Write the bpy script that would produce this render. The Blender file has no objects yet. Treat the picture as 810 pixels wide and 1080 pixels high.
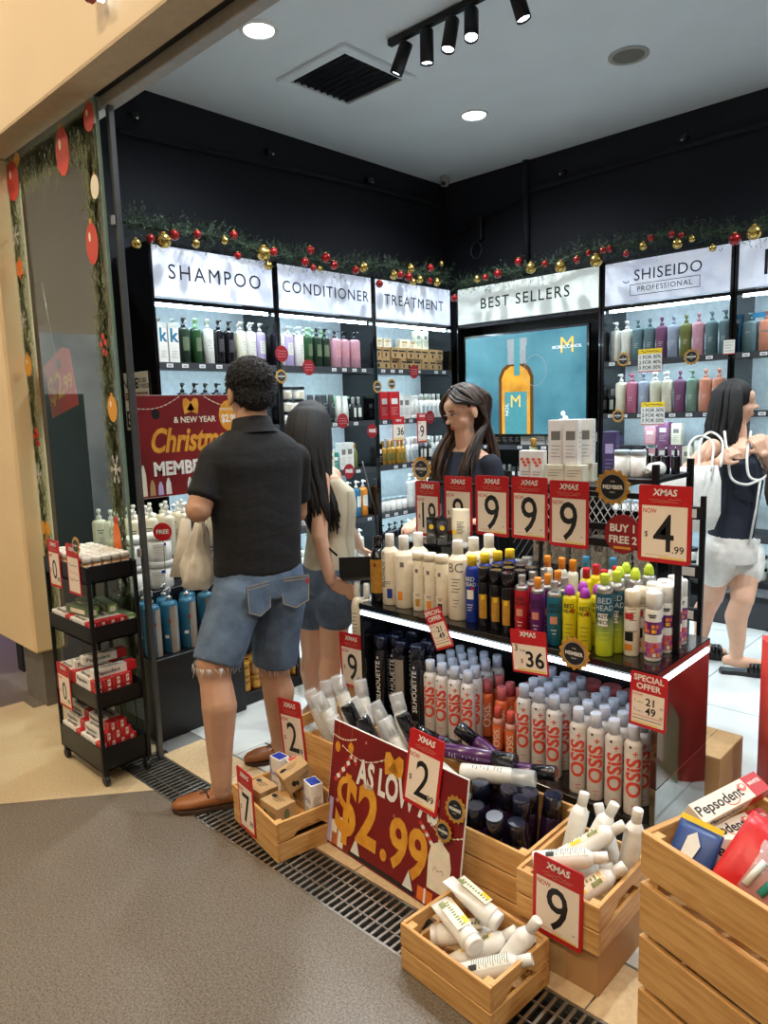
import bpy, bmesh, math, random
from mathutils import Vector, Matrix, Euler

# ------------------------------------------------------------------ camera, world, lights
scene = bpy.context.scene
col = scene.collection
R = math.radians
cam_data = bpy.data.cameras.new('camera')
cam_data.sensor_fit = 'VERTICAL'; cam_data.sensor_height = 36; cam_data.lens = 25.254
cam_data.clip_start = .02
cam = bpy.data.objects.new('camera', cam_data); col.objects.link(cam)
cam.matrix_world = Matrix(((0.72290536, -0.0760297, 0.68675129, 0), (0.69029516, 0.12263657, -0.7130588, 0),
                           (-0.03000717, 0.98953512, 0.14113757, 1.45), (0, 0, 0, 1)))
scene.camera = cam
vs = scene.view_settings
vs.view_transform = 'Standard'; vs.look = 'None'; vs.gamma = 1.0; vs.use_curve_mapping = False
vs.exposure = 0.0
scene.cycles.use_denoising = True
scene.cycles.max_bounces = 8; scene.cycles.transparent_max_bounces = 16
scene.cycles.sample_clamp_indirect = 4.0
world = bpy.data.worlds.new('world'); scene.world = world; world.use_nodes = True
bg = world.node_tree.nodes['Background']; bg.inputs[0].default_value = (1, .93, .85, 1); bg.inputs[1].default_value = .05
CEIL = 3.45
COOL = (.91, .97, 1.0); WARM = (1.0, .83, .62)
def lamp(name, loc, power, colr, target=None, angle=150, blend=1.0, size=.06):
    l = bpy.data.lights.new(name, 'SPOT'); l.energy = power; l.color = colr; l.spot_size = R(angle); l.spot_blend = blend; l.shadow_soft_size = size
    o = bpy.data.objects.new(name, l); col.objects.link(o); o.location = loc
    d = Vector(target) - Vector(loc) if target else Vector((0, 0, -1))
    o.rotation_euler = d.to_track_quat('-Z', 'Y').to_euler(); return o
SHOP_DOWN = [(-3.266, 2.553), (-3.172, 4.312), (-1.15, 2.55), (-0.55, 4.6), (0.9, 2.55), (0.9, 4.312)]
for x, y in SHOP_DOWN: lamp('shop_downlight_lamp', (x, y, CEIL - .03), 170, COOL, angle=150)
MALL_DOWN = [(-3.6, -.6), (-1.7, -.6), (.2, -.6), (-3.6, -2.6), (-1.7, -2.6), (.2, -2.6), (-5.6, -.6), (2.0, -.6), (-5.6, -2.6)]
for x, y in MALL_DOWN: lamp('mall_downlight_lamp', (x, y, 3.95), 120, WARM, angle=160, size=.1)
HEADER_FILL = [(-4.6, .35), (-3.2, .35), (-1.8, .35), (-.4, .35)]  # unseen lamps added to brighten the cream fascia
WALL_FILL = [(-6.5, y) for y in (1.6, .4, -.8, -2.0)]  # unseen lamps added to brighten the mall wall mirrored in the glass
for x, y in WALL_FILL: lamp('wall_fill_lamp', (x, y, 3.95), 160, WARM, target=(-7.4, y, 2.6), angle=130, size=.06)
for x, y in HEADER_FILL: lamp('header_fill_lamp', (x, y, 3.95), 60, WARM, target=(x, 1.3, 2.9), angle=110, size=.06)

# ------------------------------------------------------------------ materials
def lin(c):
    o = []
    for v in c[:3]:
        v = v / 255.0
        o.append(v / 12.92 if v <= .04045 else ((v + .055) / 1.055) ** 2.4)
    return (o[0], o[1], o[2], 1.0)
MATS = {}
def mat(name, c, rough=.5, metal=0.0, emit=0.0, var=.06, scale=30.0, bump=0.0, bscale=80.0, c2=None, stretch=None, alpha=1.0, trans=0.0, coat=0.0, sub=0.0):
    m = bpy.data.materials.new(name); m.use_nodes = True; MATS[name] = m
    nt = m.node_tree; b = nt.nodes['Principled BSDF']
    b.inputs['Roughness'].default_value = rough; b.inputs['Metallic'].default_value = metal
    tc = nt.nodes.new('ShaderNodeTexCoord'); mp = nt.nodes.new('ShaderNodeMapping')
    nt.links.new(tc.outputs['Object'], mp.inputs[0])
    if stretch: mp.inputs['Scale'].default_value = stretch
    n = nt.nodes.new('ShaderNodeTexNoise'); n.inputs['Scale'].default_value = scale; n.inputs['Detail'].default_value = 4
    nt.links.new(mp.outputs[0], n.inputs['Vector'])
    a = lin(c); d = lin(c2) if c2 else None
    rp = nt.nodes.new('ShaderNodeValToRGB')
    rp.color_ramp.elements[0].position = .35; rp.color_ramp.elements[1].position = .65
    rp.color_ramp.elements[0].color = d or tuple(v * (1 - var) for v in a[:3]) + (1,)
    rp.color_ramp.elements[1].color = a if d else tuple(min(1, v * (1 + var)) for v in a[:3]) + (1,)
    nt.links.new(n.outputs[0], rp.inputs[0]); nt.links.new(rp.outputs[0], b.inputs['Base Color'])
    if emit: nt.links.new(rp.outputs[0], b.inputs['Emission Color']); b.inputs['Emission Strength'].default_value = emit
    if bump:
        n2 = nt.nodes.new('ShaderNodeTexNoise'); n2.inputs['Scale'].default_value = bscale; n2.inputs['Detail'].default_value = 3
        nt.links.new(mp.outputs[0], n2.inputs['Vector'])
        bp = nt.nodes.new('ShaderNodeBump'); bp.inputs['Strength'].default_value = bump; bp.inputs['Distance'].default_value = .01
        nt.links.new(n2.outputs[0], bp.inputs['Height']); nt.links.new(bp.outputs[0], b.inputs['Normal'])
    if alpha < 1: b.inputs['Alpha'].default_value = alpha
    if trans: b.inputs['Transmission Weight'].default_value = trans
    if coat: b.inputs['Coat Weight'].default_value = coat
    if sub: b.inputs['Subsurface Weight'].default_value = sub; b.inputs['Subsurface Radius'].default_value = (.01, .004, .002)
    return m
def grad(name, c1, c2, z0, z1, rough=.4):
    m = mat(name, c1, rough); nt = m.node_tree; b = nt.nodes['Principled BSDF']
    tc = nt.nodes.new('ShaderNodeTexCoord'); sp = nt.nodes.new('ShaderNodeSeparateXYZ'); nt.links.new(tc.outputs['Object'], sp.inputs[0])
    mr = nt.nodes.new('ShaderNodeMapRange'); mr.inputs['From Min'].default_value = z0; mr.inputs['From Max'].default_value = z1
    nt.links.new(sp.outputs[2], mr.inputs[0]); rp = nt.nodes.new('ShaderNodeValToRGB')
    rp.color_ramp.elements[0].color = lin(c1); rp.color_ramp.elements[1].color = lin(c2)
    nt.links.new(mr.outputs[0], rp.inputs[0]); nt.links.new(rp.outputs[0], b.inputs['Base Color']); return m
mat('navy', (6, 10, 22), .8, bump=.05); mat('ceiling', (226, 231, 235), .85, var=.02, scale=3)
mat('mall_ceiling', (225, 215, 200), .9); mat('fascia', (236, 214, 178), .6, var=.02, scale=2); mat('soffit', (196, 172, 138), .6)
mat('column', (232, 205, 160), .55, var=.03, scale=3); mat('plinth', (110, 104, 96), .5)
mat('track_grey', (168, 166, 160), .4); mat('dark', (16, 17, 20), .45); mat('black_gloss', (10, 10, 12), .15, coat=.5); mat('black_metal', (18, 18, 20), .4, metal=.3)
mat('terrazzo', (128, 118, 106), .36, scale=170, c2=(84, 76, 66), bump=.02, bscale=200)
mat('inlay', (204, 186, 152), .3, scale=120, c2=(188, 168, 132)); mat('kerb_tile', (214, 190, 150), .35, scale=60, c2=(202, 176, 136))
mat('shop_tile', (206, 212, 210), .25, scale=4, c2=(194, 200, 200)); mat('grout', (120, 122, 122), .8)
mat('steel', (170, 168, 160), .3, metal=.9); mat('drain', (22, 21, 20), .8)
mat('led', (215, 242, 255), .5, emit=45.0, var=.0); mat('led_soft', (225, 242, 255), .5, emit=4.5, var=0); mat('led_under', (205, 228, 255), .5, emit=9, var=0)
mat('sign_lit', (200, 208, 230), .4, emit=.42, scale=6.0, c2=(220, 228, 243)); mat('sign_lit_green', (208, 218, 216), .4, emit=.42, scale=6.0, c2=(224, 234, 228))
mat('white_panel', (222, 234, 238), .5); mat('ink', (16, 18, 22), .5); mat('lamp_glow', (240, 250, 255), .5, emit=14, var=0); mat('mall_glow', (255, 236, 205), .5, emit=8, var=0)
mat('white', (232, 230, 224), .4); mat('cream', (236, 226, 204), .45); mat('paper', (240, 224, 206), .6, var=.02, scale=6)
mat('red', (190, 22, 30), .45, var=.04, scale=8); mat('red_dark', (140, 16, 24), .5); mat('yellow', (236, 200, 40), .45); mat('poster_red', (132, 18, 22), .45, scale=4, c2=(110, 12, 16))
mat('gold', (205, 152, 62), .3, metal=.35, var=.12, scale=40); mat('gold_print', (226, 164, 52), .5, scale=20, c2=(208, 138, 36)); mat('badge_black', (26, 26, 30), .4)
mat('gold_bauble', (196, 166, 92), .22, metal=.9); mat('red_bauble', (150, 20, 24), .22, metal=.4, coat=.5)
mat('needle', (28, 52, 34), .7, c2=(44, 66, 40), scale=50); mat('wire_green', (20, 34, 22), .8)
mat('teal_screen', (50, 106, 124), .3, emit=.34, scale=1.6, c2=(96, 156, 170)); mat('fill_panel', (196, 210, 214), .4, emit=.9, scale=2, c2=(150, 166, 172)); mat('amber_screen', (196, 126, 30), .3, emit=.35, scale=6, c2=(236, 178, 60)); mat('teal_print', (78, 150, 158), .3, emit=.3); mat('amber_dark', (96, 58, 22), .3, emit=.35); mat('silver_print', (150, 156, 160), .3, emit=.4); mat('white_print', (235, 240, 240), .4, emit=.5); mat('gold_lit', (226, 190, 90), .4, emit=.6)
def wood(name, c, c2):
    m = mat(name, c, .55, scale=9, c2=c2, stretch=(1, 9, 9), bump=.08, bscale=40); return m
wood('pine_x', (214, 168, 104), (190, 138, 76)); wood('pine_dark_x', (198, 150, 88), (170, 118, 62))
mat('pine_end', (206, 162, 100), .6); mat('carton', (176, 134, 88), .75, var=.05, scale=12)
mat('skin', (222, 176, 148), .5, sub=.12, var=.03); mat('skin_tan', (190, 146, 118), .5, sub=.12, var=.03); mat('hair_black', (10, 9, 9), .68, scale=60, c2=(22, 19, 19), stretch=(6, 6, .6))
mat('eye_white', (225, 220, 214), .2); mat('eye_dark', (24, 16, 12), .15); mat('lip', (170, 88, 82), .4)
mat('shirt_black', (11, 12, 17), .85, bump=.7, bscale=9, stretch=(1, 1, 1.8)); mat('shirt_navy', (22, 28, 44), .85, bump=.35, bscale=14); mat('tank_grey', (196, 188, 166), .85, bump=.3, bscale=16, stretch=(1, 1, .5)); mat('linen_white', (226, 224, 218), .85, bump=.3, bscale=18)
mat('denim', (96, 116, 140), .9, scale=14, c2=(74, 92, 116), bump=.2, bscale=60); mat('denim_fray', (214, 218, 220), .9); mat('seam', (168, 150, 120), .8)
mat('loafer', (150, 92, 48), .4, scale=10, c2=(120, 70, 34)); mat('sole', (60, 40, 26), .7); mat('leather_black', (18, 18, 20), .35, bump=.1); mat('leather_brown', (70, 56, 44), .5)
mat('plastic_bag', (226, 220, 206), .3, alpha=.82, bump=.4, bscale=25); mat('tote', (228, 228, 222), .8)
mat('kraft', (178, 144, 98), .75); mat('purple_plastic', (66, 18, 74), .18, coat=.4); mat('purple_dark', (38, 20, 48), .2, coat=.4); mat('blackcap', (20, 20, 26), .15, coat=.5); mat('cap_navy', (24, 27, 44), .2, coat=.4)
mat('clear_plastic', (220, 222, 222), .12, alpha=.4); mat('post_grey', (92, 96, 100), .35, metal=.5); mat('mall_wall', (196, 192, 178), .7, var=.03, scale=2); mat('pearl', (206, 204, 196), .3); mat('silver', (190, 190, 190), .3, metal=.8)
mat('osis_white', (212, 204, 196), .35); mat('osis_red', (214, 70, 50), .4); mat('capwhite', (214, 220, 232), .35); mat('coral', (226, 96, 84), .35); mat('orange', (226, 110, 60), .35); mat('pinkcap', (226, 120, 120), .35)
mat('blue', (30, 54, 150), .35); mat('lightblue', (70, 150, 196), .35); mat('can_teal', (20, 96, 122), .35); mat('can_red', (176, 28, 42), .35); mat('can_purple', (96, 32, 108), .35); mat('can_yellow', (214, 200, 30), .35); mat('dome_purple', (158, 52, 176), .3); mat('lime', (196, 220, 60), .35); mat('capred', (196, 30, 50), .35); mat('caporange', (230, 140, 40), .35); mat('capblue', (60, 140, 190), .35)
grad('masterpiece', (190, 204, 40), (20, 80, 100), .04, .14)
mat('amber', (176, 112, 34), .25); mat('sage', (96, 112, 84), .5); mat('green_leaf', (120, 170, 80), .5); mat('box_green', (56, 116, 84), .55); mat('box_cream', (206, 204, 176), .6)
mat('bottle_green', (30, 70, 38), .3); mat('bottle_dgreen', (28, 48, 36), .3); mat('lilac', (182, 170, 214), .35); mat('pale', (222, 224, 216), .35); mat('pale_blue', (180, 196, 206), .35); mat('pink', (196, 146, 160), .35); mat('rose', (182, 104, 128), .35); mat('mauve', (124, 78, 112), .35); mat('grey_green', (110, 136, 120), .35); mat('olive', (112, 118, 62), .35); mat('slate_teal', (92, 118, 124), .35); mat('salmon', (212, 142, 116), .35); mat('mint', (176, 222, 168), .45); mat('ivory', (224, 220, 196), .35); mat('greyblue', (150, 160, 180), .35); mat('turq', (40, 140, 130), .4); mat('steel_blue', (44, 110, 144), .35); mat('warm_grey', (150, 140, 128), .35); mat('box_purple', (66, 58, 104), .5); mat('box_pink', (214, 150, 160), .5); mat('charcoal', (52, 54, 60), .5)
mat('maroon_gloss', (48, 6, 12), .1, coat=.6); mat('mirror', (150, 156, 158), .06, metal=1.0)
mat('printgrey', (120, 116, 108), .6); mat('print_green', (122, 128, 80), .5, scale=60, c2=(150, 154, 100)); mat('print_red', (206, 62, 46), .5, scale=12, c2=(188, 40, 36)); mat('print_orange', (222, 112, 42), .5); mat('purple_neon', (110, 60, 255), .5, emit=4, var=0); mat('sign_red', (150, 20, 24), .5); mat('magenta_print', (190, 40, 110), .45)
mat('bag_red', (206, 30, 34), .35, bump=.2, bscale=25); mat('bag_blue', (40, 70, 130), .4)

# glass: fresnel mix of a mirror layer over a clear layer
def glass(name, tint):
    m = bpy.data.materials.new(name); m.use_nodes = True; nt = m.node_tree; MATS[name] = m
    for n in list(nt.nodes): nt.nodes.remove(n)
    o = nt.nodes.new('ShaderNodeOutputMaterial'); mx = nt.nodes.new('ShaderNodeMixShader'); fr = nt.nodes.new('ShaderNodeFresnel'); fr.inputs[0].default_value = 1.85; ge = nt.nodes.new('ShaderNodeNewGeometry'); iv = nt.nodes.new('ShaderNodeMath'); iv.operation = 'SUBTRACT'; iv.inputs[0].default_value = 1.0; ml = nt.nodes.new('ShaderNodeMath'); ml.operation = 'MULTIPLY'
    nt.links.new(ge.outputs['Backfacing'], iv.inputs[1]); nt.links.new(iv.outputs[0], ml.inputs[0]); nt.links.new(fr.outputs[0], ml.inputs[1])
    t = nt.nodes.new('ShaderNodeBsdfTransparent'); t.inputs[0].default_value = tint; g = nt.nodes.new('ShaderNodeBsdfGlossy'); g.inputs['Roughness'].default_value = .0
    nt.links.new(ml.outputs[0], mx.inputs[0]); nt.links.new(t.outputs[0], mx.inputs[1]); nt.links.new(g.outputs[0], mx.inputs[2]); nt.links.new(mx.outputs[0], o.inputs[0])
glass('glass', (.86, .93, .9, 1))

# ------------------------------------------------------------------ mesh helpers
_txt = {}
def text_geo(s, size, bold=0.0, shear=0.0, align='CENTER', spacing=1.0):
    k = (s, size, bold, shear, align, spacing)
    if k not in _txt:
        c = bpy.data.curves.new('t', 'FONT'); c.body = s; c.size = size; c.offset = bold * size; c.shear = shear; c.align_x = align; c.align_y = 'CENTER'; c.space_character = spacing
        c.fill_mode = 'BOTH'; c.resolution_u = 3
        o = bpy.data.objects.new('t', c); me = bpy.data.meshes.new_from_object(o)
        _txt[k] = ([v.co.to_tuple() for v in me.vertices], [tuple(p.vertices) for p in me.polygons])
        bpy.data.objects.remove(o); bpy.data.curves.remove(c); bpy.data.meshes.remove(me)
    return _txt[k]
I4 = Matrix.Identity(4)
def T(x, y, z): return Matrix.Translation((x, y, z))
def RZ(a): return Matrix.Rotation(a, 4, 'Z')
def basis(c, x, y, z): return Matrix(((x[0], y[0], z[0], c[0]), (x[1], y[1], z[1], c[1]), (x[2], y[2], z[2], c[2]), (0, 0, 0, 1)))
FRONT = Matrix(((1, 0, 0, 0), (0, 0, -1, 0), (0, 1, 0, 0), (0, 0, 0, 1)))     # flat art x,y,(out) -> x,z facing -Y
class MB:
    def __init__(s): s.v = []; s.f = []; s.m = []; s.s = []; s.mats = []
    def mi(s, m):
        if m not in s.mats: s.mats.append(m)
        return s.mats.index(m)
    def add(s, vs, fs, m, X=I4, smooth=False):
        o = len(s.v); k = s.mi(m)
        s.v += [tuple(X @ Vector(p)) for p in vs] if X is not I4 else [tuple(p) for p in vs]
        for f in fs: s.f.append(tuple(i + o for i in f)); s.m.append(k); s.s.append(smooth)
        return s
    def box(s, c, d, m, X=I4, b=0.0):
        hx, hy, hz = d[0] / 2, d[1] / 2, d[2] / 2; b = min(b, hx * .9, hy * .9, hz * .9)
        if b <= 0:
            vs = [(c[0] + sx * hx, c[1] + sy * hy, c[2] + sz * hz) for sx in (-1, 1) for sy in (-1, 1) for sz in (-1, 1)]
            fs = [(0, 1, 3, 2), (4, 6, 7, 5), (0, 4, 5, 1), (2, 3, 7, 6), (0, 2, 6, 4), (1, 5, 7, 3)]
            return s.add(vs, fs, m, X)
        vs = []; idx = {}
        for sx in (-1, 1):
            for sy in (-1, 1):
                for sz in (-1, 1):
                    for ax in range(3):
                        h = [hx - b, hy - b, hz - b]; h[ax] += b
                        idx[(sx, sy, sz, ax)] = len(vs); vs.append((c[0] + sx * h[0], c[1] + sy * h[1], c[2] + sz * h[2]))
        fs = []; S = (-1, 1)
        for a in S:
            fs.append([idx[(a, y, z, 0)] for y, z in ((-1, -1), (1, -1), (1, 1), (-1, 1))][::a])
            fs.append([idx[(x, a, z, 1)] for x, z in ((-1, -1), (-1, 1), (1, 1), (1, -1))][::a])
            fs.append([idx[(x, y, a, 2)] for x, y in ((-1, -1), (1, -1), (1, 1), (-1, 1))][::a])
        for a in S:
            for c2 in S:
                fs.append([idx[(a, c2, -1, 0)], idx[(a, c2, 1, 0)], idx[(a, c2, 1, 1)], idx[(a, c2, -1, 1)]][::a * c2])
                fs.append([idx[(a, -1, c2, 0)], idx[(a, -1, c2, 2)], idx[(a, 1, c2, 2)], idx[(a, 1, c2, 0)]][::a * c2])
                fs.append([idx[(-1, a, c2, 1)], idx[(1, a, c2, 1)], idx[(1, a, c2, 2)], idx[(-1, a, c2, 2)]][::a * c2])
        for sx in S:
            for sy in S:
                for sz in S: fs.append([idx[(sx, sy, sz, 0)], idx[(sx, sy, sz, 1)], idx[(sx, sy, sz, 2)]][::sx * sy * sz])
        return s.add(vs, [tuple(f) for f in fs], m, X)
    def loft(s, secs, m, n=18, X=I4, smooth=True, e=2.0, mats=None, cap=True):
        """secs: (z, rx, ry[, cx, cy]) rings stacked along z, superellipse exponent e"""
        vs = []; out = []
        for q in secs:
            cx, cy = (q[3], q[4]) if len(q) > 3 else (0, 0)
            for i in range(n):
                a = 2 * math.pi * i / n; ca, sa = math.cos(a), math.sin(a)
                k = (abs(ca) ** e + abs(sa) ** e) ** (-1 / e)
                vs.append((cx + q[1] * ca * k, cy + q[2] * sa * k, q[0]))
        for j in range(len(secs) - 1):
            fs = [(j * n + i, j * n + (i + 1) % n, (j + 1) * n + (i + 1) % n, (j + 1) * n + i) for i in range(n)]
            out.append((fs, mats[j] if mats else m))
        o = len(s.v); s.v += [tuple(X @ Vector(p)) for p in vs]
        for fs, mm in out:
            k = s.mi(mm)
            for f in fs: s.f.append(tuple(i + o for i in f)); s.m.append(k); s.s.append(smooth)
        if cap:
            k = s.mi(mats[0] if mats else m); s.f.append(tuple(o + i for i in reversed(range(n)))); s.m.append(k); s.s.append(False)
            k = s.mi(mats[-1] if mats else m); s.f.append(tuple(o + (len(secs) - 1) * n + i for i in range(n))); s.m.append(k); s.s.append(False)
        return s
    def lathe(s, prof, m, n=18, X=I4, mats=None, smooth=True): return s.loft([(z, max(r, .0002), max(r, .0002)) for r, z in prof], m, n, X, smooth, 2.0, mats)
    def tube(s, pts, r, m, n=8, X=I4, flat=1.0, smooth=True):
        pts = [Vector(p) for p in pts]; rs = r if isinstance(r, (list, tuple)) else [r] * len(pts); vs = []; up = None
        for i, p in enumerate(pts):
            t = (pts[min(i + 1, len(pts) - 1)] - pts[max(i - 1, 0)]).normalized()
            if up is None: up = Vector((0, 0, 1)) if abs(t.z) < .9 else Vector((1, 0, 0))
            a = t.cross(up).normalized(); up = a.cross(t).normalized()
            for k in range(n):
                w = 2 * math.pi * k / n; vs.append(tuple(p + a * math.cos(w) * rs[i] + up * math.sin(w) * rs[i] * flat))
        fs = [(j * n + i, j * n + (i + 1) % n, (j + 1) * n + (i + 1) % n, (j + 1) * n + i) for j in range(len(pts) - 1) for i in range(n)]
        fs += [tuple(reversed(range(n))), tuple((len(pts) - 1) * n + i for i in range(n))]
        return s.add(vs, fs, m, X, smooth)
    def prism(s, poly, d, m, X=I4, side=None):
        """polygon in XY extruded from z=0 to z=d"""
        n = len(poly); vs = [(p[0], p[1], 0) for p in poly] + [(p[0], p[1], d) for p in poly]
        if d == 0: return s.add(vs[:n], [tuple(range(n))], m, X)
        s.add(vs, [tuple(range(n, 2 * n)), tuple(reversed(range(n)))], m, X)
        return s.add(vs, [(i, (i + 1) % n, n + (i + 1) % n, n + i) for i in range(n)], side or m, X)
    def disc(s, x, y, rx, ry, z, m, X=I4, n=20): return s.add([(x + rx * math.cos(6.2832 * i / n), y + ry * math.sin(6.2832 * i / n), z) for i in range(n)], [tuple(range(n))], m, X)
    def rect(s, x0, y0, x1, y1, z, m, X=I4): return s.add([(x0, y0, z), (x1, y0, z), (x1, y1, z), (x0, y1, z)], [(0, 1, 2, 3)], m, X)
    def stroke(s, pts, w, z, m, X=I4):
        for a, b in zip(pts[:-1], pts[1:]):
            dx, dy = b[0] - a[0], b[1] - a[1]; l = math.hypot(dx, dy) or 1; nx, ny = -dy / l * w / 2, dx / l * w / 2; ex, ey = dx / l * w * .3, dy / l * w * .3
            s.add([(a[0] - ex + nx, a[1] - ey + ny, z), (a[0] - ex - nx, a[1] - ey - ny, z), (b[0] + ex - nx, b[1] + ey - ny, z), (b[0] + ex + nx, b[1] + ey + ny, z)], [(3, 2, 1, 0)[::-1]], m, X)
        return s
    def text(s, t, size, x, y, z, m, X=I4, bold=0.0, shear=0.0, align='CENTER', spacing=1.0, sx=1.0):
        vs, fs = text_geo(t, size, bold, shear, align, spacing)
        return s.add([(x + p[0] * sx, y + p[1], z) for p in vs], fs, m, X)
    def text_cyl(s, t, size, r, z0, m, a0=0.0, bold=0.0, vertical=True, ry=None):
        """lettering wrapped round a cylinder, facing -Y; vertical reads upwards"""
        vs, fs = text_geo(t, size, bold, 0.0, 'CENTER', 1.0)
        bm = bmesh.new(); bv = [bm.verts.new(p) for p in vs]
        for f in fs:
            try: bm.faces.new([bv[i] for i in f])
            except ValueError: pass
        ax = 1 if vertical else 0; w = max(abs(p[ax]) for p in vs)
        k = -w
        while k < w:
            no = (0, 1, 0) if vertical else (1, 0, 0); co = (0, k, 0) if vertical else (k, 0, 0)
            bmesh.ops.bisect_plane(bm, geom=bm.verts[:] + bm.edges[:] + bm.faces[:], plane_co=co, plane_no=no); k += r * .35
        bm.verts.index_update(); out = []
        for v in bm.verts:
            u, q = (v.co.x, -v.co.y) if vertical else (v.co.y, v.co.x)
            a = a0 + q / r; out.append((r * math.sin(a), -(ry or r) * math.cos(a), z0 + u))
        s.add(out, [tuple(v.index for v in f.verts) for f in bm.faces], m); bm.free(); return s
    def patch(s, r, z0, z1, a0, a1, m, n=6):
        vs = []
        for i in range(n + 1):
            a = a0 + (a1 - a0) * i / n; vs += [(r * math.sin(a), -r * math.cos(a), z0), (r * math.sin(a), -r * math.cos(a), z1)]
        return s.add(vs, [(2 * i, 2 * i + 2, 2 * i + 3, 2 * i + 1) for i in range(n)], m, smooth=True)
    def ell(s, c, r, m, X=I4, n=16, k=10):
        vs = [(0, 0, -1)]
        for j in range(1, k):
            b = -math.pi / 2 + math.pi * j / k
            vs += [(math.cos(b) * math.cos(6.28319 * i / n), math.cos(b) * math.sin(6.28319 * i / n), math.sin(b)) for i in range(n)]
        vs.append((0, 0, 1)); L = len(vs) - 1
        fs = [(0, 1 + (i + 1) % n, 1 + i) for i in range(n)]
        for j in range(k - 2): fs += [(1 + j * n + i, 1 + j * n + (i + 1) % n, 1 + (j + 1) * n + (i + 1) % n, 1 + (j + 1) * n + i) for i in range(n)]
        fs += [(L, 1 + (k - 2) * n + i, 1 + (k - 2) * n + (i + 1) % n) for i in range(n)]
        return s.add([(c[0] + p[0] * r[0], c[1] + p[1] * r[1], c[2] + p[2] * r[2]) for p in vs], fs, m, X, True)
    def cap2(s, p0, r0, p1, r1, m, n=12):
        """tapered capsule"""
        p0, p1 = Vector(p0), Vector(p1); d = p1 - p0; L = d.length
        if L < 1e-6: return s.ell(p0, (r0,) * 3, m)
        q = d.to_track_quat('Z', 'Y').to_matrix().to_4x4(); X = Matrix.Translation(p0) @ q; secs = []
        for j in range(1, 5): b = -math.pi / 2 + math.pi / 2 * j / 4; secs.append((r0 * math.sin(b), max(r0 * math.cos(b), .0003), max(r0 * math.cos(b), .0003)))
        for j in range(0, 4): b = math.pi / 2 * j / 4; secs.append((L + r1 * math.sin(b), r1 * math.cos(b), r1 * math.cos(b)))
        return s.loft(secs, m, n, X)
    def limb(s, pts, rs, m):
        for i in range(len(pts) - 1): s.cap2(pts[i], rs[i], pts[i + 1], rs[i + 1], m)
        return s
    def mesh(s, name):
        me = bpy.data.meshes.new(name); me.from_pydata(s.v, [], s.f)
        for k in s.mats: me.materials.append(MATS[k])
        me.polygons.foreach_set('material_index', s.m); me.polygons.foreach_set('use_smooth', s.s); me.update(); return me
    def build(s, name, parent=None, X=None): return obj(name, s.mesh(name), parent, X)
def spl(pts, n=6):
    P = [Vector(p) for p in pts]; P = [P[0] * 2 - P[1]] + P + [P[-1] * 2 - P[-2]]; out = []
    for i in range(1, len(P) - 2):
        a, b, c, d = P[i - 1:i + 3]
        for k in range(n): t = k / n; out.append(tuple(.5 * (2 * b + (c - a) * t + (2 * a - 5 * b + 4 * c - d) * t * t + (3 * b - a - 3 * c + d) * t ** 3)))
    return out + [tuple(P[-2])]
def obj(name, me, parent=None, X=None):
    o = bpy.data.objects.new(name, me); col.objects.link(o); o.parent = parent
    if X is not None: o.matrix_basis = X
    return o
def tag(o, label=None, cat=None, group=None, kind=None):
    if label: o['label'] = label
    if cat: o['category'] = cat
    if group: o['group'] = group
    if kind: o['kind'] = kind
    return o
def thing(name, label, cat, X=I4, group=None):
    o = bpy.data.objects.new(name, None); o.empty_display_size = .05; col.objects.link(o); o.matrix_basis = X
    return tag(o, label, cat, group)
def struct(name, mb, parent=None): return tag(mb.build(name, parent), kind='structure')
KIND = {}
def kind(name, *parts): KIND[name] = [(p, mb.mesh(p)) for p, mb in parts]
def put(k, name, label, cat, X, group=None):
    """one product: an Empty at its base with its parts, which share mesh data with their look-alikes"""
    ps = KIND[k]
    if len(ps) == 1: return tag(obj(name, ps[0][1], None, X), label, cat, group)
    t = thing(name, label, cat, X, group)
    for p, me in ps: obj(p, me, t)
    return t
def at(x, y, z, a=0.0): return T(x, y, z) @ RZ(R(a))

# ------------------------------------------------------------------ the setting
FACE_X = Matrix(((0, 0, 1, 0), (1, 0, 0, 0), (0, 1, 0, 0), (0, 0, 0, 1)))      # flat art facing +X
rnd = random.Random(7)
struct('floor', MB().box((-2, -2.299, -.05), (14, 7.102, .099), 'terrazzo').box((-5.8, 2.636, -.05), (2.8, 2.768, .099), 'terrazzo').box((-3.59, 1.356, -.05), (1.62, .208, .099), 'terrazzo'))
inl = [(-3.9, .3), (-3.3, .25), (-2.866, 0.809, 0.000)[:2], (-2.66, 1.06), (-2.505, 1.252), (-3.86, 1.252)]
struct('floor_inlay', MB().prism(inl, .001, 'inlay', T(0, 0, -.0005)).box((-3.26, 1.352, 0), (.92, .2, .001), 'inlay'))
fs = struct('floor_shop', MB().box((-.9, 3.45, -.05), (6.9, 3.98, .094), 'grout'))
tile = MB().box((0, 0, 0), (.596, .596, .004), 'shop_tile', b=.001).mesh('tile')
for i in range(9):
    for j in range(7): obj('tile', tile, fs, T(-4.0 + .6 * i, 1.93 + .6 * j, -.0015))
kb = struct('trim_1', MB().box((-.55, 1.525, -.05), (4.4, .2, .094), 'grout'))
kt = MB().box((0, 0, 0), (.396, .196, .004), 'kerb_tile', b=.001).mesh('tile')
for i in range(11): obj('tile', kt, kb, T(-2.55 + .4 * i, 1.525, -.0012))
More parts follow.
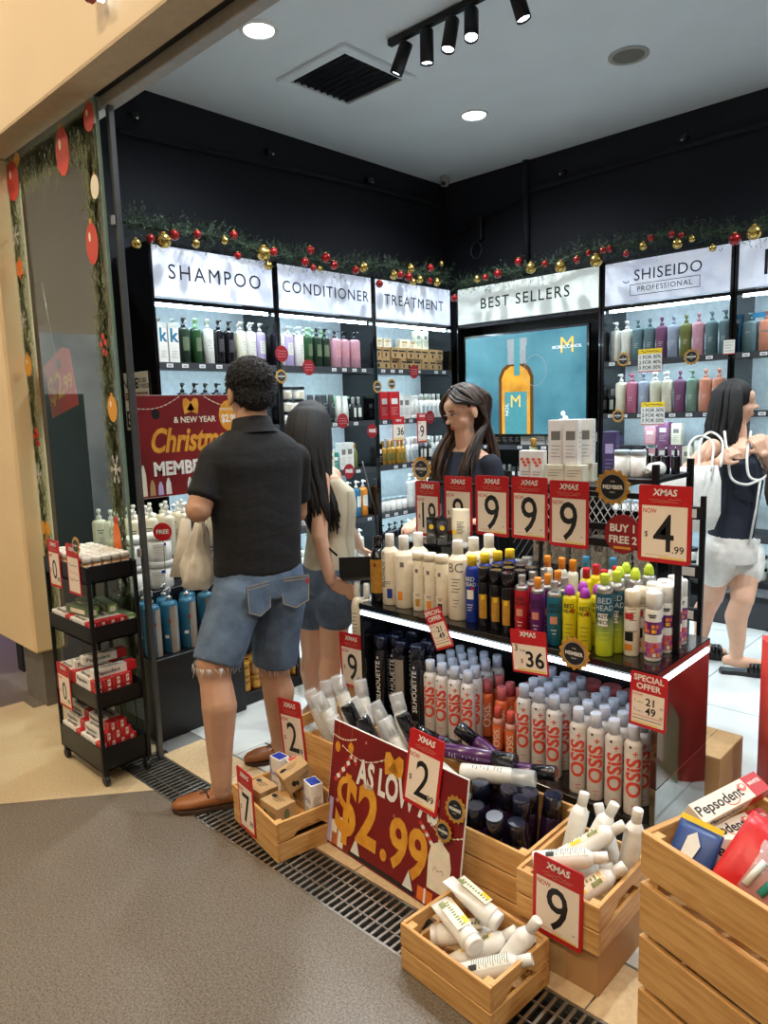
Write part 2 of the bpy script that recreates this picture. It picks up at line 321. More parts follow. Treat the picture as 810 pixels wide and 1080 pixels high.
# drain cover along the threshold
dr = thing('drain_grate', 'long steel drain grate set in the floor along the shop threshold', 'drain grate', T(-.9, 1.338, 0))
MB().box((0, 0, -.04), (3.75, .155, .02), 'drain').build('channel', dr)
for y in (-.082, .082): MB().box((0, y, -.008), (3.75, .008, .018), 'steel').build('frame_bar', dr)
gb = MB().box((0, 0, 0), (.009, .156, .012), 'steel', b=.001).mesh('bar')
for i in range(142): obj('bar', gb, dr, T(-1.86 + .0262 * i, 0, -.008))
cb = MB().box((0, 0, 0), (3.75, .004, .006), 'steel').mesh('cross_rod')
for y in (-.03, .03): obj('cross_rod', cb, dr, T(0, y, -.004))

struct('ceiling', MB().box((-.9, 3.45, CEIL + .05), (6.9, 4.1, .1), 'ceiling'))
struct('ceiling_mall', MB().box((-2, -2.4, 4.05), (14, 7.3, .1), 'mall_ceiling'))
struct('wall_left', MB().box((-4.36, 3.42, 1.72), (.08, 4.0, 3.46), 'navy'))
struct('wall_back', MB().box((-.9, 5.44, 1.72), (6.99, .08, 3.46), 'navy'))
struct('wall_right', MB().box((2.6, 3.42, 1.72), (.08, 4.0, 3.46), 'navy'))
struct('wall_mall_far', MB().box((-2, -5.9, 2), (14, .1, 4.1), 'fascia').box((-4.6, -5.83, 1.3), (2.6, .04, 2.6), 'charcoal').box((-1.4, -5.83, 1.3), (2.6, .04, 2.6), 'white_panel').box((2, -5.83, 1.3), (2.4, .04, 2.6), 'plinth'))
struct('wall_mall_left', MB().box((-7.5, -1, 2), (.1, 10, 4.1), 'mall_wall').box((-7.4, -2.6, 1.1), (.06, 2.0, 2.2), 'charcoal').box((-7.4, -.5, 1.15), (.06, 1.5, 2.3), 'fill_panel').box((-7.36, -.3, .9), (.02, .5, 1.6), 'slate_teal').box((-7.3, .9, 1.6), (.3, .5, 3.2), 'white_panel'))  # the glowing panel is added so the glass reflects a brighter mall
struct('wall_mall_right', MB().box((4.9, -2.4, 2), (.1, 7, 4.1), 'fascia'))
# storefront header
struct('trim_2', MB().box((-1.0, 1.27, 3.36), (8.4, .06, 1.4), 'fascia').box((-1.0, 1.3, 2.655), (8.4, .12, .012), 'soffit').box((-1.0, 1.46, 3.1), (7.2, .04, .9), 'ceiling'))
struct('trim_3', MB().box((-.85, 1.415, 2.64), (3.85, .05, .05), 'track_grey', b=.003).box((-.85, 1.377, 2.665), (3.85, .025, .02), 'dark'))
wc = struct('wall_column', MB().box((-3.93, 1.345, 1.47), (.52, .15, 2.36), 'column', b=.012)); 
MB().box((-3.82, 1.36, .145), (.26, .1, .292), 'plinth').build('plinth', wc)
MB().box((-4.2, 1.29, 1.47), (.02, .03, 2.34), 'white').build('corner_trim', wc)
# far mall front with a violet light strip beyond the column
st = struct('wall_mall_shopfront', MB().box((-6.9, 3.2, 1.6), (.1, 3.4, 3.2), 'charcoal'))
MB().box((-6.83, 2.6, .55), (.03, 1.6, .05), 'purple_neon').build('light_strip', st)

# glass panel with printed Christmas decals
w1 = struct('window_1', MB().box((-3.21, 1.36, 1.325), (.93, .01, 2.63), 'glass'))
MB().box((-2.742, 1.36, 1.325), (.006, .012, 2.63), 'grey_green').build('glass_edge', w1)
def decal(name, px, py, rx, ry, fn):
    """flat print stuck on the outside of the glass; centre and half size in metres"""
    mb = MB(); fn(mb); mb.build(name, w1, T(px, 1.3535, py) @ FRONT @ Matrix.Diagonal((rx, ry, 1, 1)))
def d_ball(m, cap='gold_print'):
    return lambda b: (b.disc(0, 0, 1, .86, .0002, m, n=28), b.rect(-.2, .82, .2, 1.02, .0002, cap), b.disc(-.3, .3, .18, .2, .0004, 'cream', n=12))
def d_flake(b):
    for k in range(6):
        a = k * math.pi / 3; b.stroke([(0, 0), (math.cos(a), math.sin(a))], .16, .0002, 'white')
        for q in (.55, .8):
            for sg in (-.6, .6): b.stroke([(q * math.cos(a), q * math.sin(a)), (q * math.cos(a) + .25 * math.cos(a + sg), q * math.sin(a) + .25 * math.sin(a + sg))], .12, .0002, 'white')
def d_star(b): b.prism([((1 if k % 2 == 0 else .55) * math.cos(k * math.pi / 6 + .5), (1 if k % 2 == 0 else .55) * math.sin(k * math.pi / 6 + .5)) for k in range(12)], .0003, 'print_orange')
def d_berry(b):
    for x, y in ((0, .5), (-.4, 0), (.35, .1), (0, -.5), (.3, -.6)): b.disc(x, y, .3, .22, .0003, 'print_red', n=14)
def d_bow(b):
    for sg in (-1, 1): b.disc(sg * .45, .2, .42, .5, .0002, 'gold_print'); b.prism([(0, 0), (sg * .6, -1), (sg * .2, -.9)][::sg], .0002, 'gold_print')
def d_bell(b): b.prism([(-.9, -1), (.9, -1), (.75, .1), (.4, .62), (-.4, .62), (-.75, .1)], .0002, 'print_orange'); b.disc(0, .78, .45, .24, .0003, 'print_red')
GX = lambda p: (p[0], p[2])
for nm, p, rx, ry, fn in [
    ('bauble_decal', (-3.050, 1.353, 2.522), .062, .108, d_ball('print_red')), ('bauble_decal', (-2.855, 1.353, 2.131), .052, .092, d_ball('print_red')),
    ('bauble_decal', (-2.793, 1.353, 2.330), .034, .052, d_ball('cream')), ('bauble_decal', (-2.795, 1.353, 2.640), .045, .06, d_ball('print_red')),
    ('bauble_decal', (-3.667, 1.353, 2.533), .07, .1, d_ball('print_red')), ('bauble_decal', (-3.526, 1.353, 2.614), .035, .035, d_ball('gold_print')),
    ('star_decal', (-3.690, 1.353, 2.151), .05, .06, d_star), ('ring_decal', (-2.797, 1.353, 1.486), .04, .062, d_ball('gold_print')), ('ring_decal', (-3.739, 1.353, 1.708), .04, .06, d_ball('gold_print')),
    ('berry_decal', (-2.829, 1.353, 1.742), .045, .06, d_berry), ('berry_decal', (-3.669, 1.353, 1.373), .055, .06, d_berry),
    ('snowflake_decal', (-3.721, 1.353, 2.302), .04, .045, d_flake), ('snowflake_decal', (-3.730, 1.353, 1.919), .035, .04, d_flake), ('snowflake_decal', (-2.812, 1.353, 1.242), .04, .058, d_flake), ('snowflake_decal', (-3.716, 1.353, 1.191), .035, .055, d_flake),
    ('bow_decal', (-3.690, 1.353, 0.913), .06, .07, d_bow), ('bell_decal', (-2.851, 1.353, 0.976), .04, .068, d_bell)]:
    decal(nm, max(p[0], -3.662 + rx), min(p[2], 2.642 - ry), rx, ry, fn)
nd = MB()
def sprig(x, z, n, sp, ln):
    for _ in range(n):
        a = rnd.uniform(0, 6.28); bx, bz = x + rnd.gauss(0, sp), z + rnd.gauss(0, sp * 1.2); l = rnd.uniform(.5, 1) * ln; c, s_ = math.cos(a) * l, math.sin(a) * l
        bx = min(max(bx, -3.64), -2.78); bz = min(max(bz, .3), 2.6); ex = min(max(bx + c, -3.66), -2.76); ez = min(bz + s_, 2.62)
        nd.add([(bx - .003, 1.3542, bz), (bx + .003, 1.3542, bz), (ex, 1.3542, ez)], [(0, 1, 2)], rnd.choice(['print_green', 'print_green', 'sage']))
for k in range(95):
    z = .35 + 2.27 * k / 94
    sprig(-2.815, z, 46, .028, .075); sprig(-3.615, z, 38, .026, .07)
for k in range(40): sprig(-3.6 + .8 * k / 39, 2.56, 50, .035, .09)
tag(nd.build('pine_print', w1), kind='stuff')
# aluminium door post beside the glass
pp = thing('door_post', 'slim grey aluminium door post standing at the end of the glass panel', 'door post', T(-2.725, 1.405, 0))
MB().box((0, 0, 1.31), (.02, .022, 2.61), 'post_grey', b=.002).build('post', pp); MB().box((-.013, -.006, 1.31), (.006, .008, 2.6), 'dark').build('seal', pp)
for z in (.9, 2.2): MB().box((-.005, -.02, z), (.02, .012, .035), 'silver', b=.002).build('clip', pp)
# hanging price poster seen through the glass
hp = thing('hanging_poster', 'tilted red poster with gold price hanging behind the glass panel', 'poster', T(*(-3.554, 1.470, 1.619)) @ Matrix.Rotation(R(-13), 4, 'Y'))
MB().prism([(-.16, -.13), (.155, -.14), (.165, .12), (.1, .15), (-.15, .13)], .004, 'red', FRONT).build('board', hp)
MB().text('$2', .17, -.055, -.01, .0045, 'gold_print', FRONT, bold=.02).text('.99', .1, .085, -.02, .0045, 'gold_print', FRONT, bold=.02).build('lettering', hp)
MB().disc(.03, .09, .025, .025, .0046, 'badge_black', FRONT).build('badge', hp); MB().tube([(0, 0, .14), (.0, 0, .5)], .0012, 'steel', 5).build('string', hp)
# red illuminated letter of the shop sign on the header
sl = thing('shop_sign_letter', 'red letter of the shop sign with white lit edge on the cream header', 'sign', T(*(-2.384, 1.200, 2.768)))
MB().box((0, 0, .16), (.055, .03, .3), 'sign_red', b=.004).build('body', sl); MB().box((.03, .012, .15), (.012, .02, .3), 'led_soft').build('lit_edge', sl)

# ------------------------------------------------------------------ ceiling fixtures
def downlight(x, y, z, lit, label, grp=None):
    t = thing('downlight', label, 'downlight', T(x, y, z), grp)
    MB().lathe([(.1, 0), (.1, -.006), (.085, -.012), (.078, -.004), (.078, .0)], 'white', 28).build('trim_ring', t)
    MB().lathe([(.078, -.002), (.078, -.004)], lit, 28).build('diffuser', t)
DL = ['round white downlight lit near the square ceiling vent', 'round white downlight lit between vent and back wall corner']
for i, (x, y) in enumerate(SHOP_DOWN): downlight(x, y, CEIL, 'lamp_glow', DL[i] if i < 2 else 'round white shop downlight over the right half of the shop', None if i < 2 else 'shop downlights')
for x, y in HEADER_FILL: downlight(x, y, 4.0, 'mall_glow', 'small warm fill light added to brighten the cream header', 'added header fill lights')
for x, y in WALL_FILL: downlight(x, y, 4.0, 'mall_glow', 'warm fill light added to brighten the far mall wall', 'added far wall fill lights')
for x, y in MALL_DOWN: downlight(x, y, 4.0, 'mall_glow', 'round warm downlight in the mall ceiling', 'mall downlights')
t = thing('ceiling_speaker', 'round grey ceiling speaker grille near the back wall', 'speaker', T(-2.045, 4.292, CEIL))
MB().lathe([(.115, 0), (.115, -.008), (.1, -.012), (.092, -.006)], 'track_grey', 28).build('ring', t); MB().lathe([(.092, -.003), (.09, -.007)], 'printgrey', 28).build('grille', t)
t = thing('ceiling_vent', 'square white framed ceiling vent with dark grille', 'vent', T(-3.355, 3.27, CEIL))
for sx, sy, w, d in ((-.27, 0, .06, .6), (.27, 0, .06, .6), (0, -.27, .48, .06), (0, .27, .48, .06)): MB().box((sx, sy, -.012), (w, d, .024), 'ceiling', b=.004).build('frame', t)
MB().box((0, 0, -.003), (.48, .48, .004), 'dark').build('core', t)
sb = MB().box((0, 0, 0), (.47, .006, .014), 'navy').mesh('slat')
for i in range(9): obj('slat', sb, t, T(0, -.21 + .0525 * i, -.012) @ Matrix.Rotation(R(35), 4, 'X'))
t = thing('track_light', 'black ceiling track with five cylindrical spotlights', 'track light', T(-2.45, 3.14, CEIL))
MB().box((.05, 0, -.018), (.95, .035, .034), 'black_metal', b=.003).build('track', t)
for i, (hx, tx, ty) in enumerate([(-.33, -.9, -.3), (-.16, -.1, .1), (.0, -.05, -.5), (.13, .4, -.6), (.4, .5, .35)]):
    hX = T(hx, 0, -.036); d = Vector((tx * .5, ty * .5, -1)).normalized(); q = Vector(d).to_track_quat('Z', 'Y').to_matrix().to_4x4()
    h = MB().tube([(0, 0, 0), (0, 0, -.05)], .008, 'black_metal').lathe([(.034, -.06), (.036, -.055), (.036, .1), (.033, .1), (.03, .085)], 'black_metal', 20, T(0, 0, -.07) @ q).build('spot_head', t, hX)
    MB().lathe([(.03, .088), (.03, .09)], 'lamp_glow', 20, T(0, 0, -.07) @ q).build('lens', h)
    w = Vector((-2.45 + hx, 3.14, CEIL - .106)) + d * .13
    lamp('track_spot_lamp', w, 55, COOL, target=tuple(w + d), angle=75, blend=.7, size=.03)
t = thing('cctv_camera', 'small white dome camera in the ceiling corner', 'camera', T(-4.15, 5.2, 3.35))
MB().lathe([(.04, .1), (.045, .05), (.03, .02), (.0, .015)], 'track_grey', 18).build('dome', t); MB().ell((.01, -.03, .035), (.02, .02, .02), 'ink').build('lens', t)
def conduit(name, pts, r, label): tag(MB().tube(pts, r, 'navy', 8).build(name), label, 'pipe')
conduit('wall_pipe', [(-4.300, 2.262, 3.158), (-4.300, 4.581, 3.249), (-4.3, 5.36, (-4.300, 4.581, 3.249)[2])], .02, 'thin dark pipe running along the side wall above the shelves')
conduit('wall_pipe', [(-4.2, 5.385, 3.0), (-3.393, 5.385, 3.200), (-1.601, 5.385, 3.224), (.5, 5.385, (-1.601, 5.385, 3.224)[2])], .02, 'thin dark pipe running along the back wall above the signs')
conduit('wall_pipe', [((-3.429, 5.385, 3.438)[0], 5.37, 3.44), ((-3.429, 5.385, 3.438)[0], 5.37, 2.5)], .03, 'dark vertical pipe on the back wall above best sellers sign')
WS = 'tiny dark wall spotlight with white lens on the %s wall'
for p, wv, d in [((-4.300, 2.356, 3.268), 'side', 1), ((-4.300, 3.382, 3.288), 'side', 1), ((-4.300, 4.383, 3.293), 'side', 1), ((-3.085, 5.380, 3.274), 'back', 0), ((-2.133, 5.380, 3.277), 'back', 0)]:
    t = thing('wall_spotlight', WS % wv, 'spotlight', T(*p), 'wall spotlights on the %s wall' % wv); dv = (.06, 0, -.02) if d else (0, -.06, -.02)
    MB().tube([(0, 0, 0), dv], .025, 'dark', 12).build('body', t); MB().ell((dv[0] * 1.1, dv[1] * 1.1, dv[2] - .012), (.007, .007, .007), 'white').build('lens', t)
t = thing('wall_bracket', 'dark bracket with cable loop on the back wall', 'bracket', T(*(-3.927, 5.374, 2.991))); MB().box((0, 0, 0), (.1, .05, .2), 'dark', b=.006).build('plate', t)
MB().tube([(.06 * math.cos(k * .7), -.03, -.18 + .07 * math.sin(k * .7)) for k in range(10)], .005, 'charcoal', 6).build('cable', t)

# ------------------------------------------------------------------ wall shelf units
LAB = MB().rect(-.022, -.011, .022, .011, .0015, 'white', FRONT).rect(-.014, -.006, .012, .004, .002, 'greyblue', FRONT).mesh('price_label')
def bay(X, w, shelves, label, sign=None, sign_mat='sign_lit', back='white_panel', leds=True, depth=.37, seed=1):
    rr = random.Random(seed)
    t = thing('wall_shelf_unit', label, 'shelf unit', X)
    for x in (.01, w - .01): MB().box((x, depth / 2, 1.225), (.02, depth, 2.45), 'black_gloss', b=.002).build('side_panel', t)
    MB().box((w / 2, depth - .01, 1.2), (w - .04, .012, 2.4), back).build('back_panel', t)
    MB().box((w / 2, .16, 2.44), (w - .04, .31, .02), 'dark').build('top_panel', t)
    MB().box((w / 2, .19, .05), (w - .04, .34, .1), 'dark').build('plinth', t)
    MB().box((w / 2, .02, 2.12), (w - .04, .03, .025), 'black_gloss').build('header_rail', t)
    s = MB().box((w / 2, .012, 2.287), (w - .045, .022, .29), sign_mat, b=.002).build('sign_panel', t)
    if sign: mb = MB(); sign(mb, T(w / 2, .0006, 2.287) @ FRONT, w); mb.build('lettering', s)
    for z in shelves:
        sh = MB().box((w / 2, depth / 2, z - .012), (w - .042, depth - .025, .024), 'dark', b=.002).box((w / 2, .006, z - .018), (w - .042, .008, .04), 'charcoal').build('shelf', t)
        n = int(w / .115)
        for k in range(n):
            if rr.random() < .8: obj('price_label', LAB, sh, T(.07 + k * (w - .1) / n + rr.uniform(0, .02), .0012, z - .018))
    if leds:
        for z in [2.1] + [q - .03 for q in shelves[:-1]]: MB().box((w / 2, .05, z), (w - .08, .014, .008), 'led').build('led_strip', t)
    return t
XLW = lambda y: T(-3.916, y, 0) @ RZ(R(90))
def sg(txt, size, sp=1.12, bold=.0): return lambda mb, X, w: mb.text(txt, size, 0, 0, .0008, 'ink', X, spacing=sp, bold=bold)
LS = [1.765, 1.37, 1.01, .63, .25]
bay(XLW(2.185), .905, LS, 'black wall shelf unit under the lit shampoo sign', sg('SHAMPOO', .122, 1.25), seed=1)
bay(XLW(3.095), .925, LS, 'black wall shelf unit under the lit conditioner sign', sg('CONDITIONER', .108, 1.15), seed=2)
bay(XLW(4.025), .95, LS, 'black wall shelf unit under the lit treatment sign', sg('TREATMENT', .112, 1.2), seed=3)
BX = lambda x: T(x, 5.0, 0)
def shis(mb, X, w):
    mb.text('SHISEIDO', .105, .02, .035, .0008, 'ink', X, spacing=1.08, sx=1.0).text('PROFESSIONAL', .05, .0, -.058, .0008, 'ink', X, spacing=1.15)
    mb.stroke([(-.295, .01), (-.27, -.005), (-.25, .005)], .006, .0008, 'ink', X)
    for a in [((-.24, -.095), (.24, -.095)), ((.24, -.095), (.24, -.022)), ((.24, -.022), (-.24, -.022)), ((-.24, -.022), (-.24, -.095))]: mb.stroke(a, .004, .0008, 'ink', X)
bay(BX(-3.895), 1.335, [1.13, .78, .4], 'black wall display unit under the lit best sellers sign', sg('BEST SELLERS', .12, 1.18, .006), 'sign_lit_green', back='dark', leds=False, seed=4)
bay(BX(-2.555), .905, [1.745, 1.37, .98, .62, .25], 'black wall shelf unit under the lit professional hair brand sign', shis, seed=5)
bay(BX(-1.645), .905, [1.745, 1.37, .98, .55, .25], 'black wall shelf unit with dark letter k on its lit sign', lambda mb, X, w: mb.text('kevin', .2, -.02, -.01, .0008, 'ink', X) if False else mb.text('k', .22, -.24, -.01, .0008, 'ink', X), seed=6)
# small white notice on the end panel
npn = thing('shop_notice', 'black and white framed notice about breakages on the cabinet end panel', 'notice', T(-4.165, 2.178, 1.545) @ Matrix.Scale(.88, 4))
MB().box((0, 0, 0), (.34, .006, .4), 'white', b=.001).build('board', npn)
MB().text('NICE', .1, -.075, .12, .004, 'ink', FRONT, bold=.02).text('TO SEE', .04, .09, .14, .004, 'ink', FRONT, bold=.02).text('TO HOLD', .04, .095, .1, .004, 'ink', FRONT, bold=.02).rect(-.16, .01, .16, .06, .004, 'red_dark', FRONT).text('ONCE BROKEN', .045, 0, .034, .0045, 'white', FRONT, bold=.02).text('CONSIDERED', .04, 0, -.03, .004, 'ink', FRONT, bold=.01).rect(-.16, -.18, .16, -.065, .004, 'ink', FRONT).text('SOLD', .11, 0, -.125, .0045, 'white', FRONT, bold=.03).build('lettering', npn)
# lightbox poster under BEST SELLERS
lb = thing('lightbox_poster', 'lit teal advert screen showing an amber oil bottle', 'screen', T(-3.235, 5.0, 1.62))
MB().box((0, .02, 0), (1.16, .03, .84), 'black_gloss', b=.003).build('frame', lb); MB().box((0, .004, 0), (1.12, .006, .8), 'teal_screen').build('screen', lb)
F0 = FRONT
b = MB().prism([(-.175, -.4), (.155, -.4), (.155, .06), (.12, .13), (.06, .17), (-.08, .17), (-.14, .13), (-.175, .06)], 0, 'amber_dark', T(-.05, .0005, 0) @ F0)
b.prism([(-.145, -.4), (.125, -.4), (.125, .05), (.095, .11), (.04, .145), (-.06, .145), (-.115, .11), (-.145, .05)], 0, 'amber_screen', T(-.05, 0, 0) @ F0)
b.rect(-.135, .16, .035, .3, .0012, 'silver_print', F0).rect(-.14, .3, .045, .36, .0012, 'silver_print', F0).rect(-.075, .07, -.02, .36, .0016, 'teal_print', F0).rect(-.165, -.4, .045, -.06, .0016, 'teal_print', F0)
b.text('M', .14, -.06, -.14, .002, 'gold_lit', F0).text('NOIL', .045, 0, 0, 0, 'white_print', T(-.142, -.0022, -.2) @ F0 @ RZ(R(90)))
b.text('M', .17, .4, .27, .0016, 'gold_lit', F0).text('MOROCCANOIL', .034, .4, .262, .002, 'white_print', F0, bold=.01)
for x, y, r_ in ((.35, -.31, .03), (.39, -.28, .025), (.37, -.24, .02)): b.disc(x, y, r_, r_, .0014, 'white_print', F0)
for k in range(24): a0, a1 = k * .2618, (k + 1) * .2618; b.stroke([(.12 + .1 * math.cos(a0), .1 + .12 * math.sin(a0)), (.12 + .1 * math.cos(a1), .1 + .12 * math.sin(a1))], .004, .001, 'silver_print', F0)
b.build('advert_print', lb)

# ------------------------------------------------------------------ garlands and baubles
def garland(path, label, seed):
    rr = random.Random(seed); t = thing('christmas_garland', label, 'garland', T(*path[0])); o = Vector(path[0]); P = [Vector(p) for p in path]
    L = sum((b - a).length for a, b in zip(P[:-1], P[1:])); pts = []
    for a, b in zip(P[:-1], P[1:]):
        n = max(2, int((b - a).length / .04))
        for i in range(n):
            p = a.lerp(b, i / n); pts.append(p + Vector((rr.gauss(0, .008), rr.gauss(0, .008), .025 * math.sin(3.1 * (p.x + p.y)) + .012 * math.sin(9 * (p.x + p.y)))) - o)
    MB().tube(pts, .012, 'wire_green', 6).build('stem', t)
    nb = MB()
    for p in pts:
        for _ in range(15):       # one little branch
            d = Vector((rr.gauss(0, 1), rr.gauss(0, 1), rr.gauss(0.15, .8))).normalized(); l = rr.uniform(.06, .13); q = p + Vector((rr.gauss(0, .01),) * 3)
            for k in range(11):
                f = (k + 1) / 11; e = q + d * l * f; w_ = e + o
                if w_.z < 2.462 and (w_.x < -3.908 or w_.y > 4.992): continue      # the foliage lies on the cabinets, not in them
                nn = (d * .6 + Vector((rr.gauss(0, 1), rr.gauss(0, 1), rr.gauss(0, 1))).normalized()).normalized() * rr.uniform(.018, .03)
                s_ = d.cross(nn).normalized() * .0022; nb.add([tuple(e - s_), tuple(e + s_), tuple(e + nn)], [(0, 1, 2)], 'needle')
    tag(nb.build('needles', t), kind='stuff')
garland([(-3.87, 2.0, 2.495), (-3.87, 4.86, 2.49)], 'green pine garland draped along the top of the side wall signs', 3)
garland([(-3.8, 4.92, 2.48), (-2.9, 4.92, 2.5), (-1.3, 4.92, 2.51)], 'green pine garland draped along the top of the back wall signs', 4)
BALL = {}
for c in ('gold', 'red'): kind(c + '_bauble', ('ball', MB().ell((0, 0, 0), (1, 1, 1), c + '_bauble', n=18, k=12)), ('cap', MB().lathe([(.28, .93), (.28, 1.12), (.1, 1.15)], 'gold', 10)))
BAUB = []
def bauble(p, r, c, where): BAUB.append([Vector(p), r, c, where])
for x, y, z, r in [(-3.80,2.05,2.39,0.028), (-3.80,2.22,2.43,0.042), (-3.80,2.43,2.45,0.025), (-3.80,2.63,2.49,0.023), (-3.80,2.92,2.45,0.045), (-3.80,2.95,2.38,0.027), (-3.80,3.81,2.47,0.034), (-3.80,3.39,2.41,0.019), (-3.80,4.13,2.45,0.032), (-3.80,4.32,2.51,0.033), (-3.80,4.43,2.45,0.029), (-3.80,4.64,2.45,0.030), (-3.80,4.70,2.60,0.019), (-3.80,4.35,2.42,0.025)]: bauble((x, y, z), r, 'gold', 'side wall')
for x, y, z, r in [(-3.80,2.14,2.43,0.023), (-3.80,2.29,2.47,0.029), (-3.80,2.44,2.49,0.025), (-3.80,2.70,2.53,0.026), (-3.80,2.72,2.41,0.023), (-3.80,3.00,2.47,0.027), (-3.80,3.31,2.52,0.028), (-3.80,3.26,2.44,0.028), (-3.80,3.45,2.49,0.032), (-3.80,3.52,2.45,0.029), (-3.80,3.33,2.41,0.022), (-3.80,3.73,2.44,0.027), (-3.80,4.20,2.46,0.029), (-3.80,4.30,2.46,0.032), (-3.80,4.56,2.55,0.030), (-3.80,4.55,2.45,0.022), (-3.80,3.97,2.37,0.028)]: bauble((x, y, z), r, 'red', 'side wall')
for x, y, z, r in [(-3.16,4.84,2.53,0.031), (-3.35,4.84,2.47,0.031), (-2.93,4.84,2.48,0.023), (-2.67,4.84,2.47,0.025), (-2.45,4.84,2.50,0.022), (-2.58,4.84,2.50,0.019), (-3.78,4.84,2.34,0.029), (-3.47,4.84,2.46,0.025), (-2.44,4.84,2.50,0.022), (-2.30,4.84,2.45,0.021), (-2.13,4.84,2.52,0.021), (-1.99,4.84,2.52,0.023), (-1.93,4.84,2.50,0.018), (-1.60,4.84,2.42,0.036)]: bauble((x, y, z), r, 'red', 'back wall')
for x, y, z, r in [(-3.55,4.84,2.46,0.028), (-3.05,4.84,2.47,0.040), (-2.80,4.84,2.44,0.042), (-2.52,4.84,2.44,0.044), (-2.18,4.84,2.48,0.027), (-1.95,4.84,2.46,0.032), (-1.86,4.84,2.47,0.021), (-1.73,4.84,2.39,0.022), (-1.49,4.84,2.44,0.043)]: bauble((x, y, z), r, 'gold', 'back wall')
for _ in range(60):                # hang side by side, touching but not through each other
    for i, A_ in enumerate(BAUB):
        for B2 in BAUB[i + 1:]:
            d = B2[0] - A_[0]; g = (A_[1] + B2[1]) * 1.08 - d.length
            if g > 0: d = (d.normalized() if d.length > 1e-6 else Vector((0, 0, 1))) * (g / 2); A_[0] -= d; B2[0] += d
for p, r, c, where in BAUB:
    s_ = 'large' if r > .03 else 'small'; put(c + '_bauble', 'bauble', '%s shiny %s Christmas bauble on the %s garland' % (s_, c, where), 'bauble', T(*p) @ Matrix.Scale(r, 4), '%s %s baubles on the %s garland' % (s_, c, where))

# ------------------------------------------------------------------ product kinds (fronts face -Y)
def can(k, r, h, body, cap, capr=None, caph=.04, label=None, neck=.006, dome=False, n=18):
    capr = capr or r * .85; zb = h - caph
    B = MB().lathe([(r * .94, 0), (r, .004), (r, zb - neck - .004), (r * .96, zb - neck), (capr * .9, zb)], body, n)
    C = MB().lathe([(capr, zb - .001)] + ([(capr * .98, zb + caph * .35), (capr * .8, zb + caph * .7), (capr * .45, h)] if dome else [(capr, h - .003), (capr * .9, h)]), cap, n)
    ps = [('body', B), ('cap', C)]
    if label: l = MB(); label(l, r + .0006, zb); ps.append(('label', l))
    kind(k, *ps)
def pump(k, rx, ry, h, body, cap, label=None, e=2.0, neck=.3, waist=0.0, hh=None):
    """pump bottle: shouldered body, collar, stem and spout"""
    z = h * .80
    secs = [(0, rx * .94, ry * .94), (.004, rx, ry)] + ([(z * .45, rx * (1 - waist), ry * (1 - waist)), (z * .72, rx, ry)] if waist else []) + [(z * .9, rx, ry), (z * .96, rx * .9, ry * .9), (z, rx * neck, ry * neck if rx == ry else rx * neck)]
    C = MB().lathe([(rx * .36, z - .002), (rx * .36, z + .016), (rx * .16, z + .018), (rx * .16, z + .032), (rx * .3, z + .034), (rx * .32, h - .006), (rx * .26, h)], cap, 12).box((0, -rx * .55, h - .009), (rx * .26, rx * 1.0, .009), cap, b=.002)
    ps = [('body', MB().loft(secs, body, 18, e=e)), ('pump', C)]
    if label: l = MB(); label(l, rx, ry, z); ps.append(('label', l))
    kind(k, *ps)
def carton(k, w, d, h, body, art=None, top=None):
    b = MB().box((0, 0, h / 2), (w, d, h), body, b=.0012); ps = [('carton', b)]
    l = MB()
    if top: l.rect(-w * .48, -d * .48, w * .48, d * .48, h + .0004, top)
    if art: art(l, w, d, h)
    if l.v: ps.append(('print', l))
    kind(k, *ps)
def front(d): return T(0, -d / 2 - .0004, 0) @ FRONT
def sideX(w): return T(w / 2 + .0004, 0, 0) @ FACE_X
def jar(k, r, h, body, lid, label=None, lh=.02):
    ps = [('body', MB().lathe([(r * .93, 0), (r * .98, .004), (r * .98, h - lh)], body, 20)), ('lid', MB().lathe([(r * 1.03, h - lh), (r * 1.03, h - .003), (r * .98, h)], lid, 20))]
    if label: l = MB(); label(l, r, h); ps.append(('label', l))
    kind(k, *ps)
def sq_tube(k, r, h, body, cap, label=None, caph=.03):
    """squeeze tube standing on its cap, flat crimp at the top"""
    B = MB().loft([(caph, r * .9, r * .9), (caph + .006, r, r), (h * .6, r, r * .75), (h * .93, r, r * .12), (h, r, r * .06)], body, 16)
    ps = [('body', B), ('cap', MB().lathe([(r * .86, 0), (r * .9, .003), (r * .9, caph)], cap, 16))]
    if label: l = MB(); label(l, r, h); ps.append(('label', l))
    kind(k, *ps)
def lines(l, x0, x1, z0, n, dz, m='printgrey', X=None, w=.0022):
    for i in range(n): l.stroke([(x0, z0 - i * dz), (x1 - (i % 3) * (x1 - x0) * .15, z0 - i * dz)], w, 0, m, X)
def cyl_lines(l, r, z0, n, dz, a=.5, m='printgrey', w=.0025):
    for i in range(n): l.patch(r, z0 - i * dz - w, z0 - i * dz, -a + (i % 2) * .15, a - (i % 3) * .12, m, 4)

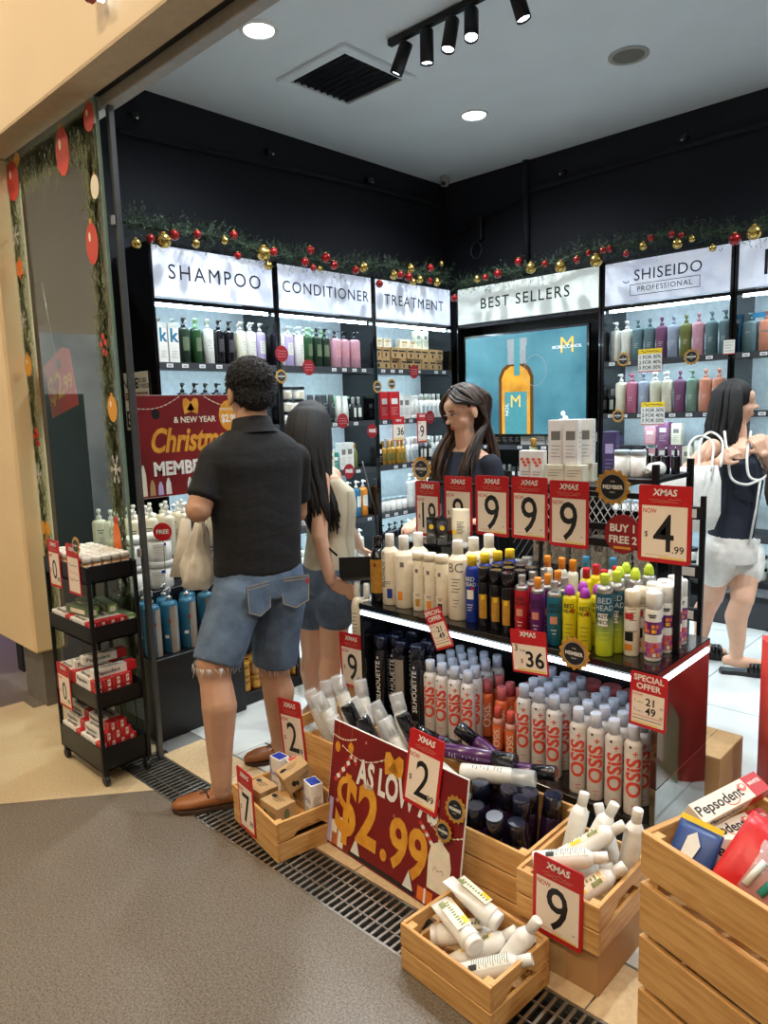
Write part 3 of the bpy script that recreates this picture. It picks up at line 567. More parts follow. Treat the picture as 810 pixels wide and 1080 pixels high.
# counter gondola, upper level
can('gold_black_bottle', .034, .275, 'blackcap', 'blackcap', .018, .045, lambda l, r, z: (l.patch(r, .04, .18, -.9, .9, 'gold', 8), l.patch(r + .0005, .15, .165, -.15, .15, 'red_dark', 2)), neck=.04)
can('blond_bottle', .036, .29, 'cream', 'white', .018, .05, lambda l, r, z: (l.text_cyl('BLONDE ME', .028, r, .15, 'ink', -.55), l.patch(r, .03, .07, -.1, .5, 'blue', 4), cyl_lines(l, r, .1, 2, .008, .4)), neck=.02)
can('blond_bottle_orange', .04, .29, 'cream', 'white', .02, .055, lambda l, r, z: (l.patch(r, .035, .07, -.5, 0, 'caporange', 4), l.patch(r, .17, .19, -.2, .2, 'printgrey', 4)), neck=.02)
for c, m in (('orange', 'caporange'), ('blue', 'charcoal'), ('olive', 'gold')):
    can('blond_can_' + c, .027, .235, 'cream', 'cream', .0265, .03, lambda l, r, z, m=m: (l.patch(r, .02, .05, -.3, .35, m, 4), l.text_cyl('BLONDE ME', .02, r, .13, 'ink', -.9), l.patch(r, .155, .17, -.25, .2, 'printgrey', 4), cyl_lines(l, r, .07, 2, .006, .35)))
can('bc_bottle', .038, .3, 'cream', 'white', .02, .05, lambda l, r, z: (l.text_cyl('BC', .05, r, .2, 'printgrey', 0, 0, False), cyl_lines(l, r, .16, 5, .012, .45, 'ink'), cyl_lines(l, r, .08, 3, .012, .35)), neck=.02)
can('blue_can', .024, .25, 'blue', 'yellow', .018, .035, lambda l, r, z: (l.patch(r, .09, .125, -.5, .6, 'pale', 5), l.text_cyl('BED', .022, r, .165, 'pale', 0, .01, False), l.text_cyl('HEAD', .02, r, .145, 'pale', 0, .01, False), l.patch(r + .0004, .125, .135, .2, .7, 'red', 3), cyl_lines(l, r, .07, 3, .01, .5, 'pale')), neck=.012)
can('black_gold_can', .0225, .215, 'blackcap', 'blackcap', .022, .05, lambda l, r, z: (l.patch(r, .03, .12, -.7, .6, 'gold', 6), l.patch(r + .0005, .1, .118, -.3, .3, 'yellow', 3)))
for c, b, cp in (('red', 'can_red', 'silver'), ('purple', 'can_purple', 'caporange'), ('teal', 'can_teal', 'silver')):
    can(c + '_spray', .0245, .215, b, cp, .0125, .035, lambda l, r, z: (l.text_cyl('BED', .02, r, .135, 'ink', 0, .01, False), l.text_cyl('HEAD', .018, r, .118, 'ink', 0, .01, False), l.patch(r, .075, .1, -.5, .45, 'salmon', 5), l.lathe([(r * .96, z - .016), (r * .8, z - .002)], 'silver', 18), cyl_lines(l, r, .055, 2, .012, .4, 'pale')), neck=.016)
can('yellow_can', .0225, .205, 'can_yellow', 'dome_purple', .017, .03, lambda l, r, z: (l.text_cyl('BED', .02, r, .14, 'ink', 0, .01, False), l.text_cyl('HEAD', .018, r, .122, 'ink', 0, .01, False), l.patch(r, .12, .132, .3, .7, 'red', 3), cyl_lines(l, r, .08, 4, .014, .6, 'olive')), dome=True, neck=.012)
can('redcap_can', .0225, .225, 'can_yellow', 'capred', .013, .035, None, neck=.012)
can('master_can', .0275, .262, 'masterpiece', 'lime', .014, .032, lambda l, r, z: (l.text_cyl('BED', .026, r, .18, 'pale_blue', 0, .01, False), l.text_cyl('HEAD', .024, r, .157, 'pale_blue', 0, .01, False), l.patch(r, .1, .14, -.75, .4, 'pale', 6), l.text_cyl('MASTER', .016, r + .0006, .13, 'ink', -.15, .02, False), l.text_cyl('PIECE', .016, r + .0006, .112, 'ink', -.2, .02, False), l.lathe([(r * .98, z - .028), (r * .9, z - .015), (r * .7, z - .002)], 'silver', 18), cyl_lines(l, r, .08, 3, .015, .6, 'lime')), neck=.03)
def floral(l, r, z):
    rr = random.Random(5); l.patch(r, .012, .06, -2.2, 2.2, 'rose', 14); l.patch(r, .085, .125, -2.2, 2.2, 'can_purple', 14); l.patch(r, .066, .08, -.7, .7, 'pale', 6); l.patch(r, .092, .118, -1.4, -.6, 'coral', 4)
    for _ in range(26): a = rr.uniform(-1.6, 1.6); q = rr.choice([.02, .035, .05, .095, .11]); l.patch(r + .0005, q - .005, q + .006, a - .18, a + .18, rr.choice(['coral', 'caporange', 'yellow', 'dome_purple', 'white', 'blue', 'capred']), 3)
    cyl_lines(l, r + .0005, .148, 2, .006, .5, 'ink', .004)
can('floral_can', .0245, .215, 'white', 'white', .0235, .05, floral)
def stripe(l, r, z): l.patch(r, .12, .14, -1.0, .1, 'capred', 5); l.patch(r, .05, .08, -1.0, .1, 'ink', 5); l.patch(r, .02, .04, -1.0, 0, 'caporange', 5); cyl_lines(l, r, .155, 7, .012, .5, 'printgrey'); l.patch(r + .0003, .085, .115, -1.1, .9, 'white', 7)
can('striped_can', .0245, .21, 'cream', 'cream', .0235, .05, stripe)
jar('white_jar', .032, .11, 'white', 'pale_blue'); jar('orange_trigger', .018, .16, 'pale', 'caporange', None, .05)
can('orangecap_can', .02, .235, 'pale', 'caporange', .013, .04, None, neck=.012); can('bluecap_can', .02, .24, 'pale', 'capblue', .013, .04, None, neck=.012); can('limecap_can', .024, .255, 'silver', 'lime', .017, .035, None, dome=True)
carton('black_box', .045, .045, .115, 'blackcap', lambda l, w, d, h: (l.disc(0, .075, .011, .011, 0, 'yellow', front(d)), l.stroke([(-.01, .04), (.01, .04)], .002, 0, 'pale', front(d))))
sq_tube('white_tube', .036, .16, 'cream', 'white', lambda l, r, h: (l.rect(-.024, .06, -.006, .075, 0, 'yellow', T(0, -r * 1.02, 0) @ FRONT), lines(l, -.005, .026, .11, 9, .006, 'ink', T(0, -r * 1.02, 0) @ FRONT)))
can('purple_box_can', .024, .2, 'can_purple', 'silver', .02, .04)
# lower level
can('silhouette_can', .031, .345, 'blackcap', 'cap_navy', .0305, .055, lambda l, r, z: (l.text_cyl('SILHOUETTE', .031, r, .155, 'white', 0, .012), l.patch(r, .252, .262, -.12, .12, 'pale', 3), cyl_lines(l, r, .03, 2, .008, .4, 'printgrey')))
can('silhouette_can_back', .031, .345, 'blackcap', 'cap_navy', .0305, .055, lambda l, r, z: (l.patch(r, .03, .27, -.75, .75, 'warm_grey', 8), l.patch(r + .0004, .01, .05, .1, .6, 'white', 3)))
can('osis_can', .028, .29, 'osis_white', 'capwhite', .0185, .045, lambda l, r, z: (l.text_cyl('OSiS', .066, r, .125, 'osis_red', 0, .03), l.text_cyl('+', .035, r, .205, 'osis_red', .15, .01), cyl_lines(l, r, .035, 2, .012, .3, 'osis_red'), l.patch(r, .222, .23, -.6, -.35, 'ink', 3)), neck=.014)
can('orange_osis_can', .025, .225, 'orange', 'pinkcap', .0185, .05, lambda l, r, z: l.text_cyl('OSiS.', .046, r, .09, 'cream', 0, .02), neck=.01)
can('small_osis_can', .021, .165, 'orange', 'coral', .014, .045, lambda l, r, z: (l.text_cyl('OSiS.', .036, r, .05, 'cream', 0, .008), l.lathe([(r * 1.01, z - .022), (r * .9, z - .006), (r * .7, z)], 'clear_plastic', 18)), neck=.016)
jar('coral_jar', .036, .085, 'coral', 'pinkcap', lambda l, r, h: l.text_cyl('OSiS.', .03, r, .03, 'cream', 0, .01), .03)
# dump bins
def sprayer(k, r, h, body, cap, lab=None):
    z = h * .72
    ps = [('body', MB().lathe([(r * .95, 0), (r, .004), (r, z - .012), (r * .8, z - .003), (r * .45, z)], body, 16)), ('overcap', MB().lathe([(r * .98, z - .004), (r * .98, h - .008), (r * .9, h)], cap, 16))]
    if cap == 'clear_plastic': ps.insert(1, ('nozzle', MB().lathe([(r * .4, z), (r * .4, z + .03), (r * .3, z + .034)], 'pearl', 10)))
    if lab: l = MB(); lab(l, r + .0006, z); ps.append(('label', l))
    kind(k, *ps)
sprayer('clear_cap_bottle', .027, .23, 'pearl', 'clear_plastic', lambda l, r, z: (cyl_lines(l, r, .09, 5, .012, .25, 'charcoal'), cyl_lines(l, r, .13, 3, .01, .4, 'printgrey')))
sprayer('purple_bottle', .025, .25, 'purple_plastic', 'blackcap', lambda l, r, z: (cyl_lines(l, r, .13, 5, .013, .22, 'lilac'), cyl_lines(l, r, .05, 3, .01, .4, 'lilac')))
sprayer('dark_bottle', .027, .21, 'purple_dark', 'cap_navy')
def botan(l, r, z): l.patch(r, .03, .13, -.9, .9, 'cream', 8); cyl_lines(l, r + .0005, .11, 6, .011, .3, 'print_green', .005); cyl_lines(l, r + .0005, .125, 2, .005, .6, 'gold'); cyl_lines(l, r + .0005, .05, 3, .006, .5, 'olive'); l.patch(r + .0006, .09, .12, .35, .8, 'print_green', 4); l.patch(r + .0006, .04, .07, .4, .8, 'yellow', 4)
can('botanic_bottle', .025, .19, 'white', 'white', .014, .035, botan, neck=.02)
def backl(l, r, z): l.patch(r, .03, .14, -.9, .9, 'pale', 8); cyl_lines(l, r + .0005, .135, 16, .006, .75, 'printgrey', .0018); l.patch(r + .0006, .035, .055, .3, .8, 'ink', 3)
can('botanic_bottle_back', .025, .19, 'white', 'white', .014, .035, backl, neck=.02)
sq_tube('botanic_tube', .028, .17, 'white', 'white', lambda l, r, h: (l.rect(-.02, .045, .02, .14, 0, 'cream', T(0, -r * 1.01, 0) @ FRONT), lines(l, -.004, .004, .13, 10, .0085, 'print_green', T(0, -r * 1.01 - .0004, 0) @ FRONT, .005), l.rect(.006, .05, .02, .075, .0004, 'yellow', T(0, -r * 1.01, 0) @ FRONT), l.rect(-.02, .12, -.004, .14, .0004, 'print_green', T(0, -r * 1.01, 0) @ FRONT)), .018)
# toothpaste and small boxes
def paste(l, w, d, h):
    l.rect(-w * .1, h * .1, w * .5, h * .9, 0, 'white', front(d)); l.text('Pepsodent', h * .62, -w * .16, h * .5, .0002, 'ink', front(d), bold=.02); l.rect(w * .27, 0, w * .5, h, .0002, 'red', front(d))
    X = T(0, 0, h + .0004); l.text('Pepsodent', d * .62, -w * .16, 0, .0002, 'ink', X, bold=.02); l.rect(w * .27, -d / 2, w * .5, d / 2, .0002, 'red', X)
    l.stroke([(w * .12 + .012 * math.cos(k * .5), -.002 - .012 * math.sin(k * .5)) for k in range(8)], .002, .0003, 'red', X)
    l.rect(-d * .5, 0, d * .5, h, 0, 'red', sideX(w)); l.rect(-d * .16, h * .12, d * .16, h * .88, .0003, 'white', sideX(w)); l.text('P', h * .5, 0, h * .5, .0005, 'red', sideX(w), bold=.02)
carton('toothpaste_box', .175, .037, .036, 'white', paste)
carton('green_paste_box', .175, .037, .036, 'sage', lambda l, w, d, h: (l.rect(-d * .5, 0, d * .5, h, 0, 'green_leaf', sideX(w)), l.rect(-d * .3, h * .2, d * .3, h * .8, .0003, 'white', sideX(w)), l.rect(-w * .3, h * .25, w * .3, h * .75, 0, 'cream', front(d))))
jar('pill_bottle', .0175, .066, 'amber', 'white', lambda l, r, h: l.patch(r, .008, .036, -1.4, 1.4, 'paper', 8), .024)
def labo(top): return lambda l, w, d, h: (l.rect(-w * .42, -d * .42, w * .42, d * .42, h + .0006, top), l.text('bdé', w * .5, 0, h * .5, 0, 'blue', front(d)), l.rect(-w * .5, 0, -w * .36, h, 0, 'greyblue', front(d)), lines(l, -w * .3, w * .35, h * .25, 3, .006, 'printgrey', front(d)), lines(l, -d * .3, d * .3, h * .6, 4, .008, 'printgrey', sideX(w)))
carton('blue_top_box', .06, .045, .12, 'white', labo('blue')); carton('red_top_box', .06, .045, .12, 'white', labo('red'))
carton('kraft_box', .1, .075, .065, 'kraft', lambda l, w, d, h: (l.disc(-w * .22, h * .45, .008, .011, 0, 'ink', front(d)), l.disc(-w * .1, h * .38, .006, .009, 0, 'ink', front(d)), lines(l, w * .02, w * .4, h * .6, 3, .007, 'ink', front(d)), lines(l, -.02, .025, .012, 3, .009, 'ink', T(0, 0, h + .0004)), l.disc(-w * .3, .01, .012, .009, h + .0004, 'ink'), l.disc(0, h * .5, .012, .02, 0, 'sage', sideX(w))))
# window display
pump('white_pump', .034, .034, .25, 'cream', 'white', lambda l, rx, ry, z: (cyl_lines(l, rx + .0005, .15, 2, .012, .5, 'ink', .004), cyl_lines(l, rx + .0005, .11, 4, .01, .4)))
jar('white_tub', .062, .13, 'white', 'white', lambda l, r, h: (l.patch(r, .02, .085, -.55, .5, 'pale', 6), cyl_lines(l, r + .0005, .07, 4, .012, .4, 'salmon'), l.patch(r + .0006, .075, .09, .25, .5, 'blue', 3)), .03)
pump('blue_bottle', .038, .038, .3, 'steel_blue', 'silver', lambda l, rx, ry, z: (l.patch(rx + .0005, .0, z * .9, .45, 1.5, 'warm_grey', 8), l.patch(rx + .0006, .07, .085, -.3, .2, 'white', 3), l.patch(rx + .0007, .14, .16, .3, .5, 'red_dark', 3), cyl_lines(l, rx + .0005, .16, 4, .012, .4, 'can_teal')))
jar('gold_jar', .03, .075, 'amber', 'gold', lambda l, r, h: l.patch(r, .01, .045, -.9, .9, 'gold', 6), .02)
carton('green_striped_box', .13, .11, .088, 'box_cream', lambda l, w, d, h: [l.rect(-d * .5 if X_ else -w * .5, 0, d * .5 if X_ else w * .5, h * .22, 0, 'box_green', M_) or l.rect(-d * .3 if X_ else -w * .3, h * .42, d * .3 if X_ else w * .3, h * .68, 0, 'sage', M_) for X_, M_ in ((1, sideX(w)), (0, front(d)))])
# wall shelves
def simple_label(m='pale', a=.6): return lambda l, rx, ry, z: (l.patch(rx + .0006, z * .35, z * .72, -a, a, m, 6) if rx == ry else l.rect(-rx * .6, z * .35, rx * .6, z * .72, 0, m, T(0, -ry - .0006, 0) @ FRONT), cyl_lines(l, rx + .001, z * .66, 4, z * .07, a * .6) if rx == ry else lines(l, -rx * .4, rx * .4, z * .66, 4, z * .07, 'printgrey', T(0, -ry - .001, 0) @ FRONT))
for c in ('bottle_green', 'bottle_dgreen', 'blackcap', 'pale', 'ivory', 'lilac', 'white', 'steel_blue', 'caporange'):
    pump('p_' + c, .036, .036, .28, c, 'blackcap' if c in ('blackcap', 'bottle_dgreen') else ('mint' if c == 'bottle_green' else 'white'), simple_label('sage' if 'green' in c else ('charcoal' if c == 'blackcap' else 'pale')), neck=.35)
pump('p_pink', .042, .034, .27, 'pink', 'blackcap', simple_label('box_pink'), e=5)
for c in ('pale', 'slate_teal', 'mauve', 'greyblue', 'olive', 'pink', 'rose', 'ivory', 'grey_green', 'salmon'):
    pump('s_' + c, .04, .034, .285, c, 'white' if c in ('pale', 'ivory') else c, lambda l, rx, ry, z: lines(l, -.012, .014, z * .5, 3, .012, 'white', T(0, -ry * .93 - .0012, 0) @ FRONT), e=2.6, waist=.1)
pump('k_green', .045, .036, .25, 'slate_teal', 'slate_teal', lambda l, rx, ry, z: l.rect(-.015, z * .6, .015, z * .66, 0, 'silver', T(0, -ry - .0006, 0) @ FRONT), e=4, neck=.28)
pump('k_salmon', .045, .036, .25, 'salmon', 'salmon', lambda l, rx, ry, z: l.rect(-.015, z * .6, .015, z * .66, 0, 'silver', T(0, -ry - .0006, 0) @ FRONT), e=4, neck=.28)
for k, w, d, h, m, a in [('b_white', .07, .05, .2, 'white', 'printgrey'), ('b_k', .07, .05, .24, 'white', None), ('b_kraft', .085, .07, .085, 'kraft', 'ink'), ('b_gold', .09, .07, .07, 'cream', 'gold'), ('b_mint', .075, .05, .19, 'mint', 'sage'), ('b_black', .06, .05, .17, 'blackcap', 'white'), ('b_red', .11, .06, .22, 'red', 'white'), ('b_pink', .09, .05, .13, 'box_pink', 'white'), ('b_blue', .09, .06, .13, 'lightblue', 'white'), ('b_purple', .06, .06, .22, 'box_purple', 'lilac'), ('b_grey', .08, .06, .15, 'charcoal', 'pale'), ('b_teal', .05, .04, .13, 'turq', 'white'), ('b_mauve', .085, .06, .16, 'mauve', 'pale'), ('b_cream', .07, .05, .15, 'ivory', 'printgrey')]:
    def art(l, w, d, h, m=a, k=k):
        X = front(d)
        if k == 'b_k': l.text('k', .11, 0, h * .68, 0, 'steel_blue', X, bold=.03); lines(l, -.02, .02, h * .3, 4, .012, 'printgrey', X); return
        if k == 'b_kraft': l.disc(0, h * .32, .011, .016, 0, m, X); l.rect(-w * .4, h * .62, w * .4, h * .78, 0, m, X); return
        l.rect(-w * .3, h * .55, w * .3, h * .75, 0, m, X); lines(l, -w * .3, w * .3, h * .42, 4, h * .08, m, X)
        lines(l, -d * .3, d * .3, h * .7, 4, h * .1, m, sideX(w))
    carton(k, w, d, h, m, art)
can('g_bottle', .026, .19, 'gold', 'gold', .014, .05, lambda l, r, z: l.patch(r, .03, .09, -.6, .6, 'olive', 5), neck=.02)
can('w_bottle', .026, .2, 'white', 'white', .015, .05, lambda l, r, z: (l.patch(r, .03, .1, -.6, .6, 'pale_blue', 5), cyl_lines(l, r + .0005, .09, 4, .012, .4, 'turq')), neck=.02)
can('y_bottle', .026, .19, 'olive', 'gold', .013, .04, None, neck=.03)
can('d_bottle', .024, .18, 'ink', 'silver', .014, .05, lambda l, r, z: l.patch(r, .03, .1, -.7, .7, 'pale', 5), neck=.02)
sq_tube('d_tube', .03, .2, 'charcoal', 'blackcap', lambda l, r, h: l.text('C', .05, 0, h * .6, 0, 'silver', T(0, -r * .8, 0) @ FRONT)); sq_tube('w_tube', .028, .19, 'white', 'white', lambda l, r, h: lines(l, -.015, .015, h * .6, 6, .012, 'turq', T(0, -r * 1.0, 0) @ FRONT))
kind('hair_brush', ('head', MB().tube([(0, 0, 0), (0, .0, .09)], [.022, .026], 'blackcap', 10).tube([(0, 0, .02), (0, 0, .07)], .03, 'charcoal', 9)), ('handle', MB().tube([(0, 0, .09), (0, 0, .21)], [.01, .013], 'blackcap', 8)))
jar('lid_jar', .05, .085, 'pale', 'blackcap', lambda l, r, h: (l.patch(r, .01, .05, -.9, .9, 'cream', 6), cyl_lines(l, r + .0005, .045, 3, .012, .5)), .02)

# ------------------------------------------------------------------ price tags, badges, posters
def rrect(w, h, r, n=4):
    out = []
    for cx, cy, a in ((w / 2 - r, h - r, 0), (-w / 2 + r, h - r, 90), (-w / 2 + r, r, 180), (w / 2 - r, r, 270)):
        out += [(cx + r * math.cos(R(a + 90 * k / n)), cy + r * math.sin(R(a + 90 * k / n))) for k in range(n + 1)]
    return out
def scrib(l, x, y, w, h, m, X, z=.0006, n=9, seed=1, t=.0016):
    rr = random.Random(seed); l.stroke([(x + w * (i / n - .5), y + rr.uniform(-h, h) / 2) for i in range(n + 1)], t, z, m, X)
def price_tag(X, w, h, big, cents, label, dollar=True, digit=.6, now=True, grp=None):
    t = thing('price_tag', label, 'price tag', X, grp); th = .003
    MB().prism(rrect(w, h, .008), th, 'red', T(0, 0, 0) @ FRONT).build('board', t)
    Z = T(0, -th - .0003, 0) @ FRONT
    MB().rect(-w * .43, h * .055, w * .43, h * .735, 0, 'paper', Z).build('price_panel', t)
    l = MB().text('XMAS', h * .115, 0, h * .905, 0, 'white', Z, bold=.03, shear=.15)
    scrib(l, 0, h * .815, w * .6, h * .035, 'salmon', Z, n=16, seed=len(label)); scrib(l, 0, h * .785, w * .5, h * .02, 'salmon', Z, n=14, seed=3)
    if now: l.text('NOW', h * .085, -w * .28, h * .665, .0005, 'red', Z, bold=.01, sx=.8)
    if dollar: l.text('$', h * .1, -w * .34, h * .36, .0005, 'ink', Z)
    l.text(big, h * digit * 1.15, 0 if len(big) == 1 else .0, h * .36, .0005, 'ink', Z, bold=.004, sx=.82 if len(big) == 1 else .62)
    if cents: l.text(cents, h * .13, w * .27, h * .18, .0005, 'ink', Z, bold=.01)
    else: l.text('.90', h * .035, w * .33, h * .17, .0005, 'ink', Z)
    l.rect(-w * .1, h * .062, w * .4, h * .078, .0005, 'yellow', Z); l.stroke([(-w * .36, h * .1), (w * .1, h * .1)], .0015, .0005, 'salmon', Z)
    l.build('lettering', t); return t
def badge(X, r, label, grp=None):
    t = thing('member_badge', label, 'badge', X, grp)
    MB().prism([((r if k % 2 else r * .84) * math.cos(k * math.pi / 14), (r if k % 2 else r * .84) * math.sin(k * math.pi / 14)) for k in range(28)], .003, 'gold', FRONT).build('star_rim', t)
    MB().disc(0, 0, r * .7, r * .7, .0034, 'silver', FRONT, 28).disc(0, 0, r * .65, r * .65, .0038, 'badge_black', FRONT, 28).build('face', t)
    MB().text('MEMBER', r * .3, 0, 0, .0043, 'white', FRONT, bold=.03).text('FOR', r * .13, 0, r * .3, .0043, 'white', FRONT).text('ONLY', r * .13, 0, -r * .27, .0043, 'white', FRONT).build('lettering', t)
def tilt(x, y, z, rz=0, roll=0, lean=0): return T(x, y, z) @ RZ(R(rz)) @ Matrix.Rotation(R(lean), 4, 'X') @ Matrix.Rotation(R(roll), 4, 'Y')
TAGL = 'red XMAS price tag reading %s'
for i, (p, w, h, big, lab) in enumerate([((-2.068, 2.431, 0.878), .14, .25, '19', '19 at the end of the tag row'), ((-1.895, 2.431, 0.908), .15, .25, '9', '9 partly behind the white tube'), ((-1.719, 2.431, 0.917), .165, .25, '9', 'big 9 beside the tag behind the white tube'), ((-1.540, 2.431, 0.920), .165, .25, '9', 'big 9 between two other big 9 tags'), ((-1.366, 2.431, 0.908), .165, .255, '9', 'big 9 beside the large member badge')]):
    price_tag(tilt(p[0], p[1], p[2], 0), w, h, big, None, TAGL % lab, dollar=i < 2, digit=.58 if i < 2 else .72)
price_tag(tilt(-.902, 2.1938, .947), .166, .245, '4', '.99', TAGL % '4.99 on a black post')
price_tag(tilt(-.85, 1.4665, .108, 0, 1), .14, .215, '9', None, TAGL % '9 on the crate of white bottles', dollar=False, digit=.68)
pX = T(-1.447, 1.452, .004) @ RZ(R(-3)) @ Matrix.Rotation(R(-9), 4, 'X')
price_tag(pX @ T(.125, -.004, .275) @ Matrix.Rotation(R(2), 4, 'Y'), .14, .225, '2', '99', TAGL % '2.99 on the red poster')
price_tag(tilt(-2.055, 1.6085, .132, 0, -6), .138, .24, '2', '99', TAGL % '2.99 on the crate of clear bottles')
cX7 = T(-1.902, 1.435, 0) @ RZ(R(-10))
price_tag(cX7 @ T(-.045, -.1255, .012) @ Matrix.Rotation(R(-2), 4, 'Y'), .12, .225, '7', '.99', TAGL % '7.99 on the crate of small boxes')
price_tag(tilt(-2.19, 2.0545, .25, 0, -2), .15, .245, '9', '.90', TAGL % '9.90 on the brown carton')
for x, z, w, h, lab in ((-2.945, .775, .11, .195, '0.90 at the upper tray corner of the toothpaste trolley'), (-2.765, .772, .11, .2, None), (-2.965, .255, .125, .19, '0.90 low on the side of the toothpaste trolley')):
    if lab: price_tag(tilt(x, 1.1295, z), w, h, '0', '.90', TAGL % lab, digit=.5)
    else:
        t = thing('promotion_tag', 'red and cream promotion tag with a black badge on the trolley top tray', 'price tag', tilt(x, 1.1295, z)); MB().prism(rrect(w, h, .006), .003, 'red', FRONT).build('board', t)
        l = MB().rect(-w * .44, .01, w * .44, h * .74, .0033, 'paper', FRONT).text('XMAS', .022, 0, h * .9, .0034, 'white', FRONT, bold=.03)
        for k in range(3): scrib(l, 0, h * (.58 - .14 * k), w * .7, .012, 'ink' if k != 1 else 'salmon', FRONT, .0036, 10, k, .002)
        l.build('lettering', t); badge(tilt(x + .05, 1.126, z + h), .035, 'small gold edged black member badge on the trolley promotion tag')
def special(X, w, h, label, rows):
    t = thing('special_offer_tag', label, 'price tag', X); MB().prism(rrect(w, h, .005), .003, 'red', FRONT).build('board', t); Z = T(0, -.0033, 0) @ FRONT
    MB().rect(-w * .44, h * .06, w * .44, h * .64, 0, 'paper', Z).build('price_panel', t)
    l = MB().text('SPECIAL', h * .15, 0, h * .9, 0, 'white', Z, bold=.03).text('OFFER', h * .15, 0, h * .75, 0, 'white', Z, bold=.03).text('NOW', h * .07, -w * .28, h * .59, .0004, 'red', Z)
    for k, (a, b, c) in enumerate(rows):
        y = h * (.48 - .17 * k); l.text(a, h * .07, -w * .36, y, .0004, 'ink', Z).text('FOR $', h * .04, -w * .22, y - .004, .0004, 'ink', Z).text(b, h * .19, w * .08, y, .0004, 'ink', Z, bold=.02).text(c, h * .06, w * .36, y - .01, .0004, 'ink', Z)
    l.stroke([(-w * .4, h * .21), (w * .4, h * .21)], .0015, .0004, 'red', Z).stroke([(-w * .4, h * .15), (w * .38, h * .15)], .002, .0004, 'ink', Z).rect(-w * .4, h * .075, w * .3, h * .095, .0004, 'yellow', Z); l.build('lettering', t)
special(tilt(-.858, 1.998, .482, 0, 1), .112, .17, 'red special offer tag hung at the end of the lit shelf edge', [('1', '21', '.50'), ('3', '49', '.00')])
special(tilt(-1.628, 1.998, .565, 0, -24), .088, .155, 'slanted red special offer tag above the white spray cans', [('1', '21', '.50'), ('3', '49', '.00')])
t = thing('bundle_price_tag', 'red topped XMAS tag reading 3 for 36 below the shelf edge', 'price tag', tilt(-1.26, 1.998, .555, 0, -5)); MB().prism(rrect(.14, .15, .004), .003, 'red', FRONT).build('board', t)
MB().rect(-.065, .008, .065, .1, .0033, 'paper', FRONT).text('XMAS', .024, 0, .135, .0034, 'white', FRONT, bold=.03).text('3', .03, -.05, .085, .0036, 'ink', FRONT, bold=.02).text('FOR', .012, -.025, .078, .0036, 'ink', FRONT).text('$', .02, -.03, .042, .0036, 'ink', FRONT).text('36', .075, .02, .048, .0036, 'ink', FRONT, bold=.02).rect(-.05, .01, .06, .015, .0036, 'yellow', FRONT).build('lettering', t)
badge(tilt(-1.1, 1.998, .662), .056, 'gold rimmed black member badge on the lit shelf edge')
badge(tilt(-1.19, 2.431, 1.148), .069, 'large gold rimmed black member badge beside the tag row, facing the aisle')
badge(tilt(-2.1, 2.431, 1.182), .058, 'gold rimmed black member badge beside the tag reading 19')
badge(pX @ T(.262, -.005, .325), .04, 'gold rimmed member badge at the upper right of the red poster'); badge(pX @ T(.228, -.009, .25), .033, 'smaller gold rimmed member badge below another on the red poster')
t = thing('round_promotion_sign', 'round dark red sign reading BUY 1 FREE 2', 'sign', tilt((-1.149, 2.431, 0.974)[0], 2.431, .98)); MB().prism([(.071 * math.cos(k * .2244), .071 * math.sin(k * .2244)) for k in range(28)], .003, 'red_dark', FRONT).build('disc', t)
MB().text('BUY 1', .038, 0, .02, .0034, 'white', FRONT, bold=.03).text('FREE 2', .038, 0, -.022, .0034, 'white', FRONT, bold=.03).rect(-.035, -.055, .03, -.046, .0034, 'gold_print', FRONT).build('lettering', t)

# big red poster leaning on the crates
pX = T(-1.447, 1.452, .004) @ RZ(R(-3)) @ Matrix.Rotation(R(-9), 4, 'X'); PW, PH = .59, .42
t = thing('price_poster', 'red Christmas poster reading as low as 2.99 leaning on the crates', 'poster', pX)
MB().box((0, .003, PH / 2), (PW, .005, PH), 'white').build('board', t)
l = MB().rect(-PW / 2 + .002, .002, PW / 2 - .002, PH - .002, .0002, 'poster_red', FRONT)
l.text('AS LOW AS', .115, .02, .285, .0012, 'white', FRONT, bold=.035, sx=.6).text('$2', .27, -.15, .15, .0012, 'gold_print', FRONT, bold=.03, sx=.74).text('.99', .21, .07, .125, .0012, 'gold_print', FRONT, bold=.03, sx=.78)
def swag(l, x0, y0, x1, y1, dip, m, X, n=18):
    pts = [(x0 + (x1 - x0) * k / n, y0 + (y1 - y0) * k / n - dip * math.sin(math.pi * k / n)) for k in range(n + 1)]; l.stroke(pts, .002, .0008, m, X)
    for p in pts[::2]: l.disc(p[0], p[1], .004, .003, .001, 'cream', X, 8)
def bells(l, x, y, s, X):
    for dx, a in ((-.3, .35), (.35, -.35)): l.prism([(x + s * (dx + math.cos(a) * u - math.sin(a) * v), y + s * (math.sin(a) * u + math.cos(a) * v)) for u, v in ((-.5, -.6), (.5, -.6), (.36, .1), (.16, .5), (-.16, .5), (-.36, .1))], 0, 'gold_print', X @ T(0, 0, .001))
swag(l, -.29, .37, -.18, .385, .01, 'cream', FRONT); swag(l, -.24, .345, -.03, .37, .03, 'cream', FRONT); swag(l, .16, .25, .29, .25, .02, 'cream', FRONT)
for x, y in ((-.265, .335), (-.2, .35)): l.disc(x, y, .013, .018, .001, 'gold_print', FRONT).stroke([(x, y), (x, .42)], .001, .0008, 'gold_print', FRONT)
bells(l, -.0, .365, .06, FRONT)
for k in range(6): l.stroke([(-.265 + .011 * k, .225 + .014 * k), (-.258 + .011 * k, .23 + .014 * k)], .014, .001, 'white' if k % 2 else 'print_red', FRONT)
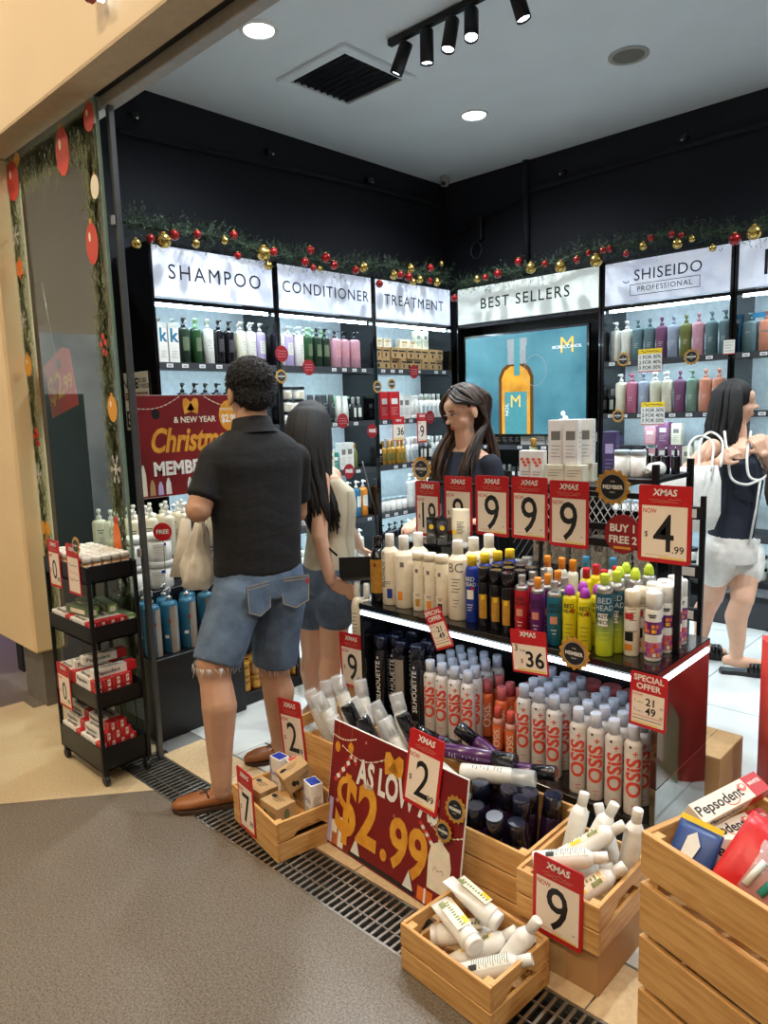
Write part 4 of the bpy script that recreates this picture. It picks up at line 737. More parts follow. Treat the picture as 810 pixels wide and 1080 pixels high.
for k in range(5): a = 2.8 - k * .6; l.stroke([(-.188 + .018 * math.cos(a), .305 + .018 * math.sin(a)), (-.188 + .018 * math.cos(a - .4), .305 + .018 * math.sin(a - .4))], .012, .001, 'white' if k % 2 else 'print_red', FRONT)
for k in range(6): l.stroke([(.13 + .009 * k, .235 - .008 * k), (.136 + .009 * k, .23 - .008 * k)], .013, .001, 'white' if k % 2 else 'print_red', FRONT)
for x, y, s in ((-.245, .16, .011), (-.1, .235, .006), (.02, .21, .006), (-.13, .39, .006), (.27, .1, .008), (.06, .19, .006)): l.prism([(x + (s if k % 2 else s * .45) * math.cos(k * .628), y + (s if k % 2 else s * .45) * math.sin(k * .628)) for k in range(10)], 0, 'salmon', FRONT @ T(0, 0, .001))
l.prism([(.175, .06), (.255, .06), (.26, .15), (.25, .19), (.225, .205), (.225, .235), (.2, .25), (.205, .205), (.18, .19), (.172, .15)], 0, 'cream', FRONT @ T(0, 0, .001)).disc(.215, .12, .028, .035, .0014, 'paper', FRONT); scrib(l, .215, .125, .04, .02, 'olive', FRONT, .0018, 8)
for x, w, h, m in ((-.275, .02, .16, 'lilac'), (-.25, .03, .09, 'cream'), (-.215, .028, .11, 'white'), (-.245, .03, .05, 'print_orange')): l.rect(x - w / 2, .01, x + w / 2, h, .001, m, FRONT)
for x in (-.14, .1, .275): l.prism([(x - .022, .02), (x + .022, .02), (x, .075)], 0, 'pale', FRONT @ T(0, 0, .0012))
l.rect(-.17, .008, .13, .022, .0011, 'ink', FRONT).rect(.14, .01, .2, .05, .0012, 'print_orange', FRONT).stroke([(.17, .01), (.17, .05)], .008, .0014, 'white', FRONT); l.build('poster_print', t)

# Christmas poster on the window display
t = thing('christmas_poster', 'large red Christmas and New Year member poster above the white pump bottles', 'poster', T(-2.99, 1.845, 1.085) @ RZ(R(90)))
MB().box((0, .003, .23), (.6, .005, .46), 'white').build('board', t)
l = MB().rect(-.298, .002, .298, .458, .0002, 'poster_red', FRONT)
l.text('Christmas', .15, -.02, .25, .0012, 'gold_print', FRONT, bold=.03, shear=.3, sx=.72).text('MEMBER DAY', .085, 0, .125, .0012, 'white', FRONT, bold=.04, sx=.9).text('& NEW YEAR', .038, .0, .345, .0012, 'cream', FRONT, bold=.02)
bells(l, -.02, .415, .06, FRONT); swag(l, -.28, .4, -.08, .45, .02, 'cream', FRONT); swag(l, .06, .45, .27, .43, .03, 'cream', FRONT)
l.disc(.19, .36, .058, .075, .001, 'gold_print', FRONT, 24).text('STARTS FROM', .017, .19, .39, .0014, 'cream', FRONT, bold=.02).text('$2.99', .05, .19, .345, .0014, 'white', FRONT, bold=.03, sx=.8).disc(-.2, .375, .02, .024, .001, 'badge_black', FRONT)
for x, h, m in ((-.28, .15, 'cream'), (-.24, .08, 'kraft'), (-.2, .07, 'lilac'), (-.16, .085, 'white'), (-.05, .08, 'pale'), (.05, .075, 'pale'), (.2, .08, 'white')): l.prism([(x - .014, .01), (x + .014, .01), (x + .012, h * .7), (x + .004, h), (x - .004, h), (x - .012, h * .7)], 0, m, FRONT @ T(0, 0, .001))
l.build('poster_print', t); MB().box((-.0, .035, -.254), (.04, .06, .9), 'dark').build('easel_back', t)

# ------------------------------------------------------------------ black counter gondola
GXc, GY0, GY1 = -1.46, 2.0, 2.42
t = thing('display_gondola', 'low black display gondola with lit shelf edge full of hair sprays', 'display counter', T(GXc, 2.21, 0))
def gp(name, c, d, m, b=.002): return MB().box((c[0] - GXc, c[1] - 2.21, c[2]), d, m, b=b).build(name, t)
gp('top_shelf', (GXc, 2.21, .648), (1.26, .42, .024), 'black_gloss'); gp('lower_deck', (GXc, 2.205, .155), (1.23, .41, .03), 'black_gloss'); gp('plinth', (GXc, 2.22, .07), (1.22, .37, .14), 'dark')
gp('back_panel', (GXc, 2.41, .4), (1.23, .012, .47), 'dark'); gp('side_panel', (-2.08, 2.21, .325), (.02, .41, .61), 'black_gloss')
gp('side_panel', (-.84, 2.21, .46), (.02, .41, .34), 'maroon_gloss'); gp('mirror_panel', (-.84, 2.21, .145), (.02, .41, .29), 'mirror')
gp('edge_light', (GXc, 2.004, .622), (1.24, .01, .016), 'led_soft', .001); gp('edge_light', (-.834, 2.21, .622), (.01, .4, .016), 'led_soft', .001)
for x in (-2.07, -1.5, -.98): gp('tag_post', (x, 2.45, .9), (.014, .014, .48), 'black_metal')
gp('tag_rail', (-1.55, 2.436, .94), (1.15, .008, .03), 'black_metal'); gp('tag_rail', (-1.55, 2.436, 1.12), (1.15, .008, .02), 'black_metal')
gp('sign_post', (-.858, 2.2, .91), (.02, .012, .5), 'black_metal')
gp('riser', (-1.88, 2.34, .77), (.4, .12, .22), 'black_gloss')
gp('under_shelf_light', (GXc, 2.06, .632), (1.2, .02, .006), 'led_under', .001)
jit = random.Random(11)
STAND = []
def row(k, name, label, cat, pts, group, face=20, back=0, dy=.065, dx=0.0, j=9):
    for p in pts:
        for b_ in range(back + 1): STAND.append([p[0] + dx * b_, p[1] + dy * b_, max(v.co.x for q in KIND[k][:2] for v in q[1].vertices), .25 if b_ == 0 else 1.0, (k, name, label, cat, p[2], face + jit.uniform(-j, j), group)])
def stand_apart(x0, x1, y0, y1, blocks):
    """slide standing cans sideways until none passes through another, a panel or a block (x0, x1, y0, y1)"""
    for it in range(400):
        for i, a in enumerate(STAND):
            for b in STAND[i + 1:]:
                dx, dy = b[0] - a[0], b[1] - a[1]; d = math.hypot(dx, dy); g = a[2] + b[2] + .0004 - d
                if g > 0:
                    if d < 1e-6: dx, dy, d = .0, 1.0, 1.0
                    w = a[3] + b[3]; a[0] -= dx / d * g * a[3] / w; a[1] -= dy / d * g * a[3] / w; b[0] += dx / d * g * b[3] / w; b[1] += dy / d * g * b[3] / w
        for a in STAND:
            if a[3] == 0: continue
            a[0] = min(max(a[0], x0 + a[2]), x1 - a[2]); a[1] = min(max(a[1], y0 + a[2]), y1 - a[2])
            for q0, q1, r0, r1 in blocks:
                cx, cy = min(max(a[0], q0), q1), min(max(a[1], r0), r1); dx, dy = a[0] - cx, a[1] - cy; d = math.hypot(dx, dy)
                if d < 1e-6: a[1] = r0 - a[2]
                elif d < a[2]: a[0] += dx / d * (a[2] - d); a[1] += dy / d * (a[2] - d)
    for x, y, r_, w, q in STAND:
        if q: put(q[0], q[1], q[2], q[3], T(x, y, q[4]) @ RZ(R(q[5])), q[6])
    STAND.clear()
UP = 'on the upper gondola shelf'
row('gold_black_bottle', 'styling_bottle', 'black bottle with gold label ' + UP, 'bottle', [((-2.067, 2.085, 0.687)[0], 2.085, .66)], None)
row('blond_bottle', 'shampoo_bottle', 'cream bottle with blue square label ' + UP, 'bottle', [((-1.990, 2.085, 0.683)[0], 2.085, .66)], None)
row('blond_bottle_orange', 'shampoo_bottle', 'wide cream bottle with small orange square ' + UP, 'bottle', [((-1.906, 2.085, 0.677)[0], 2.085, .66)], 'wide cream bottles', back=1, dy=.09)
row('blond_can_olive', 'conditioner_can', 'cream cylinder with olive gold square ' + UP, 'bottle', [((-1.826, 2.085, 0.671)[0], 2.085, .66)], None)
row('blond_can_orange', 'conditioner_can', 'cream cylinder with orange square ' + UP, 'bottle', [((-1.769, 2.085, 0.675)[0], 2.085, .66)], None)
row('blond_can_blue', 'conditioner_can', 'cream cylinder with grey blue square ' + UP, 'bottle', [((-1.709, 2.085, 0.680)[0], 2.085, .66)], None)
row('bc_bottle', 'shampoo_bottle', 'cream bottle with grey BC lettering ' + UP, 'bottle', [((-1.632, 2.085, 0.662)[0], 2.085, .66)], 'cream BC bottles', back=2, dy=.085, dx=.01)
for x, k in (((-1.936, 2.300, 0.866)[0], 'black_box'), ((-1.877, 2.300, 0.872)[0], 'black_box')): put(k, 'treatment_box', 'small black carton with yellow dot behind the cream bottles', 'box', at(x, 2.31, .8805, 15), 'black cartons with yellow dot')
put('white_tube', 'treatment_tube', 'upright white squeeze tube with yellow mark behind the cream bottles', 'tube', at((-1.789, 2.300, 0.878)[0], 2.31, .8805, 18))
row('blue_can', 'hairspray_can', 'blue can with yellow cap ' + UP, 'spray can', [((-1.567, 2.085, 0.659)[0], 2.085, .66)], 'blue cans with yellow caps', back=3, dy=.06, dx=.015)
row('black_gold_can', 'hairspray_can', 'black and gold can ' + UP, 'spray can', [(-1.507, 2.076, 0.660), (-1.450, 2.070, 0.660), (-1.392, 2.059, 0.660)], 'black and gold cans', back=2, dy=.06, dx=.012)
row('red_spray', 'spray_bottle', 'red spray bottle with silver neck ' + UP, 'spray bottle', [(-1.334, 2.057, 0.660)], 'red spray bottles', back=2)
row('purple_spray', 'spray_bottle', 'purple spray bottle with orange nozzle ' + UP, 'spray bottle', [(-1.270, 2.055, 0.660)], 'purple spray bottles', back=2)
row('teal_spray', 'spray_bottle', 'teal spray bottle with silver neck ' + UP, 'spray bottle', [(-1.201, 2.046, 0.660)], 'teal spray bottles', back=1)
row('yellow_can', 'hairspray_can', 'yellow can with purple domed cap ' + UP, 'spray can', [(-1.153, 2.060, 0.660), (-1.097, 2.057, 0.660)], 'yellow cans with purple caps', back=1, dx=.012)
row('redcap_can', 'hairspray_can', 'yellow can with slim red cap at the back of the upper gondola shelf', 'spray can', [(-1.19, 2.24, .66), (-1.13, 2.25, .66), (-1.19, 2.31, .66), (-1.12, 2.32, .66)], 'yellow cans with red caps')
row('master_can', 'hairspray_can', 'teal to lime can with pointed lime cap ' + UP, 'spray can', [(-1.026, 2.055, 0.660), (-1.007, 2.105, 0.660)], 'teal to lime cans', back=0)
row('limecap_can', 'hairspray_can', 'silver can with domed lime cap at the back of the upper gondola shelf', 'spray can', [(-1.05, 2.2, .66), (-1.0, 2.21, .66), (-1.06, 2.27, .66), (-.99, 2.29, .66)], 'silver cans with lime caps')
row('striped_can', 'hairspray_can', 'cream can with red, black and orange bands ' + UP, 'spray can', [(-0.968, 2.108, 0.660), (-0.949, 2.152, 0.660)], 'cream banded cans', face=30)
row('floral_can', 'hairspray_can', 'white can with bright floral print ' + UP, 'spray can', [(-0.908, 2.150, 0.660), (-.895, 2.115, .66)], 'white floral cans', face=20, back=3, dy=.062, dx=-.003)
row('orangecap_can', 'spray_bottle', 'pale bottle with orange nozzle at the back of the upper gondola shelf', 'spray bottle', [(-1.38, 2.3, .66), (-1.32, 2.3, .66), (-1.27, 2.29, .66)], 'pale bottles with orange nozzles')
row('bluecap_can', 'spray_bottle', 'pale bottle with blue nozzle at the back of the upper gondola shelf', 'spray bottle', [(-1.25, 2.35, .66), (-1.16, 2.38, .66)], 'pale bottles with blue nozzles')
row('white_jar', 'cream_jar', 'white jar with pale lid at the back of the upper gondola shelf', 'jar', [(-1.53, 2.33, .76), (-1.45, 2.34, .66), (-1.4, 2.38, .66), (-1.32, 2.38, .66)][1:], 'white jars')
row('purple_box_can', 'styling_can', 'purple can with silver cap at the back of the upper gondola shelf', 'spray can', [(-1.52, 2.32, .66), (-1.52, 2.38, .66)], 'purple cans')
stand_apart(-2.085, -.836, 2.006, 2.418, [(-2.08, -1.68, 2.28, 2.4), (-.869, -.847, 2.193, 2.207)])
LO = 'on the lower gondola deck'
row('silhouette_can', 'hairspray_can', 'tall black can with white vertical lettering ' + LO, 'spray can', [((-2.047, 2.090, 0.223)[0], 2.09, .17), ((-2.025, 2.120, 0.206)[0], 2.12, .17), ((-1.840, 2.080, 0.205)[0], 2.08, .17)], 'tall black cans', face=14, back=1, dy=.07, j=5)
row('silhouette_can_back', 'hairspray_can', 'tall black can turned to its grey back label ' + LO, 'spray can', [((-1.928, 2.080, 0.217)[0], 2.08, .17)], None, face=10)
OS = 'white can with red vertical lettering ' + LO
row('osis_can', 'hairspray_can', OS, 'spray can', [((-1.784, 2.090, 0.181)[0], 2.09, .17), ((-1.723, 2.090, 0.182)[0], 2.09, .17), ((-1.661, 2.090, 0.181)[0], 2.09, .17), ((-1.596, 2.090, 0.179)[0], 2.09, .17), (-1.359, 2.108, 0.170), (-1.293, 2.104, 0.170), (-1.224, 2.087, 0.170), (-1.112, 2.050, 0.170), (-1.049, 2.049, 0.170), (-0.983, 2.042, 0.170), (-0.919, 2.043, 0.170)], 'white cans with red lettering', face=28, back=3, dy=.07, dx=-.004, j=8)
row('orange_osis_can', 'hairspray_can', 'orange can with pink cap and cream lettering ' + LO, 'spray can', [(-1.588, 2.197, 0.170), (-1.5, 2.17, .17), (-1.44, 2.21, .17)], 'orange cans with pink caps', face=26, back=1, dy=.06)
row('small_osis_can', 'styling_bottle', 'small orange bottle with coral cap ' + LO, 'bottle', [(-1.489, 2.134, 0.170), (-1.424, 2.119, 0.170), (-1.41, 2.16, .17)], 'small orange bottles', face=24)
JARS = [(-1.31, 2.362), (-1.23, 2.362), (-1.15, 2.362), (-1.07, 2.362)]
for x, y in JARS: STAND.append([x, y, .0375, 0, None])
stand_apart(-2.068, -.852, 2.012, 2.402, [])
for x, y in JARS:
    for kz in range(3): put('coral_jar', 'wax_jar', 'coral styling jar stacked behind the white spray cans', 'jar', at(x, y, .17 + .0862 * kz, 25 + jit.uniform(-10, 10)), 'stacked coral jars')

# brown carton beside the gondola with two white bottles on it
t = thing('carton', 'brown upright carton beside the gondola carrying two white bottles', 'box', T(-2.185, 2.155, 0)); MB().box((0, 0, .205), (.17, .2, .41), 'carton', b=.003).build('body', t); MB().box((0, 0, .4108), (.03, .19, .0008), 'kraft').build('tape', t)
kind('slim_white_bottle', ('body', MB().loft([(0, .026, .026), (.005, .028, .028), (.2, .028, .028), (.225, .022, .022), (.24, .012, .012)], 'cream', 16)), ('cap', MB().lathe([(.013, .238), (.014, .25), (.013, .3), (.01, .305)], 'white', 12)), ('label', cyl_lines((lb2 := MB()), .0286, .17, 8, .016, .5, 'ink') or lb2))
for x, y in ((-2.14, 2.1), (-2.199, 2.1)): put('slim_white_bottle', 'shampoo_bottle', 'slim cream bottle with tall cap standing on the brown carton', 'bottle', at(x, y, .412, 10), 'bottles on the brown carton')
t = thing('carton', 'brown carton on the white tiles behind the gondola end', 'box', T(-.9, 2.62, 0)); MB().box((0, 0, .1), (.18, .24, .2), 'carton', b=.002).build('body', t)
MB().box((.045, 0, .201), (.088, .238, .003), 'kraft').build('flap', t); MB().box((-.045, 0, .201), (.088, .238, .003), 'kraft').build('flap', t)

# ------------------------------------------------------------------ wooden crates
CRATES = {}
def slat_mesh(L, h, th, notch=False, m='pine_x'):
    if notch:
        a, q = L * .2, h * .45; poly = [(-L / 2, 0), (-a - .02, 0), (-a + .015, q), (a - .015, q), (a + .02, 0), (L / 2, 0), (L / 2, h), (-L / 2, h)]
        return MB().prism(poly, th, m, T(0, th / 2, 0) @ FRONT).mesh('slat')
    return MB().box((0, 0, h / 2), (L, th, h), m, b=.0015).mesh('slat')
def crate(X, w, d, levels, label, th=.01, notch=True, m='pine_x', floor=None):
    t = thing('wooden_crate', label, 'crate', X); z0, z1 = levels[-1][0], levels[0][1]
    MB().box((0, 0, floor - .004 if floor else z0 + .006), (w - .02, d - .02, .008), m).build('bottom_board', t); CRATES[label] = (X.inverted(), w / 2, d / 2, floor or z0 + .01, z1)
    for sx in (-1, 1):
        for sy in (-1, 1): MB().box((sx * (w / 2 - th - .012), sy * (d / 2 - th - .012), (z0 + z1) / 2 - .002), (.024, .024, z1 - z0 - .006), 'pine_end', b=.001).build('corner_post', t)
    for i, (a, b_) in enumerate(levels):
        h = b_ - a; lm = slat_mesh(w, h, th, m=m); sm = slat_mesh(d - 2 * th, h, th, notch and i == 0, m)
        for sy in (-1, 1): obj('slat', lm, t, T(0, sy * (d / 2 - th / 2), a))
        for sx in (-1, 1): obj('slat', sm, t, T(sx * (w / 2 - th / 2), 0, a) @ RZ(R(90)))
    return t
crate(cX7, .33, .25, [(.072, .138), (.002, .067)], 'small pine crate of little cartons beside the brown shoe', floor=.09)
cXF = T(-1.012, 1.332, 0) @ RZ(R(-4)); crate(cXF, .3, .23, [(.067, .13), (.002, .062)], 'small pine crate holding white tubes, standing on the drain grate')
crate(T(-1.97, 1.745, 0), .31, .27, [(.185, .265), (.095, .18), (.002, .09)], 'tall pine crate of clear capped bottles behind the carton crate', floor=.15)
crate(T(-1.584, 1.698, 0), .388, .3, [(.162, .235), (.083, .156), (.002, .077)], 'pine crate of purple bottles behind the red poster', floor=.14)
crate(T(-1.185, 1.69, 0), .4, .31, [(.168, .245), (.086, .162), (.002, .08)], 'pine crate of dark capped bottles beside the red poster', floor=.06)
cX9 = T(-.855, 1.613, .118); crate(cX9, .235, .29, [(.068, .132), (.002, .063)], 'pine crate of white botanical bottles on a brown carton')
t = thing('carton', 'brown carton under the crate of white botanical bottles', 'box', T(-.855, 1.613, 0)); MB().box((0, 0, .058), (.225, .27, .116), 'carton', b=.002).build('body', t); MB().box((0, -.1355, .058), (.05, .001, .116), 'kraft').build('tape', t)
bx = Vector((math.cos(R(-18)), math.sin(R(-18)), 0)); by = Vector((-bx.y, bx.x, 0)); bc = Vector((-.634, 1.456, 0)) + bx * .26 + by * .18
cXB = T(bc.x, bc.y, 0) @ RZ(R(-18)); crate(cXB, .52, .36, [(.398, .5), (.26, .376), (.125, .245), (.004, .11)], 'large slatted pine crate filled with toothpaste boxes', th=.014, notch=False, floor=.36)
PILE = []
def lay(k, name, label, cat, X, group):
    R_ = .0255 if 'tube' in k else max(v.co.x for v in KIND[k][0][1].vertices); L_ = max(v.co.z for q in KIND[k] for v in q[1].vertices)
    PILE.append([X.translation.copy(), X.to_3x3() @ Vector((0, 0, 1)), R_, L_, (k, name, label, cat, X.to_3x3().to_4x4(), group)])
def seg_gap(p, d, q, e):
    """closest points of two segments p..p+d and q..q+e"""
    r = p - q; a, b, c, f, g = d.dot(d), d.dot(e), e.dot(e), d.dot(r), e.dot(r); D_ = a * c - b * b
    s = min(max((b * g - c * f) / D_, 0), 1) if D_ > 1e-9 else .5
    t = min(max((b * s + g) / c, 0), 1); s = min(max((b * t - f) / a, 0), 1)
    return p + d * s, q + e * t
def settle(labels, th=.011):
    """push piled bottles apart and out of the slats until they only touch"""
    cr = [CRATES[q] for q in labels]
    for it in range(260):
        for i, a in enumerate(PILE):
            pa, da = a[0] + a[1] * a[2] * .8, a[1] * (a[3] - a[2] * 1.6)
            for b in PILE[i + 1:]:
                if (a[0] - b[0]).length > a[3] + b[3]: continue
                pb, db = b[0] + b[1] * b[2] * .8, b[1] * (b[3] - b[2] * 1.6); x, y = seg_gap(pa, da, pb, db); v = y - x; g = (a[2] + b[2]) * .985 - v.length
                if g > 0: v = (v.normalized() if v.length > 1e-6 else Vector((0, 0, 1))) + Vector((0, 0, .12 if b[0].z > a[0].z else -.12)); v = v.normalized() * (g * .5); a[0] -= v; b[0] += v; pa = pa - v
        for a in PILE:
            for X, hw, hd, fl, rim in cr:
                for s in (0, .2, .4, .6, .8, 1.0):
                    w = a[0] + a[1] * (a[3] * s); q = X @ w; rr_ = a[2] * (1.0 if 0 < s < 1 else (1 - a[1].z ** 2) ** .5 + .02)
                    rx = a[2] * max(.15, (1 - (X.to_3x3() @ a[1]).x ** 2) ** .5); ry = a[2] * max(.15, (1 - (X.to_3x3() @ a[1]).y ** 2) ** .5)
                    if abs(q.x) > hw + rx or abs(q.y) > hd + ry or q.z - rr_ > rim: continue
                    ix, iy = hw - th - rx, hd - th - ry; mv = Vector((0, 0, 0))
                    if abs(q.x) > ix or abs(q.y) > iy:
                        px, py = max(abs(q.x) - ix, 0), max(abs(q.y) - iy, 0); up = rim + rr_ - q.z
                        out = min(hw + rx - abs(q.x) if abs(q.x) > hw else 9, hd + ry - abs(q.y) if abs(q.y) > hd else 9)
                        if up < min(math.hypot(px, py), out): mv.z = up
                        elif out < math.hypot(px, py):
                            if hw + rx - abs(q.x) == out: mv.x = math.copysign(out, q.x)
                            else: mv.y = math.copysign(out, q.y)
                        else: mv.x = -math.copysign(px, q.x); mv.y = -math.copysign(py, q.y)
                    if abs(q.x) < hw and abs(q.y) < hd and q.z - rr_ < fl: mv.z = max(mv.z, fl + rr_ - q.z)
                    ex, ey = abs(q.x) - (hw - th - .025 - rx), abs(q.y) - (hd - th - .025 - ry)
                    if mv.length == 0 and ex > 0 and ey > 0 and abs(q.x) < hw and abs(q.y) < hd:      # the corner posts
                        if ex < ey: mv.x = -math.copysign(ex, q.x)
                        else: mv.y = -math.copysign(ey, q.y)
                    if mv.length > 0: a[0] += X.inverted().to_3x3() @ (mv * .6)
    for p, d, r_, L_, (k, name, label, cat, M_, group) in PILE: put(k, name, label, cat, T(*p) @ M_, group)
    PILE.clear()
def aim(p, d, roll=0): return T(*p) @ Vector(d).normalized().to_track_quat('Z', 'Y').to_matrix().to_4x4() @ RZ(R(roll))
# carton crate
c7 = 'in the crate by the shoe'
put('blue_top_box', 'soap_box', 'white carton with blue top standing at the back corner ' + c7, 'box', cX7 @ at(-.116, .042, .0905, 8)); put('red_top_box', 'soap_box', 'white carton with red top ' + c7, 'box', cX7 @ at(-.05, .072, .0905, 8))
put('blue_top_box', 'soap_box', 'white carton with blue top standing at the handle side ' + c7, 'box', cX7 @ at(.118, .045, .0905, -4))
put('kraft_box', 'soap_box', 'brown kraft carton tilted on the others ' + c7, 'box', cX7 @ T(.032, .035, .1745) @ RZ(R(84)) @ Matrix.Rotation(R(-20), 4, 'Y'))
put('kraft_box', 'soap_box', 'brown kraft carton lying flat at the front ' + c7, 'box', cX7 @ at(.06, -.062, .0905, 8)); put('kraft_box', 'soap_box', 'brown kraft carton half hidden behind the price tag ' + c7, 'box', cX7 @ at(-.068, -.058, .0905, 6))
put('kraft_box', 'soap_box', 'brown kraft carton lying under the tilted one ' + c7, 'box', cX7 @ at(.03, .066, .0905, 3))
# clear and purple bottles leaning out of the back crates
cl = 'clear capped pearl white bottle leaning out of the back crates'
for x, y, z, dx, dy in ((-1.93, 1.69, .2, -.42, -.15), (-1.88, 1.76, .24, -.36, -.08), (-1.835, 1.68, .22, -.5, -.25), (-2.0, 1.76, .18, -.3, .1), (-1.655, 1.67, .25, -.6, -.14), (-1.57, 1.69, .25, -.6, -.1), (-1.5, 1.67, .22, -.6, -.1), (-1.84, 1.83, .2, -.3, .1), (-1.71, 1.6, .19, -.45, -.15), (-1.62, 1.79, .22, -.45, .1)):
    lay('clear_cap_bottle', 'styling_bottle', cl, 'bottle', aim((x, y, z), (dx, dy, 1), jit.uniform(-40, 40)), 'clear capped bottles in the back crates')
pu = 'glossy purple bottle with black cap leaning in the crate behind the poster'
for x, y, z, dx, dy in ((-1.61, 1.62, .24, -.62, -.14), (-1.525, 1.61, .22, -.62, -.14), (-1.44, 1.7, .22, -.6, -.08)): lay('purple_bottle', 'hair_bottle', pu, 'bottle', aim((x, y, z), (dx, dy, 1), jit.uniform(-90, 90)), 'purple bottles leaning behind the poster')
pd = 'glossy purple bottle lying on the pile in front of the white spray cans'
for p, d in (((-1.22, 1.84, .24), (-1, -.1, .45)), ((-1.3, 1.78, .26), (1, .3, .12)), ((-1.36, 1.86, .23), (-.9, -.35, .35)), ((-1.28, 1.88, .23), (-.8, -.5, .4)), ((-1.4, 1.7, .3), (1, .18, .1))): lay('purple_bottle', 'hair_bottle', pd if d[2] < .9 else 'glossy purple bottle standing upright in front of the orange spray cans', 'bottle', aim(p, d, jit.uniform(-90, 90)), 'purple bottles on the pile' if d[2] < .9 else 'upright purple bottles')
lay('clear_cap_bottle', 'styling_bottle', 'clear capped pearl bottle lying across the dark bottles', 'bottle', aim((-1.31, 1.68, .31), (1, .42, .06), 200), None)
lay('clear_cap_bottle', 'styling_bottle', 'clear capped pearl bottle lying beside the member badges', 'bottle', aim((-1.25, 1.6, .29), (-.9, .3, .05), 20), None)
dk = 'dark purple bottle with shiny navy cap standing in the crate beside the poster'
for x, y, h in ((-1.32, 1.6, 0), (-1.26, 1.59, .0), (-1.2, 1.6, .01), (-1.12, 1.6, .02), (-1.3, 1.66, .03), (-1.23, 1.66, .05), (-1.16, 1.67, .05), (-1.09, 1.66, .04), (-1.27, 1.73, .02), (-1.19, 1.74, .06), (-1.11, 1.73, .04), (-1.05, 1.74, .03), (-1.06, 1.62, .0), (-1.24, 1.8, .03), (-1.15, 1.8, .03), (-1.07, 1.8, .02)):
    lay('dark_bottle', 'hair_bottle', dk, 'bottle', aim((x, y, .072 + h), (jit.uniform(-.34, .2), jit.uniform(-.3, .12), 1)), 'dark bottles standing in the crate')
settle(['tall pine crate of clear capped bottles behind the carton crate', 'pine crate of purple bottles behind the red poster', 'pine crate of dark capped bottles beside the red poster'])
# botanical bottles
bo = 'white bottle with green botanical label in the crate on the brown carton'
for k, p, d, r_ in (('botanic_bottle', (-.80, 1.69, .2), (-.42, .2, 1), -30), ('botanic_bottle', (-.765, 1.72, .2), (.12, .1, 1), 10), ('botanic_bottle', (-.95, 1.55, .22), (1, .75, .28), 150), ('botanic_bottle_back', (-.93, 1.5, .245), (1, .62, .2), 170), ('botanic_bottle', (-.85, 1.5, .2), (.55, .7, .5), 190), ('botanic_bottle_back', (-.9, 1.66, .2), (.1, .3, 1), 20), ('botanic_bottle', (-.92, 1.62, .22), (.7, .6, .55), 160), ('botanic_bottle', (-.86, 1.66, .2), (.3, .25, .8), 10)):
    lay(k, 'shampoo_bottle', (bo if Vector(d).normalized().z > .7 else bo.replace('bottle with', 'bottle lying with')) if k == 'botanic_bottle' else 'white bottle showing its grey printed back in the crate on the brown carton', 'bottle', aim(p, d, r_), 'botanical bottles with green label' if k == 'botanic_bottle' else 'botanical bottles showing the back')
settle(['pine crate of white botanical bottles on a brown carton'])
for k, p, d, r_, lab in (('botanic_tube', (.03, -.02, .12), (-1, .25, .12), 170, 'white flat tube with green print lying in the crate on the grate'), ('botanic_tube', (.05, .05, .11), (-.9, -.1, .3), 195, 'white flat tube with green print lying in the crate on the grate'),
    ('botanic_bottle_back', (.01, -.075, .06), (.75, .6, .34), 180, 'white bottle with grey back text lying in the crate on the grate'), ('botanic_bottle', (-.02, -.04, .04), (.5, .6, .42), 150, 'white bottle with green label lying in the crate on the grate'), ('botanic_bottle_back', (.05, .0, .05), (.4, .3, .8), 40, 'plain white bottle standing at the handle of the crate on the grate'), ('botanic_tube', (-.1, -.05, .06), (.6, .5, .1), 180, 'white flat tube with green print lying in the crate on the grate')):
    lay(k, 'care_tube' if 'tube' in k else 'shampoo_bottle', lab, 'tube' if 'tube' in k else 'bottle', cXF @ aim(p, d, r_), 'white tubes in the front crate' if 'tube' in k else None)
settle(['small pine crate holding white tubes, standing on the drain grate'])
# toothpaste in the large crate
def cb(x, y, z): return cXB @ T(x, y, z)
kind('big_paste_box', *[('carton', MB().box((0, 0, .02), (.22, .05, .04), 'paper', b=.001)), ('print', (lambda l: (l.text('Pepsodent', .034, -.035, 0, .0406, 'ink', I4, bold=.02), l.rect(.06, -.025, .11, .025, .0404, 'red'), l.text('WHITE', .012, .085, .005, .0408, 'white', bold=.02), l.disc(.045, .006, .012, .01, .0406, 'coral'), l.disc(.047, .008, .006, .005, .0408, 'paper'), l.stroke([(.0 + .022 * math.cos(k * .35 + .3), -.004 - .016 * math.sin(k * .35 + .3)) for k in range(8)], .0025, .0406, 'coral'), l.text('Pepsodent', .026, -.03, .02, .0004, 'ink', front(.05), bold=.02), l.rect(.05, .002, .11, .038, .0003, 'red', front(.05)), l))(MB())[-1])])
pb = 'white toothpaste box with red end %s in the large crate'
put('big_paste_box', 'toothpaste_box', pb % 'tilted up at the back', 'box', T(-.527, 1.662, .508) @ RZ(R(70)) @ Matrix.Rotation(R(-6), 4, 'Y') @ Matrix.Rotation(R(28), 4, 'X'))
put('big_paste_box', 'toothpaste_box', pb % 'standing on edge in the middle', 'box', T(-.43, 1.58, .475) @ RZ(R(34)) @ Matrix.Rotation(R(62), 4, 'X'))
put('big_paste_box', 'toothpaste_box', pb % 'lying under the tilted one', 'box', T(-.505, 1.63, .45) @ RZ(R(66)) @ Matrix.Rotation(R(20), 4, 'X'))
for i in range(4): put('big_paste_box', 'toothpaste_box', pb % 'lying low', 'box', cXB @ at(-.13 + .235 * (i % 2), -.09 + .1 * (i // 2), .3605, 2 * i), 'low toothpaste boxes in the large crate')
